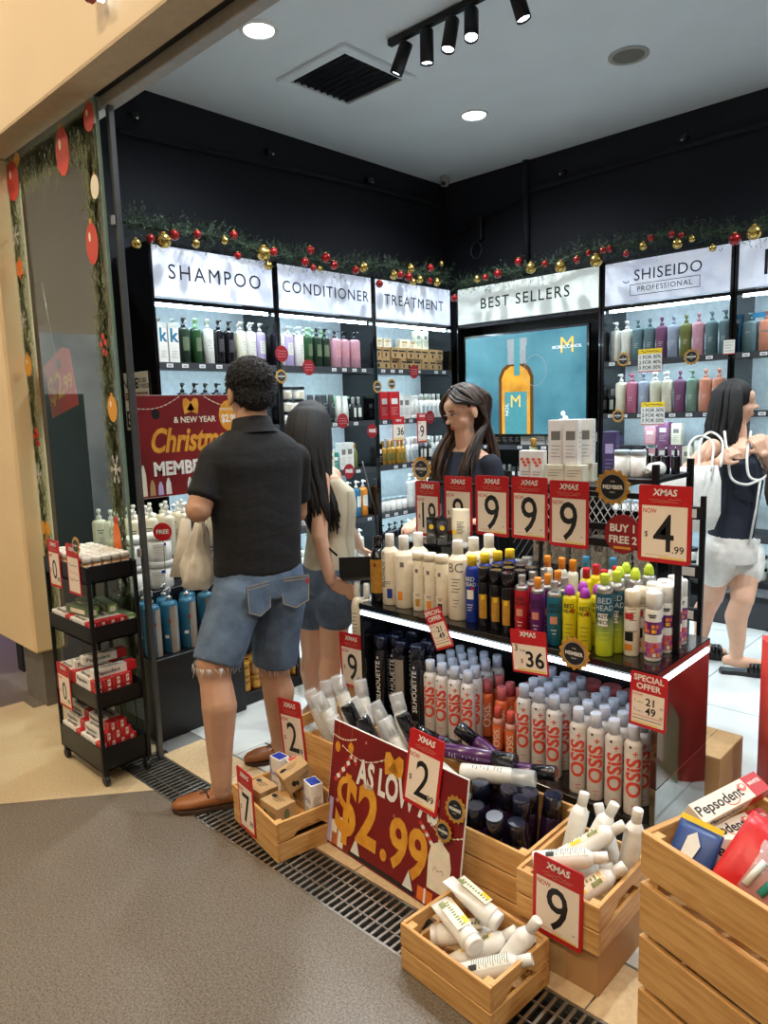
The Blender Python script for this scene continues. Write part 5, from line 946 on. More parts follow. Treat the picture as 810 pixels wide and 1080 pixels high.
t = thing('toothpaste_pouch', 'dark blue pouch with yellow top tucked in the large crate', 'pouch', T(-.533, 1.458, .445) @ RZ(R(-10)) @ Matrix.Rotation(R(-35), 4, 'X'))
MB().loft([(0, .045, .012), (.03, .05, .02), (.08, .05, .012), (.1, .05, .002)], 'bag_blue', 14).build('body', t); MB().prism([(-.016, .03), (.012, .03), (.02, .06), (.004, .085), (-.012, .07)], 0, 'white', T(0, -.0215, 0) @ FRONT).rect(-.048, .1, .05, .112, .006, 'yellow', FRONT).build('print', t)
t = thing('snack_pouch', 'shiny red pouch with clear window lying in the front of the large crate', 'pouch', T(-.4, 1.43, .43) @ RZ(R(20)) @ Matrix.Rotation(R(-38), 4, 'X') @ Matrix.Rotation(R(28), 4, 'Y'))
MB().loft([(0, .085, .004), (.02, .088, .02), (.09, .088, .03), (.15, .086, .016), (.18, .085, .002)], 'bag_red', 20, e=3).build('body', t)
MB().loft([(.03, .05, .026), (.09, .056, .0335), (.14, .05, .022)], 'clear_plastic', 16, e=3).build('window', t); MB().tube([(.0, -.03, .04), (.02, -.034, .12)], .008, 'turq', 8).tube([(-.03, -.03, .04), (-.02, -.034, .1)], .007, 'pale', 8).build('brush', t)
kb2 = thing('paper_bag', 'tall red and green gift bag standing on the tiles', 'bag', T(-.6, 2.78, 0) @ RZ(R(40)))
MB().loft([(0, .16, .09), (.6, .165, .085)], 'print_red', 16, e=6, cap=True).build('body', kb2); MB().prism([(-.16, 0), (.0, 0), (-.1, .3), (-.16, .26)], .002, 'olive', T(0, -.092, 0) @ FRONT).rect(-.05, .03, .1, .2, .003, 'paper', T(0, -.092, 0) @ FRONT).build('print', kb2)
MB().tube([(-.06, -.09, .59), (-.05, -.1, .68), (.05, -.1, .68), (.06, -.09, .59)], .004, 'cream', 6).build('handle', kb2)

# ------------------------------------------------------------------ toothpaste trolley
TX0, TX1, TY0, TY1 = -3.055, -2.672, 1.13, 1.335; tcx, tcy = (TX0 + TX1) / 2, (TY0 + TY1) / 2
t = thing('trolley', 'narrow black four tier trolley full of toothpaste in front of the glass', 'trolley', T(tcx, tcy, 0)); W_, D_ = TX1 - TX0, TY1 - TY0
TIERS = [(.06, .16), (.317, .385), (.586, .652), (.822, .89)]
for z0, z1 in TIERS:
    MB().box((0, 0, z0 + .003), (W_, D_, .006), 'black_metal').box((0, -D_ / 2 + .002, (z0 + z1) / 2), (W_, .004, z1 - z0), 'black_metal').box((0, D_ / 2 - .002, (z0 + z1) / 2), (W_, .004, z1 - z0), 'black_metal').box((-W_ / 2 + .002, 0, (z0 + z1) / 2), (.004, D_, z1 - z0), 'black_metal').box((W_ / 2 - .002, 0, (z0 + z1) / 2), (.004, D_, z1 - z0), 'black_metal').build('tray', t)
for sx in (-1, 1):
    for sy in (-1, 1):
        MB().box((sx * (W_ / 2 + .005), sy * (D_ / 2 - .008), .475), (.01, .016, .83), 'black_metal', b=.002).build('upright', t)
        c = MB().box((sx * (W_ / 2 - .01), sy * (D_ / 2 - .015), .05), (.02, .02, .022), 'black_metal').build('caster_bracket', t); MB().lathe([(.018, -.009), (.022, -.006), (.022, .006), (.018, .009)], 'ink', 16, T(sx * (W_ / 2 - .008), sy * (D_ / 2 - .015), .022) @ Matrix.Rotation(R(90), 4, 'X')).build('wheel', c)
MB().box((0, 0, .842), (W_ - .012, D_ - .012, .026), 'charcoal').build('tray_liner', t)
for i in range(8):
    for j in range(5): put('pill_bottle', 'supplement_bottle', 'amber bottle with white cap on the top trolley tray', 'bottle', at(TX0 + .035 + .0445 * i, TY0 + .0255 + .0385 * j, .8555, 60), 'amber bottles on the trolley')
TB = 'red and white toothpaste box %s trolley tray'
def paste_row(z, cols, x, k, lab, grp, n0=0):
    for j in range(cols): put(k, 'toothpaste_box', lab, 'box', at(x, TY0 + .0235 + .0385 * j + n0, z, jit.uniform(-.3, .3)), grp)
for lv, xx in ((0, -2.775), (0, -2.955), (1, -2.775), (1, -2.955)): paste_row(.593 + .0365 * lv, 4, xx, 'toothpaste_box', TB % 'on the second', 'boxes on the second trolley tray'); put('green_paste_box', 'toothpaste_box', 'green and sage toothpaste box at the edge of the second trolley tray', 'box', at(xx, TY0 + .1785, .593 + .0365 * lv), 'green boxes at the tray edge')
for j in range(3): put('green_paste_box', 'toothpaste_box', 'green and sage toothpaste box stacked on the red ones of the second trolley tray', 'box', at(-2.85 - .06 * (j % 2), TY0 + .05 + .05 * j, .667, jit.uniform(-8, 8)), 'green boxes stacked on the second tray')
for lv in range(3):
    for xx in (-2.775, -2.955): paste_row(.3235 + .0365 * lv, 4, xx + .002 * lv, 'toothpaste_box', TB % 'on the third', 'boxes on the third trolley tray')
for lv in range(3): put('toothpaste_box', 'toothpaste_box', 'red and white toothpaste box lying crosswise on the pile of the third trolley tray', 'box', at(-2.725 - .08 * lv, tcy, .4335 + .0365 * (lv % 2), 88 - 4 * lv), 'crosswise boxes on the third tray')
for lv in range(5):
    for xx in (-2.775, -2.955): paste_row(.0665 + .0365 * lv, 4 if lv < 3 else 6 - lv, xx, 'toothpaste_box', TB % 'on the bottom', 'boxes on the bottom trolley tray', n0=.0 if lv < 3 else .02 * (lv - 2))

# ------------------------------------------------------------------ window display, black stepped stand
t = thing('window_display_stand', 'black stepped display stand behind the glass carrying white and blue bottles', 'display stand', T(-3.2, 2.0, 0))
def wp(name, x0, x1, y0, y1, z0, z1, m='dark'): MB().box(((x0 + x1) / 2 + 3.2, (y0 + y1) / 2 - 2.0, (z0 + z1) / 2), (x1 - x0, y1 - y0, z1 - z0), m, b=.003).build(name, t)
wp('step', -3.05, -2.86, 1.47, 1.95, 0, .38); wp('step', -3.2, -3.055, 1.47, 1.95, 0, .64); wp('step', -3.6, -3.205, 1.47, 2.5, 0, .76); wp('low_shelf', -3.2, -2.9, 1.955, 2.5, 0, .06); wp('mid_shelf', -3.2, -2.95, 1.955, 2.3, .44, .46)
wp('corner_post', -2.905, -2.885, 2.3, 2.32, .06, .8)
for i, p in enumerate([(-2.93, 1.52), (-2.93, 1.61), (-2.93, 1.70), (-2.93, 1.80), (-3.01, 1.53), (-3.01, 1.63), (-3.01, 1.75)]): put('blue_bottle', 'shampoo_bottle', 'tall blue and grey pump bottle on the low step of the window display', 'bottle', at(p[0], p[1], .381, 50 + jit.uniform(-25, 25)), 'blue pump bottles in the window')
for x, y in ((-3.12, 1.54), (-3.12, 1.68)):
    for kz in range(2): put('white_tub', 'mask_tub', 'large white tub stacked in the window display', 'tub', at(x, y, .641 + .131 * kz, 60 + jit.uniform(-20, 20)), 'white tubs in the window display')
for i in range(7):
    for j in range(3): put('white_pump', 'lotion_bottle', 'white pump bottle in front of the Christmas poster', 'bottle', at(-3.25 - .085 * j, 1.54 + .09 * i + .02 * (j % 2), .761, 60 + jit.uniform(-20, 20)), 'white pump bottles in the window')
for i in range(6):
    for j in range(2): 
        for kz in range(2): put('gold_jar', 'cream_jar', 'small gold jar on the low black shelf behind the man', 'jar', at(-2.94 - .07 * j, 2.0 + .064 * i - .0, .061 + .0765 * kz, 60), 'gold jars on the low shelf')
for kz in range(5): put('green_striped_box', 'treatment_box', 'cream and green carton stacked at the end of the window display', 'box', at(-2.83, 2.41, .0005 + .0885 * kz, 8 + jit.uniform(-3, 3)), 'green carton stack')
t = thing('round_sticker', 'round red and white sticker hung in front of the white tubs', 'sticker', T(-2.85, 1.56, .95) @ RZ(R(50))); MB().prism([(.04 * math.cos(k * .3142), .04 * math.sin(k * .3142)) for k in range(20)], .002, 'red', FRONT).build('disc', t); MB().text('FREE', .026, 0, 0, .0025, 'white', FRONT, bold=.03).build('lettering', t)
MB().tube([(0, 0, -.04), (0, 0, -.185)], .002, 'steel', 6).build('stem', t)

# ------------------------------------------------------------------ products on the wall shelves
KL = {'p_bottle_green': ('shampoo_bottle', 'bright green pump bottle', 'bottle'), 'p_bottle_dgreen': ('shampoo_bottle', 'dark green pump bottle', 'bottle'), 'p_blackcap': ('shampoo_bottle', 'black pump bottle', 'bottle'), 'p_pale': ('shampoo_bottle', 'pale grey pump bottle', 'bottle'), 'p_ivory': ('shampoo_bottle', 'ivory pump bottle', 'bottle'), 'p_lilac': ('shampoo_bottle', 'lilac pump bottle', 'bottle'), 'p_white': ('shampoo_bottle', 'white pump bottle', 'bottle'), 'p_pink': ('shampoo_bottle', 'square pink bottle with black pump', 'bottle'), 'p_steel_blue': ('shampoo_bottle', 'blue pump bottle', 'bottle'), 'p_caporange': ('shampoo_bottle', 'orange pump bottle', 'bottle'),
 'b_white': ('product_box', 'tall white carton', 'box'), 'b_k': ('product_box', 'tall white carton with blue letter', 'box'), 'b_kraft': ('product_box', 'brown kraft carton with dark print', 'box'), 'b_gold': ('product_box', 'flat cream and gold carton', 'box'), 'b_mint': ('product_box', 'mint green carton', 'box'), 'b_black': ('product_box', 'black carton', 'box'), 'b_red': ('product_box', 'tall red carton', 'box'), 'b_pink': ('product_box', 'pink carton', 'box'), 'b_blue': ('product_box', 'light blue carton', 'box'), 'b_purple': ('product_box', 'dark purple carton', 'box'), 'b_grey': ('product_box', 'charcoal carton', 'box'), 'b_teal': ('product_box', 'teal carton', 'box'), 'b_mauve': ('product_box', 'mauve carton', 'box'), 'b_cream': ('product_box', 'ivory carton', 'box'),
 'g_bottle': ('oil_bottle', 'gold bottle', 'bottle'), 'w_bottle': ('serum_bottle', 'white bottle with pale blue label', 'bottle'), 'y_bottle': ('oil_bottle', 'olive bottle with gold neck', 'bottle'), 'd_bottle': ('serum_bottle', 'dark bottle with silver cap', 'bottle'), 'd_tube': ('hair_tube', 'charcoal tube', 'tube'), 'w_tube': ('hair_tube', 'white tube', 'tube'), 'hair_brush': ('hair_brush', 'black round hair brush', 'brush'), 'lid_jar': ('mask_jar', 'pale jar with black lid', 'jar'), 'white_jar': ('mask_jar', 'white jar with pale blue lid', 'jar'), 'k_green': ('shampoo_bottle', 'grey green squared pump bottle', 'bottle'), 'k_salmon': ('shampoo_bottle', 'salmon squared pump bottle', 'bottle')}
for c, n_ in (('pale', 'pearl white'), ('slate_teal', 'slate teal'), ('mauve', 'deep mauve'), ('greyblue', 'grey blue'), ('olive', 'olive green'), ('pink', 'pale pink'), ('rose', 'bright rose'), ('ivory', 'ivory'), ('grey_green', 'grey green'), ('salmon', 'salmon')): KL['s_' + c] = ('shampoo_bottle', n_ + ' waisted pump bottle', 'bottle')
SHN = ['top', 'second', 'third', 'fourth', 'bottom']
def fill(BX_, zs, si, where, seq, x0=.05, y=.09, z=None):
    """seq: (kind, count, pitch) from left to right along one shelf"""
    x = x0
    for k, n, p in seq:
        if k:
            nm, ds, ct = KL[k]; lab = '%s on the %s shelf under the %s sign' % (ds, SHN[si], where)
            for i in range(n): put(k, nm, lab, ct, BX_ @ T(x + p * (i + .5), y + jit.uniform(-.008, .008), (zs[si] if z is None else z) + .0005) @ RZ(R(jit.uniform(-12, 12))), lab + 's')
        x += n * p
A, B_, C_ = XLW(2.185), XLW(3.095), XLW(4.025)
fill(A, LS, 0, 'shampoo', [('b_k', 2, .078), ('p_bottle_dgreen', 1, .085), ('p_bottle_green', 1, .085), ('p_pale', 1, .08), ('p_blackcap', 2, .082), ('p_ivory', 1, .08), ('p_white', 1, .08), ('p_lilac', 1, .08)])
fill(A, LS, 0, 'shampoo', [('p_pale', 3, .083), ('p_bottle_green', 2, .083), ('p_white', 4, .083)], x0=.1, y=.19)
fill(A, LS, 1, 'shampoo', [(None, 1, .12), ('p_blackcap', 8, .083)], y=.09)
fill(A, LS, 1, 'shampoo', [('b_cream', 1, .09), ('d_bottle', 11, .06)], y=.2)
fill(A, LS, 2, 'shampoo', [('p_blackcap', 4, .082), ('p_white', 5, .082)])
fill(A, LS, 3, 'shampoo', [('p_steel_blue', 5, .082), ('p_white', 4, .082)])
fill(B_, LS, 0, 'conditioner', [('p_pale', 1, .085), ('p_lilac', 1, .085), ('p_white', 1, .085), ('p_bottle_green', 1, .085), ('p_bottle_dgreen', 2, .085), ('p_pink', 3, .098)], x0=.03)
fill(B_, LS, 0, 'conditioner', [('p_lilac', 2, .085), ('p_white', 2, .085), ('p_bottle_green', 2, .085)], x0=.08, y=.19)
for kz in range(3): fill(B_, LS, 1, 'conditioner', [('lid_jar', 2, .11)], x0=.05, z=LS[1] + .0855 * kz)
fill(B_, LS, 1, 'conditioner', [('d_tube', 4, .066)], x0=.29, y=.08); fill(B_, LS, 1, 'conditioner', [('b_mint', 4, .078)], x0=.5, y=.2); fill(B_, LS, 1, 'conditioner', [('b_black', 2, .07)], x0=.73, y=.14); fill(B_, LS, 1, 'conditioner', [('d_bottle', 2, .06)], x0=.7, y=.06); fill(B_, LS, 1, 'conditioner', [('w_tube', 2, .065)], x0=.58, y=.09)
fill(B_, LS, 2, 'conditioner', [('b_white', 3, .08), (None, 1, .03), ('b_cream', 2, .075), ('b_teal', 1, .058), ('b_white', 2, .075), ('y_bottle', 1, .06)], x0=.1); fill(B_, LS, 2, 'conditioner', [('b_gold', 3, .1)], x0=.45, y=.2, z=LS[2]); fill(B_, LS, 2, 'conditioner', [('b_gold', 3, .1)], x0=.45, y=.2, z=LS[2] + .0708)
fill(B_, LS, 3, 'conditioner', [('w_bottle', 6, .06), ('p_white', 2, .08), ('p_steel_blue', 1, .085), ('p_caporange', 1, .085)], x0=.19); fill(B_, LS, 4, 'conditioner', [('w_bottle', 5, .06), ('p_pale', 5, .082)], x0=.1)
for kz in range(2): fill(C_, LS, 0, 'treatment', [('b_kraft', 9, .094)], x0=.04, z=LS[0] + .0862 * kz)
fill(C_, LS, 0, 'treatment', [('b_gold', 2, .1), (None, 1, .1), ('b_gold', 2, .1), ('b_cream', 2, .08)], x0=.06, z=LS[0] + .1725, y=.1)
fill(C_, LS, 1, 'treatment', [('w_tube', 1, .06), ('b_red', 2, .115), ('b_white', 2, .075), ('w_tube', 2, .06), ('w_bottle', 5, .058)], x0=.03); fill(C_, LS, 1, 'treatment', [('w_bottle', 6, .058), ('b_mint', 2, .08)], x0=.4, y=.2)
fill(C_, LS, 2, 'treatment', [('b_black', 1, .07), ('g_bottle', 5, .056), ('w_bottle', 3, .056), ('d_bottle', 3, .055), ('w_bottle', 3, .056)], x0=.05); fill(C_, LS, 2, 'treatment', [('b_white', 7, .078)], x0=.3, y=.2); fill(C_, LS, 3, 'treatment', [('white_jar', 5, .07), ('p_white', 5, .082)], x0=.06); fill(C_, LS, 4, 'treatment', [('p_blackcap', 4, .082), ('p_white', 5, .082)], x0=.06)
D0, D1, D2 = BX(-3.895), BX(-2.555), BX(-1.645); ZB = [1.745, 1.37, .98, .62, .25]; ZC = [1.13, .78, .4]
fill(D0, ZC, 0, 'best sellers', [('b_black', 4, .064), ('b_white', 3, .075), ('w_tube', 4, .06), ('b_grey', 1, .09), ('d_bottle', 3, .05)], x0=.35, y=.08); fill(D0, ZC, 1, 'best sellers', [('d_bottle', 8, .05), ('b_black', 6, .065), ('b_white', 4, .075)], x0=.1)
fill(D0, ZC, 2, 'best sellers', [('p_blackcap', 8, .082), ('p_white', 6, .082)], x0=.06)
fill(D1, ZB, 0, 'professional brand', [('s_pale', 2, .085), ('s_slate_teal', 2, .084), ('s_mauve', 1, .085), ('s_greyblue', 1, .085), ('s_olive', 1, .085), ('s_pink', 1, .087), ('s_slate_teal', 2, .085)], x0=.028)
fill(D1, ZB, 1, 'professional brand', [('d_bottle', 1, .055), ('s_ivory', 1, .085), ('s_rose', 1, .085), ('s_greyblue', 1, .085), ('s_ivory', 2, .085), ('s_mauve', 1, .088), ('s_grey_green', 1, .088), ('s_salmon', 2, .088)], x0=.02); fill(D1, ZB, 1, 'professional brand', [('s_rose', 1, .085), ('s_pink', 1, .085), ('s_pale', 2, .085)], x0=.11, y=.19)
fill(D1, ZB, 2, 'professional brand', [('b_purple', 1, .07), ('b_grey', 2, .09), ('b_pink', 1, .1), ('b_mauve', 2, .09), ('b_cream', 1, .075), ('w_tube', 1, .06), ('d_tube', 2, .062), ('w_tube', 1, .06)], x0=.03, y=.14); fill(D1, ZB, 2, 'professional brand', [('b_pink', 1, .1), ('b_mauve', 1, .1), ('b_cream', 1, .08)], x0=.28, y=.14, z=ZB[2] + .1605)
fill(D1, ZB, 3, 'professional brand', [('white_jar', 9, .075), ], x0=.06); fill(D1, ZB, 4, 'professional brand', [('lid_jar', 7, .108)], x0=.06); fill(D1, ZB, 4, 'professional brand', [('lid_jar', 7, .108)], x0=.06, z=ZB[4] + .0855)
ZK = [1.745, 1.37, .98, .55, .25]
fill(D2, ZK, 0, 'letter k', [('k_green', 1, .1), ('k_salmon', 2, .1), ('k_green', 2, .1)], x0=.03, y=.08); fill(D2, ZK, 0, 'letter k', [('b_blue', 1, .1), ('b_pink', 2, .1)], x0=.05, y=.24, z=ZK[0]); fill(D2, ZK, 0, 'letter k', [('b_blue', 1, .1), ('b_pink', 2, .1)], x0=.05, y=.24, z=ZK[0] + .131)
fill(D2, ZK, 1, 'letter k', [(None, 1, .2), ('p_pale', 3, .085)], x0=.05); fill(D2, ZK, 2, 'letter k', [('b_grey', 4, .09)], x0=.05)
for kz in range(2): fill(D2, ZK, 4, 'letter k', [('lid_jar', 6, .11)], x0=.03, z=ZK[4] + .0855 * kz)
# badges and round stickers hanging from the wall shelves
for p, r_, rz, lab in [((-3.914, 3.100, 1.693), .05, 90, 'gold rimmed member badge on the post between shampoo and conditioner shelves'), ((-3.914, 4.032, 1.625), .05, 90, 'dark member badge on the post between conditioner and treatment shelves'), ((-3.914, 4.194, 1.647), .045, 90, 'small dark member badge below the kraft cartons'), ((-2.383, 4.999, 1.755), .052, 0, 'gold rimmed member badge beside the pearl white bottles under the professional brand sign'), ((-1.900, 4.999, 1.738), .056, 0, 'gold rimmed member badge in the middle of the top bottle row'), ((-2.416, 4.999, 1.354), .05, 0, 'gold rimmed member badge on the second shelf under the professional brand sign')]:
    badge(tilt(p[0], p[1], p[2], rz), r_, lab)
for p, rz, lab in [((-3.914, 3.114, 1.844), 90, 'on the post beside the lilac pump bottles'), ((-3.914, 3.347, 1.758), 90, 'on the top conditioner shelf edge'), ((-3.914, 3.654, 1.376), 90, 'on the second conditioner shelf edge'), ((-3.914, 4.463, 1.747), 90, 'below the kraft cartons'), ((-3.914, 3.960, 1.290), 90, 'on the post beside the white cartons'), ((-3.914, 3.698, 1.000), 90, 'on the third conditioner shelf edge'), ((-3.914, 4.654, 1.375), 90, 'beside the small 9 tag')]:
    t = thing('round_sticker', 'round red promotion sticker ' + lab, 'sticker', tilt(p[0], p[1], p[2], rz)); MB().prism([(.055 * math.cos(k * .2856), .055 * math.sin(k * .2856)) for k in range(22)], .002, 'red_dark', FRONT).build('disc', t)
    l = MB()
    if 'white cartons' in lab or 'third' in lab: l.text('FREE', .036, 0, 0, .0026, 'white', FRONT, bold=.03)
    else:
        for k in range(3): scrib(l, 0, .018 - .018 * k, .07, .008, 'box_pink', FRONT, .0026, 9, k, .003)
    l.build('lettering', t)
price_tag(tilt(-3.914, 4.545, 1.17, 90), .12, .24, '9', None, TAGL % '9 hanging between treatment shelves', digit=.5)
t = thing('bundle_price_tag', 'white tag reading 36 under a red top on the treatment shelf', 'price tag', tilt(-3.914, 4.26, 1.2, 90)); MB().prism(rrect(.14, .19, .004), .003, 'red', FRONT).build('board', t); MB().rect(-.066, .006, .066, .13, .0033, 'paper', FRONT).text('36', .08, .02, .07, .0036, 'ink', FRONT, bold=.02).text('XMAS', .025, 0, .16, .0036, 'white', FRONT, bold=.03).rect(-.06, .01, .06, .02, .0036, 'yellow', FRONT).build('lettering', t)
for p, lab in (((-2.187, 4.999, 1.735), 'top'), ((-2.158, 4.999, 1.366), 'second')):
    t = thing('offer_card', 'white card with yellow head listing bulk discounts on the %s shelf' % lab, 'sign', tilt(p[0], p[1], p[2])); MB().prism([(-.085, -.08), (.085, -.08), (.085, .08), (-.085, .08)], .003, 'white', FRONT, 'red').build('card', t)
    l = MB().rect(-.085, .045, .085, .08, .0033, 'yellow', FRONT); scrib(l, 0, .062, .13, .014, 'ink', FRONT, .0036, 12, 2, .004)
    for k, s in enumerate(('1 FOR 30%', '2 FOR 40%', '3 FOR 50%')): l.text(s, .034, 0, .022 - .036 * k, .0036, 'ink', FRONT, bold=.015)
    l.rect(-.085, -.08, .085, -.074, .0034, 'red', FRONT).build('lettering', t)
t = thing('small_price_card', 'small white price card with red edge on the shelf post', 'price tag', tilt(*(-1.663, 4.999, 1.784))); MB().box((0, 0, 0), (.07, .003, .09), 'white').build('card', t); l = MB()
for k in range(4): lines(l, -.025, .025, .03, 4, .018, 'ink', T(0, -.002, 0) @ FRONT)
l.rect(-.035, -.045, .035, -.04, .002, 'red', FRONT).build('lettering', t)

# ------------------------------------------------------------------ island rack behind the gondola
t = thing('mesh_rack', 'black island rack with diamond mesh sides behind the price tags', 'display rack', T(-1.5, 3.0, 0))
def rk(name, c, d, m='black_metal'): return MB().box((c[0] + 1.5, c[1] - 3.0, c[2]), d, m, b=.002).build(name, t)
for x in (-1.9, -1.2):
    for y in (2.82, 3.18): rk('post', (x, y, .6), (.025, .025, 1.2 if x > -1.5 else 1.1))
rk('shelf', (-1.66, 3.0, 1.09), (.5, .38, .02), 'dark'); rk('shelf', (-1.3, 3.0, 1.13), (.2, .38, .02), 'dark'); rk('shelf', (-1.55, 3.0, .7), (.7, .38, .02)); rk('shelf', (-1.55, 3.0, .2), (.7, .38, .02)); rk('base_panel', (-1.55, 3.17, .5), (.7, .01, .9), 'dark')
rk('rail', (-1.55, 2.82, .93), (.7, .02, .03))
mm = MB()
for k in range(-8, 24):
    for sgn in (1, -1):
        x0 = -.4 + .035 * k if sgn > 0 else .7 - .035 * k; p = []
        for q in range(13):
            xx, zz = x0 + sgn * .02 * q, .72 + .03 * q
            if -.39 < xx < .29: p.append((xx, -.18, zz))
        if len(p) > 1: mm.tube([p[0], p[-1]], .0022, 'track_grey', 4)
mm.build('diamond_mesh', t)
def isl(k, nm, lab, ct, x, y, z, n=1, p=.08, g=None, rz=10):
    for i in range(n): put(k, nm, lab, ct, at(x + p * i, y, z, rz + jit.uniform(-4, 4)), g or lab + 's')
isl('b_white', 'serum_box', 'tall white carton standing on the island rack', 'box', -1.69, 2.9, 1.181, 2, .075); isl('b_white', 'serum_box', 'tall white carton standing on the island rack', 'box', -1.66, 2.97, 1.181, 2, .075)
carton('flower_box', .06, .05, .14, 'white', lambda l, w, d, h: [l.disc(a * .016, h * .62 + b2 * .014, .009, .007, 0, 'coral', front(d)) for a, b2 in ((-1, 1), (1, 0), (0, -1), (-.5, 0), (.7, 1))] and lines(l, -.02, .02, h * .3, 3, .012, 'printgrey', front(d)))
carton('low_white_box', .085, .07, .08, 'ivory', lambda l, w, d, h: lines(l, -.03, .03, h * .7, 3, .012, 'printgrey', front(d)))
isl('low_white_box', 'serum_box', 'low ivory carton under the tall white ones on the island rack', 'box', -1.69, 2.9, 1.1005, 2, .096); isl('low_white_box', 'serum_box', 'low ivory carton under the tall white ones on the island rack', 'box', -1.69, 2.985, 1.1005, 2, .096); isl('flower_box', 'serum_box', 'white carton with coral flowers on the island rack', 'box', -1.85, 2.9, 1.1005, 2, .063)
isl('y_bottle', 'oil_bottle', 'olive bottle with gold neck on the end of the island rack', 'bottle', -1.89, 3.02, 1.1005, 1)
isl('white_jar', 'mask_jar', 'white jar on the island rack beside the member badge', 'jar', -1.38, 2.9, 1.1405, 2, .07)
pump('tiny_pump', .018, .018, .1, 'blackcap', 'blackcap'); isl('tiny_pump', 'serum_bottle', 'little black pump bottle in a row on the island rack', 'bottle', -1.385, 3.06, 1.1405, 5, .042)
isl('b_purple', 'product_box', 'dark purple carton behind the white ones on the island rack', 'box', -1.53, 3.1, 1.1005, 1); isl('b_cream', 'product_box', 'ivory carton lying low in the island rack', 'box', -1.8, 2.95, .711, 6, .1)
isl('d_bottle', 'serum_bottle', 'dark bottle with silver cap inside the island rack', 'bottle', -1.85, 3.05, .711, 10, .06)
t = thing('product_dispenser', 'white tilted sample tube resting on the island rack', 'tube', T(-1.245, 2.86, 1.1705) @ Matrix.Rotation(R(-90), 4, 'X')); MB().lathe([(.012, 0), (.02, .01), (.03, .03), (.03, .1)], 'white', 16).build('body', t); MB().lathe([(.01, -.02), (.012, 0)], 'pale', 12).build('nozzle', t)
# slim clip strip stand right of the gondola
t = thing('clip_stand', 'slim black stand with clip on price labels beside the woman in white shorts', 'display stand', T(-1.05, 2.93, 0)); MB().box((0, 0, .54), (.018, .018, 1.06), 'black_metal').build('post', t); MB().box((0, .05, .01), (.2, .22, .02), 'black_metal').build('foot', t)
for z in (.58, .76, 1.0): a = MB().box((-.05, -.0, z), (.11, .03, .05), 'dark').build('arm', t); MB().rect(-.085, z - .018, -.02, z + .018, .0155, 'white', FRONT).build('price_label', a)
# low black bins under the back wall shelves
t = thing('storage_bin', 'low dark bin on the floor behind the woman in white shorts', 'bin', T(-1.35, 4.88, 0)); MB().box((0, 0, .11), (.62, .2, .22), 'charcoal', b=.01).build('body', t); MB().box((0, -.1, .19), (.6, .01, .03), 'dark').build('rim', t)

# ------------------------------------------------------------------ people
def V(p): return Vector(p)
def remesh(o, vox, it=6, fac=.5):
    m = o.modifiers.new('remesh', 'REMESH'); m.mode = 'VOXEL'; m.voxel_size = vox; m.use_smooth_shade = True
    s = o.modifiers.new('smooth', 'SMOOTH'); s.iterations = it; s.factor = fac; return o
def frame(fwd, up=(0, 0, 1)):
    f = V(fwd).normalized(); u = V(up); r = f.cross(u).normalized(); u = r.cross(f).normalized(); return r, f, u
def torso(mb, secs, m, n=24, e=2.4):
    """secs: (centre, right vector, forward vector, half width, half depth)"""
    vs = []
    for c, r, f, a, b in secs:
        a *= BS; b *= BS
        for i in range(n):
            w = 2 * math.pi * i / n; ca, sa = math.cos(w), math.sin(w); k = (abs(ca) ** e + abs(sa) ** e) ** (-1 / e)
            vs.append(tuple(V(c) + V(r) * (a * ca * k) + V(f) * (b * sa * k)))
    fs = [(j * n + i, j * n + (i + 1) % n, (j + 1) * n + (i + 1) % n, (j + 1) * n + i) for j in range(len(secs) - 1) for i in range(n)]
    fs += [tuple(reversed(range(n))), tuple((len(secs) - 1) * n + i for i in range(n))]
    return mb.add(vs, fs, m, smooth=True)
def hand(mb, w, d, nrm, m, curl=.35, s=1.0, thumb=1, spread=.0):
    s *= BS; w, d, nrm = V(w), V(d).normalized(), V(nrm).normalized(); l = d.cross(nrm).normalized(); nrm = l.cross(d).normalized()
    for i in range(4):
        o = (i - 1.5); base = w + d * (.078 * s) + l * (o * .0205 * s)
        mb.cap2(w + l * (o * .011 * s) + d * .01, .0135 * s, base, .0115 * s, m)
        L = (.062, .074, .07, .052)[i] * s; p = base; dd = d + l * (o * spread)
        for k in range(3):
            a = curl * (k + .5); q = p + (dd.normalized() * math.cos(a) + nrm * math.sin(a)) * (L * (.42, .32, .26)[k]); mb.cap2(p, (.0088, .0082, .0076)[k] * s, q, (.0082, .0076, .0066)[k] * s, m); p = q
    b0 = w + d * (.022 * s) - l * (thumb * .02 * s); b1 = b0 + (d * .55 - l * (thumb * .75) + nrm * .25).normalized() * (.042 * s); b2 = b1 + (d * .85 - l * (thumb * .3) + nrm * .35).normalized() * (.032 * s)
    mb.cap2(w + d * .005, .014 * s, b0, .0135 * s, m); mb.cap2(b0, .013 * s, b1, .0105 * s, m); mb.cap2(b1, .0105 * s, b2, .0082 * s, m)
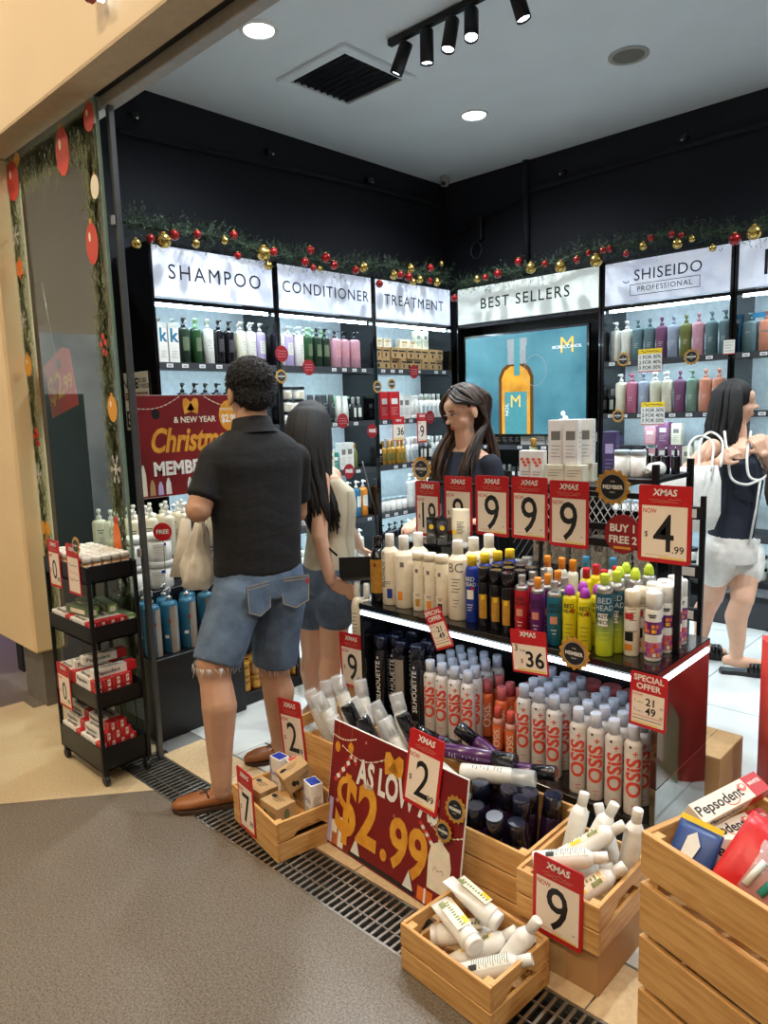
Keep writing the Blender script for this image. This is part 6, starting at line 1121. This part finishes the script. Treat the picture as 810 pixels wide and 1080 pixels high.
def head(mb, c, r, f, u, m, s=1.0):
    s *= BS
    X = basis(c, r, f, u) @ Matrix.Scale(s, 4)
    mb.ell((0, -.012, .028), (.075, .094, .09), m, X).ell((0, .022, -.04), (.058, .066, .072), m, X).ell((0, .052, -.093), (.028, .026, .021), m, X).ell((0, .045, .03), (.06, .05, .05), m, X)
    for k in (-1, 1): mb.ell((k * .03, .045, -.036), (.026, .03, .03), m, X).ell((k * .077, -.01, -.012), (.011, .022, .032), m, X).ell((k * .079, -.006, -.036), (.009, .014, .014), m, X)
    mb.add([tuple(X @ V(p)) for p in ((-.009, .085, .012), (.009, .085, .012), (-.018, .083, -.034), (.018, .083, -.034), (0, .1, .008), (0, .113, -.028))], [(0, 2, 5, 4), (1, 4, 5, 3), (2, 3, 5), (0, 4, 1), (0, 1, 3, 2)], m, smooth=True)
    mb.ell((0, .109, -.026), (.0125, .012, .01), m, X)
    for k in (-1, 1): mb.ell((k * .013, .095, -.031), (.008, .009, .007), m, X)
    mb.ell((0, .085, -.058), (.022, .0105, .006), m, X).ell((0, .084, -.069), (.019, .0105, .0065), m, X)
    return X
def face(t, X, closed=False):
    for k in (-1, 1):
        MB().ell((k * .032, .083, .004), (.0155, .0085, .0045 if closed else .0068), 'eye_white', X).ell((k * .032, .0885, .003), (.0062, .004, .0042), 'eye_dark', X).build('eye', t)
        MB().tube([tuple(X @ V((k * .047, .082, .009))), tuple(X @ V((k * .033, .0905, .0115))), tuple(X @ V((k * .017, .087, .006)))], .0016, 'eye_dark', 6).build('eyelid', t)
        MB().tube([tuple(X @ V((k * .05, .084, .024))), tuple(X @ V((k * .035, .093, .029))), tuple(X @ V((k * .016, .094, .024)))], .0028, 'hair_black', 6).build('eyebrow', t)
    MB().ell((0, .0905, -.0585), (.019, .006, .0042), 'lip', X).ell((0, .089, -.068), (.017, .0065, .005), 'lip', X).build('lips', t)
def tufts(mb, X, n, c, rad, ln, m, seed, zmin=-.5, front=.75):
    rr = random.Random(seed)
    for _ in range(n):
        d = V((rr.gauss(0, 1), rr.gauss(0, 1), rr.gauss(0, 1))).normalized()
        if d.z < zmin or (d.y > front and d.z < .35): continue
        p = V((c[0] + d.x * rad[0], c[1] + d.y * rad[1], c[2] + d.z * rad[2])); q = p + (d * .22 + V((rr.gauss(0, .45), rr.gauss(0, .45), -.8 + rr.gauss(0, .3)))) * ln
        mb.tube([tuple(X @ p), tuple(X @ (p * .4 + q * .6)), tuple(X @ q)], [.0024, .002, .0006], m, 4)
BS = 1.0
def person(label, base): return thing('person', label, 'person', T(base[0], base[1], 0))
class Off(MB):
    """mesh builder in world coordinates that is stored relative to the person's base"""
    def limb(s, pts, rs, m): return MB.limb(s, pts, [q * BS for q in rs], m)
    def put(s, name, t, vox=None, it=6):
        b = t.matrix_basis.translation; s.v = [(p[0] - b.x, p[1] - b.y, p[2] - b.z) for p in s.v]
        o = s.build(name, t)
        if vox: remesh(o, vox, it)
        return o
def shoe(t, name, heel, toe, m, sole_m, w=.046, sandal=False):
    h, e = V(heel), V(toe); d = (e - h); L = d.length; d.normalize(); r = d.cross(V((0, 0, 1))).normalized(); X = basis((h.x, h.y, 0), d, -r, (0, 0, 1))
    pl = [(-.01, .0), (.0, .03), (.08, .03), (.17, .043), (.23, .038), (.262, .018), (.27, 0)]; k = L / .27
    poly = [(x * k, -y * w / .043) for x, y in pl] + [(x * k, y * w / .043) for x, y in pl[::-1][1:-1]]
    s_ = Off(); s_.prism([(p[0], p[1]) for p in poly], .014 if not sandal else .022, sole_m, X); s_.put('sole', t)
    u = Off()
    if sandal:
        for x in (.15, .17, .19): u.tube([tuple(X @ V((x * k, -.043, .02))), tuple(X @ V((x * k, -.03, .062))), tuple(X @ V((x * k, .03, .062))), tuple(X @ V((x * k, .043, .02)))], .012, m, 8)
        u.put('strap', t); return
    u.torso = None
    u.loft([(-.005 * k, .02, .02, 0, 0.036), (.02 * k, .034, .03, 0, .037), (.08 * k, .034, .028, 0, .034), (.14 * k, .04, .027, 0, .032), (.2 * k, .043, .023, 0, .03), (.25 * k, .03, .017, 0, .026), (.272 * k, .008, .008, 0, .022)], m, 16, X @ Matrix(((0, 0, 1, 0), (-1, 0, 0, 0), (0, 1, 0, 0), (0, 0, 0, 1))), e=2.3)
    u.put('upper', t)
    st = Off(); st.tube([tuple(X @ V((.12 * k, -.032, .052))), tuple(X @ V((.13 * k, 0, .064))), tuple(X @ V((.12 * k, .032, .052)))], .004, sole_m, 6).tube([tuple(X @ V((.13 * k, 0, .064))), tuple(X @ V((.155 * k, .02, .066)))], .0025, sole_m, 5).tube([tuple(X @ V((.13 * k, 0, .064))), tuple(X @ V((.155 * k, -.02, .066)))], .0025, sole_m, 5); st.put('lace', t)

# --- man in black polo, back to the camera, facing the window poster
man = person('man in black polo and frayed denim shorts holding a plastic bag, back turned', (-2.27, 1.58)); BS = 1.06
r, f, u = frame((-1, .12, 0))
La, Lk, Lh = V((-2.199, 1.368, 0.090)), V((-2.245, 1.397, 0.513)), V((-2.263, 1.538, 0.785)); Ra, Rk, Rh = V((-2.315, 1.735, .09)), V((-2.288, 1.701, 0.418)), V((-2.246, 1.723, 0.750))
pel, wst, chs, nck, hd = V((-2.275, 1.644, 0.846)), V((-2.281, 1.656, 1.013)), V((-2.300, 1.666, 1.235)), V((-2.301, 1.669, 1.403)), V((-2.318, 1.678, 1.531))
Ls, Rs = V((-2.327, 1.515, 1.282)), V((-2.280, 1.856, 1.263)); Le, Lw = V((-2.315, 1.417, 1.104)), V((-2.450, 1.556, 1.103)); Re, Rw = V((-2.352, 1.906, 1.033)), V((-2.503, 1.873, 0.992))
hr, hf, hu = frame((-1, .25, -.18))
b = Off(); head(b, hd, hr, hf, hu, 'skin_tan')
b.limb([nck - u * .06, nck + u * .03, hd - u * .05], [.07, .06, .056], 'skin_tan')
torso(b, [(pel - u * .08, r, f, .12, .09), (pel, r, f, .15, .1), (wst, r, f, .145, .1), (chs, r, f, .175, .11), (nck - u * .05, r, f, .13, .07), (nck, r, f, .05, .05)], 'skin_tan')
for h_, k_, a_ in ((Lh, Lk, La), (Rh, Rk, Ra)):
    c_ = k_.lerp(a_, .3) - f * .022; b.limb([h_, k_ + u * .03, k_ - u * .03], [.085, .062, .058], 'skin_tan').limb([k_ - u * .02, c_, k_.lerp(a_, .75), a_ - u * .005], [.055, .062, .044, .036], 'skin_tan').cap2(a_ - u * .03, .036, a_ - u * .04 + f * .03, .034, 'skin_tan')
b.limb([Ls, Le], [.055, .044], 'skin_tan').limb([Le, Lw], [.046, .03], 'skin_tan').limb([Rs, Re], [.055, .044], 'skin_tan').limb([Re, Rw], [.046, .03], 'skin_tan')
hand(b, Lw, (Lw - Le).normalized() + V((-.1, .1, -.1)), (-.2, .1, -1), 'skin_tan', .7, 1.05, 1); hand(b, Rw, (Rw - Re), (0, 0, -1), 'skin_tan', .7, 1.0, -1)
b.put('body', man, .0055, 5)
s_ = Off(); torso(s_, [(pel - u * .01, r, f, .172, .122), (pel + u * .05, r, f, .17, .118), (wst + u * .02, r, f, .172, .118), (chs - u * .04, r, f, .19, .124), (chs + u * .03, r, f, .2, .122), (nck - u * .085, r, f, .19, .105), (nck - u * .05, r, f, .155, .09), (nck - u * .012, r, f, .088, .075)], 'shirt_black', e=2.1)
for sh, el in ((Ls, Le), (Rs, Re)): s_.limb([sh, sh.lerp(el, .62)], [.063, .058], 'shirt_black').loft([(0, .061, .061), (.03, .067, .067)], 'shirt_black', 18, T(*sh.lerp(el, .62)) @ (el - sh).to_track_quat('Z', 'Y').to_matrix().to_4x4())
s_.put('polo_shirt', man, .007, 18)
c_ = Off(); c_.loft([(-.037, .104, .09), (-.01, .083, .077), (.025, .074, .072), (.027, .068, .066), (.0, .07, .068)], 'shirt_black', 22, basis(nck + u * .004, r, f, u) @ Matrix.Rotation(R(-8), 4, 'X'), cap=False); c_.put('collar', man)
d_ = Off(); torso(d_, [(pel + u * .03, r, f, .162, .112), (pel - u * .03, r, f, .172, .122), (pel - u * .1, r, f, .165, .12)], 'denim')
for h_, k_ in ((Lh, Lk), (Rh, Rk)): d_.limb([h_ - u * .02, h_.lerp(k_, .55)], [.1, .09], 'denim').loft([(0, .09, .09), (.09, .1, .095), (.21, .103, .095)], 'denim', 20, T(*(h_.lerp(k_, .93))) @ (h_ - k_).to_track_quat('Z', 'Y').to_matrix().to_4x4())
d_.put('denim_shorts', man, .007, 5)
fr_ = Off(); rr = random.Random(3)
for h_, k_ in ((Lh, Lk), (Rh, Rk)):
    c = h_.lerp(k_, .93); 
    for i in range(64): a = rr.uniform(0, 6.28); p = c + r * .085 * math.cos(a) + f * .085 * math.sin(a); fr_.tube([tuple(p + u * .008), tuple(p - u * rr.uniform(.004, .03) + r * rr.gauss(0, .006))], .0011, 'denim_fray', 4)
tag(fr_.put('frayed_hem', man), kind='stuff')
pk = Off()
for q in (-.08, .08):
    c = pel - u * .075 + r * q - f * .133; X = basis(c, r, u, -f) @ Matrix.Rotation(R(-12 if q > 0 else 12), 4, 'Y'); pl = [(-.06, .055), (-.055, -.05), (0, -.075), (.055, -.05), (.06, .055)]
    pk.prism(pl, .004, 'denim', X); pts = [(x * .93, y * .93) for x, y in pl]; pk.stroke(pts + pts[:1], .003, .0046, 'seam', X); pk.stroke([(-.055, .04), (.055, .04)], .003, .0046, 'seam', X)
    if q > 0: pk.rect(.045, .02, .055, .04, .006, 'red', X)
    pk.put('back_pocket', man); pk = Off()
hX = basis(hd, hr, hf, hu) @ Matrix.Scale(BS, 4); h_ = Off(); h_.ell((0, -.018, .036), (.082, .097, .092), 'hair_black', hX).ell((0, -.055, -.02), (.07, .05, .06), 'hair_black', hX); tufts(h_, hX, 2600, (0, -.018, .036), (.0825, .0975, .0925), .01, 'hair_black', 5, -.95, .7); tufts(h_, hX, 900, (0, -.055, -.02), (.07, .05, .058), .01, 'hair_black', 15, -.7, .3); h_.put('hair', man)
shoe(man, 'loafer', (-2.175, 1.421, 0.000), (-2.309, 1.220, 0.000), 'loafer', 'sole', .05); shoe(man, 'loafer', (-2.304, 1.804, 0.000), (-2.404, 1.610, 0.000), 'loafer', 'sole', .05)
BS = 1.0
pbg = thing('plastic_bag', 'crumpled white plastic carrier bag hanging from the hand of the man', 'bag', T(*(Lw + V((-.035, -.03, -.06)))))
mb_ = MB(); rr = random.Random(4)
mb_.loft([(z, rx * (1 + rr.uniform(-.06, .06)), ry, cx, rr.uniform(-.008, .008)) for z, rx, ry, cx in ((.0, .012, .012, 0), (-.05, .03, .03, 0), (-.1, .045, .035, -.012), (-.14, .052, .038, -.014), (-.18, .064, .045, -.018), (-.22, .07, .05, -.022), (-.26, .068, .048, -.026), (-.285, .05, .03, -.03))], 'plastic_bag', 28, RZ(R(40)), e=1.7)
mb_.v = [(p[0] * (1 + .16 * math.sin(9 * math.atan2(p[1], p[0]) + 25 * p[2])), p[1] * (1 + .22 * math.sin(7 * math.atan2(p[1], p[0]) - 31 * p[2])), p[2]) for p in mb_.v]; mb_.build('body', pbg)
MB().tube([(.03, .03, .055), (.012, 0, .0), (.0, 0, -.06)], .006, 'plastic_bag', 6).tube([(.03, .03, .055), (-.014, 0, .0), (-.0, 0, -.06)], .006, 'plastic_bag', 6).build('handle', pbg)
wb = thing('shopping_bag', 'folded white shopping bag dangling beside the plastic carrier bag', 'bag', T(*(Lw + V((-.1, -.055, -.06))))); MB().loft([(0, .018, .006), (-.12, .03, .01, -.02, 0), (-.24, .034, .008, -.05, 0)], 'plastic_bag', 12, RZ(R(40))).build('body', wb); MB().tube([(0, 0, 0), (.045, .02, .06), (.085, .045, .05)], .004, 'tote', 6).build('handle', wb)

# --- woman with long black hair beside him
wm = person('woman with long black hair, pale sleeveless top and denim shorts, seen from behind', (-2.58, 2.17))
r, f, u = frame((.12, 1, 0)); hd = V((-2.461, 2.103, 1.376)); nck = V((-2.439, 2.119, 1.206)); chs = V((-2.423, 2.159, 1.048)); wst = V((-2.419, 2.157, 0.874)); pel = V((-2.413, 2.131, 0.716))
Ls, Rs = V((-2.402, 2.008, 1.175)), V((-2.507, 2.240, 1.159)); Re, Rw = V((-2.431, 2.174, 0.879)), V((-2.311, 2.055, 0.689)); Rs = V((-2.365, 2.068, 1.163)); Re, Rw = V((-2.322, 2.005, 0.916)), V((-2.294, 2.036, 0.721)); Ls = V((-2.526, 2.275, 1.146)); Le, Lw = V((-2.529, 2.363, 0.893)), V((-2.552, 2.458, 0.781))
Rh, Lh = V((-2.336, 2.102, 0.623)), V((-2.488, 2.092, 0.601)); Rk, Lk = V((-2.375, 2.095, 0.352)), V((-2.527, 2.110, 0.314)); Ra, La = V((Rk.x - .01, Rk.y, .075)), V((Lk.x - .01, Lk.y, .075))
hr, hf, hu = frame((-.35, 1, -.25)); b = Off(); head(b, hd, hr, hf, hu, 'skin', .95)
b.limb([nck - u * .03, hd - u * .05], [.05, .046], 'skin'); torso(b, [(pel - u * .06, r, f, .12, .1), (pel, r, f, .15, .1), (wst, r, f, .115, .08), (chs, r, f, .135, .095), (nck - u * .04, r, f, .12, .06), (nck, r, f, .04, .04)], 'skin')
for h_, k_, a_ in ((Lh, Lk, La), (Rh, Rk, Ra)): b.limb([h_, k_], [.085, .054], 'skin').limb([k_, k_.lerp(a_, .3) - f * .015, a_], [.052, .052, .032], 'skin').cap2(a_ - u * .03, .032, a_ + f * .14 - u * .045, .022, 'skin').cap2(a_ - u * .03, .032, a_ - f * .04 - u * .04, .026, 'skin')
b.limb([Rs, Re, Rw], [.045, .036, .026], 'skin').limb([Ls, Le, Lw], [.045, .036, .026], 'skin'); hand(b, Rw, V((.1, .1, -.1)), (-.6, .5, .2), 'skin', .25, .95, 1); hand(b, Lw, (Lw - Le), (0, 1, 0), 'skin', .5, .9, -1); b.put('body', wm, .0055, 5)
s_ = Off(); torso(s_, [(pel + u * .03, r, f, .142, .105), (wst + u * .02, r, f, .128, .094), (chs - u * .02, r, f, .142, .11), (chs + u * .05, r, f, .14, .098), (nck - u * .055, r, f, .13, .075), (nck - u * .02, r, f, .09, .06)], 'tank_grey', e=2.1); s_.put('sleeveless_top', wm, .007, 6)
d_ = Off(); torso(d_, [(pel + u * .045, r, f, .138, .1), (pel - u * .03, r, f, .16, .12), (pel - u * .08, r, f, .155, .115)], 'denim')
for h_, k_ in ((Lh, Lk), (Rh, Rk)): d_.limb([h_, h_.lerp(k_, .28)], [.095, .09], 'denim')
d_.put('denim_shorts', wm, .008, 4)
def long_hair(t, hX, n, m, seed, length, spread, cap_r=(.083, .1, .095), cc=(0, -.016, .034), fwd_min=-1.0, fwd_max=.55, taper=.3, down=None, bulge=.02, r0=.011, push=None):
    h = Off(); rr = random.Random(seed); h.ell(cc, cap_r, m, hX)
    dn = V(down) if down else V((0, 0, -1))
    for i in range(n):
        a = rr.uniform(0, 2 * math.pi); y = math.sin(a); x = math.cos(a)
        if y > fwd_max: continue
        p0 = V((cc[0] + x * cap_r[0] * .55, cc[1] + y * cap_r[1] * .5, cc[2] + cap_r[2] * .82)); p1 = V((cc[0] + x * cap_r[0] * 1.02, cc[1] + y * cap_r[1] * 1.02, cc[2] + .02)); p2 = V((x * (cap_r[0] + bulge), cc[1] + y * (cap_r[1] + bulge), -.09))
        W0, W1, W2 = (hX @ p for p in (p0, p1, p2)); L = length * rr.uniform(.82, 1.05); P = [W0, W1, W2]; q = W2
        for k in range(4): q = q + dn * (L / 4) + (push(k, x, y) if push else V((0, 0, 0))) + V((rr.gauss(0, .006), rr.gauss(0, .006), 0)) * spread; P.append(q)
        h.tube([tuple(p) for p in P], [r0 * .6, r0 * 1.2, r0 * 1.3, r0 * 1.3, r0 * 1.2, r0, r0 * taper], m, 6, flat=.6)
    return h.put('hair', t)
hX = basis(hd, hr, hf, hu) @ Matrix.Scale(.97, 4)
long_hair(wm, hX, 120, 'hair_black', 6, .36, 1.0, fwd_max=.35, push=lambda k, x, y: V((.024, .002, 0)) + (hr * (-x * .02) + hf * (-y * .02 - .006)) * (1 if k < 2 else .2))
for a_ in (((-2.218, 1.944, 0.000), (-.11, .04)), ((-2.309, 1.914, 0.000), (-.11, .04))):
    pass
hb = thing('handbag', 'black leather handbag hanging at the hip of the long haired woman', 'bag', T(*(-2.193, 2.109, 0.813)) @ RZ(R(46))); MB().box((0, 0, -.04), (.165, .05, .1), 'leather_black', b=.014).build('body', hb); MB().box((0, -.027, -.02), (.168, .004, .075), 'leather_black', b=.0015).build('flap', hb)
MB().tube([(.09, 0, .02), (.08, .02, .2), (.03, .06, .42)], .005, 'leather_black', 6).tube([(-.09, 0, .02), (-.2, .03, .12), (-.28, .1, .3)], .005, 'leather_black', 6).build('strap', hb)

# --- cashier with long brown hair looking down behind the price tags
ca = person('cashier with long brown hair and dark navy tee looking down behind the tags', (-2.12, 2.83))
mat('hair_brown', (92, 68, 50), .38, scale=70, c2=(38, 28, 24), stretch=(8, 8, .5))
r, f, u = frame((-.1, -.98, 0)); hd = V((-2.164, 2.822, 1.438)); nck = V((-2.168, 2.853, 1.261)); chs = V((-2.152, 2.851, 1.098)); wst = chs - u * .22; pel = chs - u * .42
hr, hf, hu = frame((-.28, -.92, -.36)); b = Off(); fX = head(b, hd, hr, hf, hu, 'skin', .97); b.limb([nck - u * .02, hd - u * .05], [.052, .048], 'skin')
Rs, Ls = nck - u * .09 + r * .155, nck - u * .09 - r * .155
torso(b, [(pel - u * .08, r, f, .14, .1), (pel, r, f, .15, .1), (wst, r, f, .125, .09), (chs, r, f, .145, .1), (nck - u * .04, r, f, .13, .06), (nck, r, f, .045, .045)], 'skin')
for q in (-1, 1):
    h_ = pel + r * .08 * q - u * .05; k_ = V((h_.x, h_.y, .45)) + f * .01; a_ = V((h_.x, h_.y, .07)); b.limb([h_, k_, a_], [.085, .058, .036], 'skin').cap2(a_ - u * .03, .032, a_ + f * .13 - u * .04, .024, 'skin')
for sh, q in ((Rs, 1), (Ls, -1)): el = sh - u * .26 + r * .06 * q + f * .02; wr = el + f * .2 - u * .02 - r * .08 * q; b.limb([sh, el, wr], [.046, .037, .026], 'skin'); hand(b, wr, wr - el, (0, 0, -1), 'skin', .5, .95, -q)
b.put('body', ca, .0055, 4); t_ = ca
fb = Matrix.Translation(-ca.matrix_basis.translation) @ fX; face(ca, fb, True)
s_ = Off(); torso(s_, [(pel - u * .02, r, f, .162, .115), (wst, r, f, .15, .108), (chs, r, f, .165, .12), (nck - u * .075, r, f, .15, .08), (nck - u * .025, r, f, .08, .06)], 'shirt_navy')
for sh, q in ((Rs, 1), (Ls, -1)): s_.limb([sh, sh - u * .17 + r * .045 * q], [.056, .06], 'shirt_navy')
s_.put('tee_shirt', ca, .007, 6)
d_ = Off(); torso(d_, [(pel + u * .03, r, f, .15, .105), (pel - u * .08, r, f, .16, .115)], 'shirt_black')
for q in (-1, 1): h_ = pel + r * .08 * q - u * .05; d_.limb([h_, V((h_.x, h_.y, .45)), V((h_.x, h_.y, .1))], [.095, .07, .055], 'shirt_black')
d_.put('trousers', ca, .01, 3)
hX = basis(hd, hr, hf, hu) @ Matrix.Scale(.97, 4)
h = Off(); h.ell((0, -.026, .038), (.082, .092, .092), 'hair_black', hX).ell((0, -.065, -.06), (.062, .045, .1), 'hair_black', hX); rr = random.Random(9)
for i in range(150):     # parted locks falling to both sides
    sd = -1 if i % 2 else 1; y0 = rr.uniform(-.09, .06); x0 = sd * rr.uniform(.004, .02); top = .126 - (y0 + .016) ** 2 * 4.5
    yy = y0 + (0.012 if y0 > .02 else -.01); P = [hX @ V((x0, y0, top)), hX @ V((sd * .06, yy, top - .035)), hX @ V((sd * (.088 + rr.uniform(0, .006)), yy - .008, .0)), hX @ V((sd * (.083 + rr.uniform(-.006, .012)), yy - .012, -.085))]
    if sd < 0: P[1:] = [hX @ V((-.062, yy - .004, top - .034)), hX @ V((-.084, min(yy, -.01) - .03, .005)), hX @ V((-.08 + rr.uniform(0, .02), -.06 - rr.uniform(0, .02), -.09))]
    elif y0 > .0: P[2] = hX @ V((.086, yy - .002, .01)); P[3] = hX @ V((.076, yy - .004, -.085))
    q = P[-1].copy(); L = rr.uniform(.24, .36); tgt = nck - u * .17 + r * sd * rr.uniform(.05, .13) + f * (rr.uniform(.04, .15) if y0 > -.03 else rr.uniform(-.13, -.06))
    for k in range(4): w_ = (k + 1) / 4; P.append(P[3].lerp(tgt, w_) + V((rr.gauss(0, .004), rr.gauss(0, .004), -(w_ - .5) * .03 * 0)) + f * (.03 if y0 > -.03 else -.02) * math.sin(w_ * 3.14))
    m_ = 'hair_brown' if rr.random() < .55 else 'hair_black'; Q = spl(P, 3); h.tube(Q, [.006 + .005 * min(1, k / 4) - (.009 * max(0, (k - 15) / (len(Q) - 16))) for k in range(len(Q))], m_, 6, flat=.6)
h.put('hair', ca)
ca.location.z = 0

# --- woman in navy tank top and white shorts
wr_ = person('woman in navy tank top and white shorts with a white tote, head turned aside', (-1.3, 4.02))
r, f, u = frame((.75, .35, 0)); hd = V((-1.316, 4.087, 1.433)); nck = V((-1.294, 4.070, 1.244)); chs = V((-1.277, 4.044, 1.029)); wst = V((-1.278, 4.008, 0.855)); pel = V((-1.281, 3.974, 0.696))
hr, hf, hu = frame((.86, .5, -.03)); b = Off(); head(b, hd, hr, hf, hu, 'skin', .98); b.limb([nck - u * .03, hd - u * .05], [.052, .048], 'skin')
Rs = V((-1.367, 3.908, 1.202)); Re = V((-1.460, 3.731, 1.049)); Rw = V((-1.303, 3.814, 1.131)); Ls = V((-1.230, 4.238, 1.215)); Le = V((-1.111, 4.174, 1.020)); Lw = V((-1.148, 4.026, 1.159))
torso(b, [(pel - u * .08, r, f, .13, .11), (pel, r, f, .15, .11), (wst, r, f, .125, .09), (chs, r, f, .14, .1), (nck - u * .045, r, f, .13, .06), (nck, r, f, .045, .045)], 'skin')
Rh, Lh = V((-1.313, 3.877, 0.642)), V((-1.237, 4.085, 0.616)); Rk, Lk = V((-1.370, 4.009, 0.384)), V((-1.191, 3.920, 0.411)); Ra, La = V((-1.459, 4.060, 0.014)), V((-1.213, 3.921, 0.096))
for h_, k_, a_ in ((Lh, Lk, La), (Rh, Rk, Ra)): a_.z = max(a_.z, .075); b.limb([h_, k_], [.09, .058], 'skin').limb([k_, k_.lerp(a_, .3) - f * .02, k_.lerp(a_, .75), a_], [.055, .057, .04, .034], 'skin').cap2(a_ - u * .028, .034, a_ + f * .13 - u * .033, .022, 'skin').cap2(a_ - u * .02, .034, a_ - f * .04 - u * .025, .028, 'skin')
b.limb([Rs, Re, Rw], [.047, .038, .026], 'skin').limb([Ls, Le, Lw], [.047, .038, .026], 'skin'); hand(b, Rw, (Rw - Re) + V((0, 0, .08)), (.2, .6, -.3), 'skin', .75, .95, 1); hand(b, Lw, V((-.3, -.1, .7)), (-.5, .4, 0), 'skin', .8, .95, -1); b.put('body', wr_, .0055, 4)
s_ = Off(); torso(s_, [(pel + u * .03, r, f, .15, .112), (wst, r, f, .142, .108), (chs, r, f, .152, .122), (chs + u * .09, r, f, .135, .1), (nck - u * .055, r, f, .1, .07), (nck - u * .04, r, f, .085, .058)], 'shirt_navy'); s_.put('tank_top', wr_, .007, 5)
d_ = Off(); torso(d_, [(pel + u * .05, r, f, .145, .11), (pel - u * .03, r, f, .168, .13), (pel - u * .09, r, f, .17, .13)], 'linen_white')
for h_, k_ in ((Lh, Lk), (Rh, Rk)): d_.limb([h_, h_.lerp(k_, .36)], [.098, .096], 'linen_white')
d_.put('shorts', wr_, .008, 4)
hX = basis(hd, hr, hf, hu) @ Matrix.Scale(.98, 4)
long_hair(wr_, hX, 110, 'hair_black', 8, .16, .8, fwd_max=.25, push=lambda k, x, y: V((0, 0, 0)))
for a_ in (La, Ra):
    d2 = V((f.x, f.y, 0)).normalized(); shoe(wr_, 'sandal', tuple(V((a_.x, a_.y, 0)) - d2 * .07), tuple(V((a_.x, a_.y, 0)) + d2 * .19), 'leather_black', 'leather_black', .045, True)
cr = Off(); cr.tube([tuple(V(p)) for p in spl(((-1.319, 3.942, 1.284), (-1.266, 3.853, 1.144), (-1.238, 3.833, 1.050), (-1.177, 3.858, 1.021), (-1.127, 3.911, 1.043)))], .0065, 'tote', 8).tube([tuple(V(p)) for p in spl(((-1.232, 4.080, 1.278), (-1.205, 3.944, 1.163), (-1.176, 3.895, 1.061), (-1.127, 3.911, 1.043), (-1.102, 3.970, 1.077)))], .0065, 'tote', 8).tube([tuple(V(p)) for p in ((-1.127, 3.911, 1.043), (-1.137, 3.902, 0.903), (-1.156, 3.873, 0.710))], .006, 'tote', 6); cr.put('neck_cord', wr_)
tb = thing('tote_bag', 'white canvas tote bag hanging from the shoulder of the woman in white shorts', 'bag', T(*(-1.366, 3.640, 0.980)) @ RZ(R(65))); MB().loft([(-.18, .14, .05), (-.1, .17, .07), (.06, .18, .05), (.14, .16, .03)], 'tote', 18, e=3).build('body', tb)
sb_ = MB(); o_ = V((-1.366, 3.640, 0.980)); iR = (RZ(R(65)) @ I4).inverted()
def tl(p): return tuple(iR @ (V(p) - o_))
sb_.tube([tl(q) for q in spl(((-1.369, 3.616, 1.087), (-1.392, 3.664, 1.225), (-1.376, 3.757, 1.268), (-1.306, 3.747, 1.231), (-1.285, 3.672, 1.100)))], .006, 'tote', 8).build('handle', tb); MB().tube([tl(q) for q in spl(((-1.331, 3.638, 1.087), (-1.362, 3.722, 1.232), (-1.361, 3.859, 1.283), (-1.280, 3.802, 1.238), (-1.253, 3.707, 1.122)))], .006, 'tote', 8).build('handle', tb)
bb = thing('shoulder_bag', 'dark brown soft bag held in front of the woman in white shorts', 'bag', T(*(-1.066, 3.963, 1.012))); MB().loft([(-.1, .04, .04), (-.04, .055, .05), (.06, .05, .045), (.12, .03, .02)], 'leather_brown', 16).build('body', bb); MB().tube([(0, 0, .1), (-.02, .02, .26)], .012, 'leather_brown', 8).build('strap', bb)
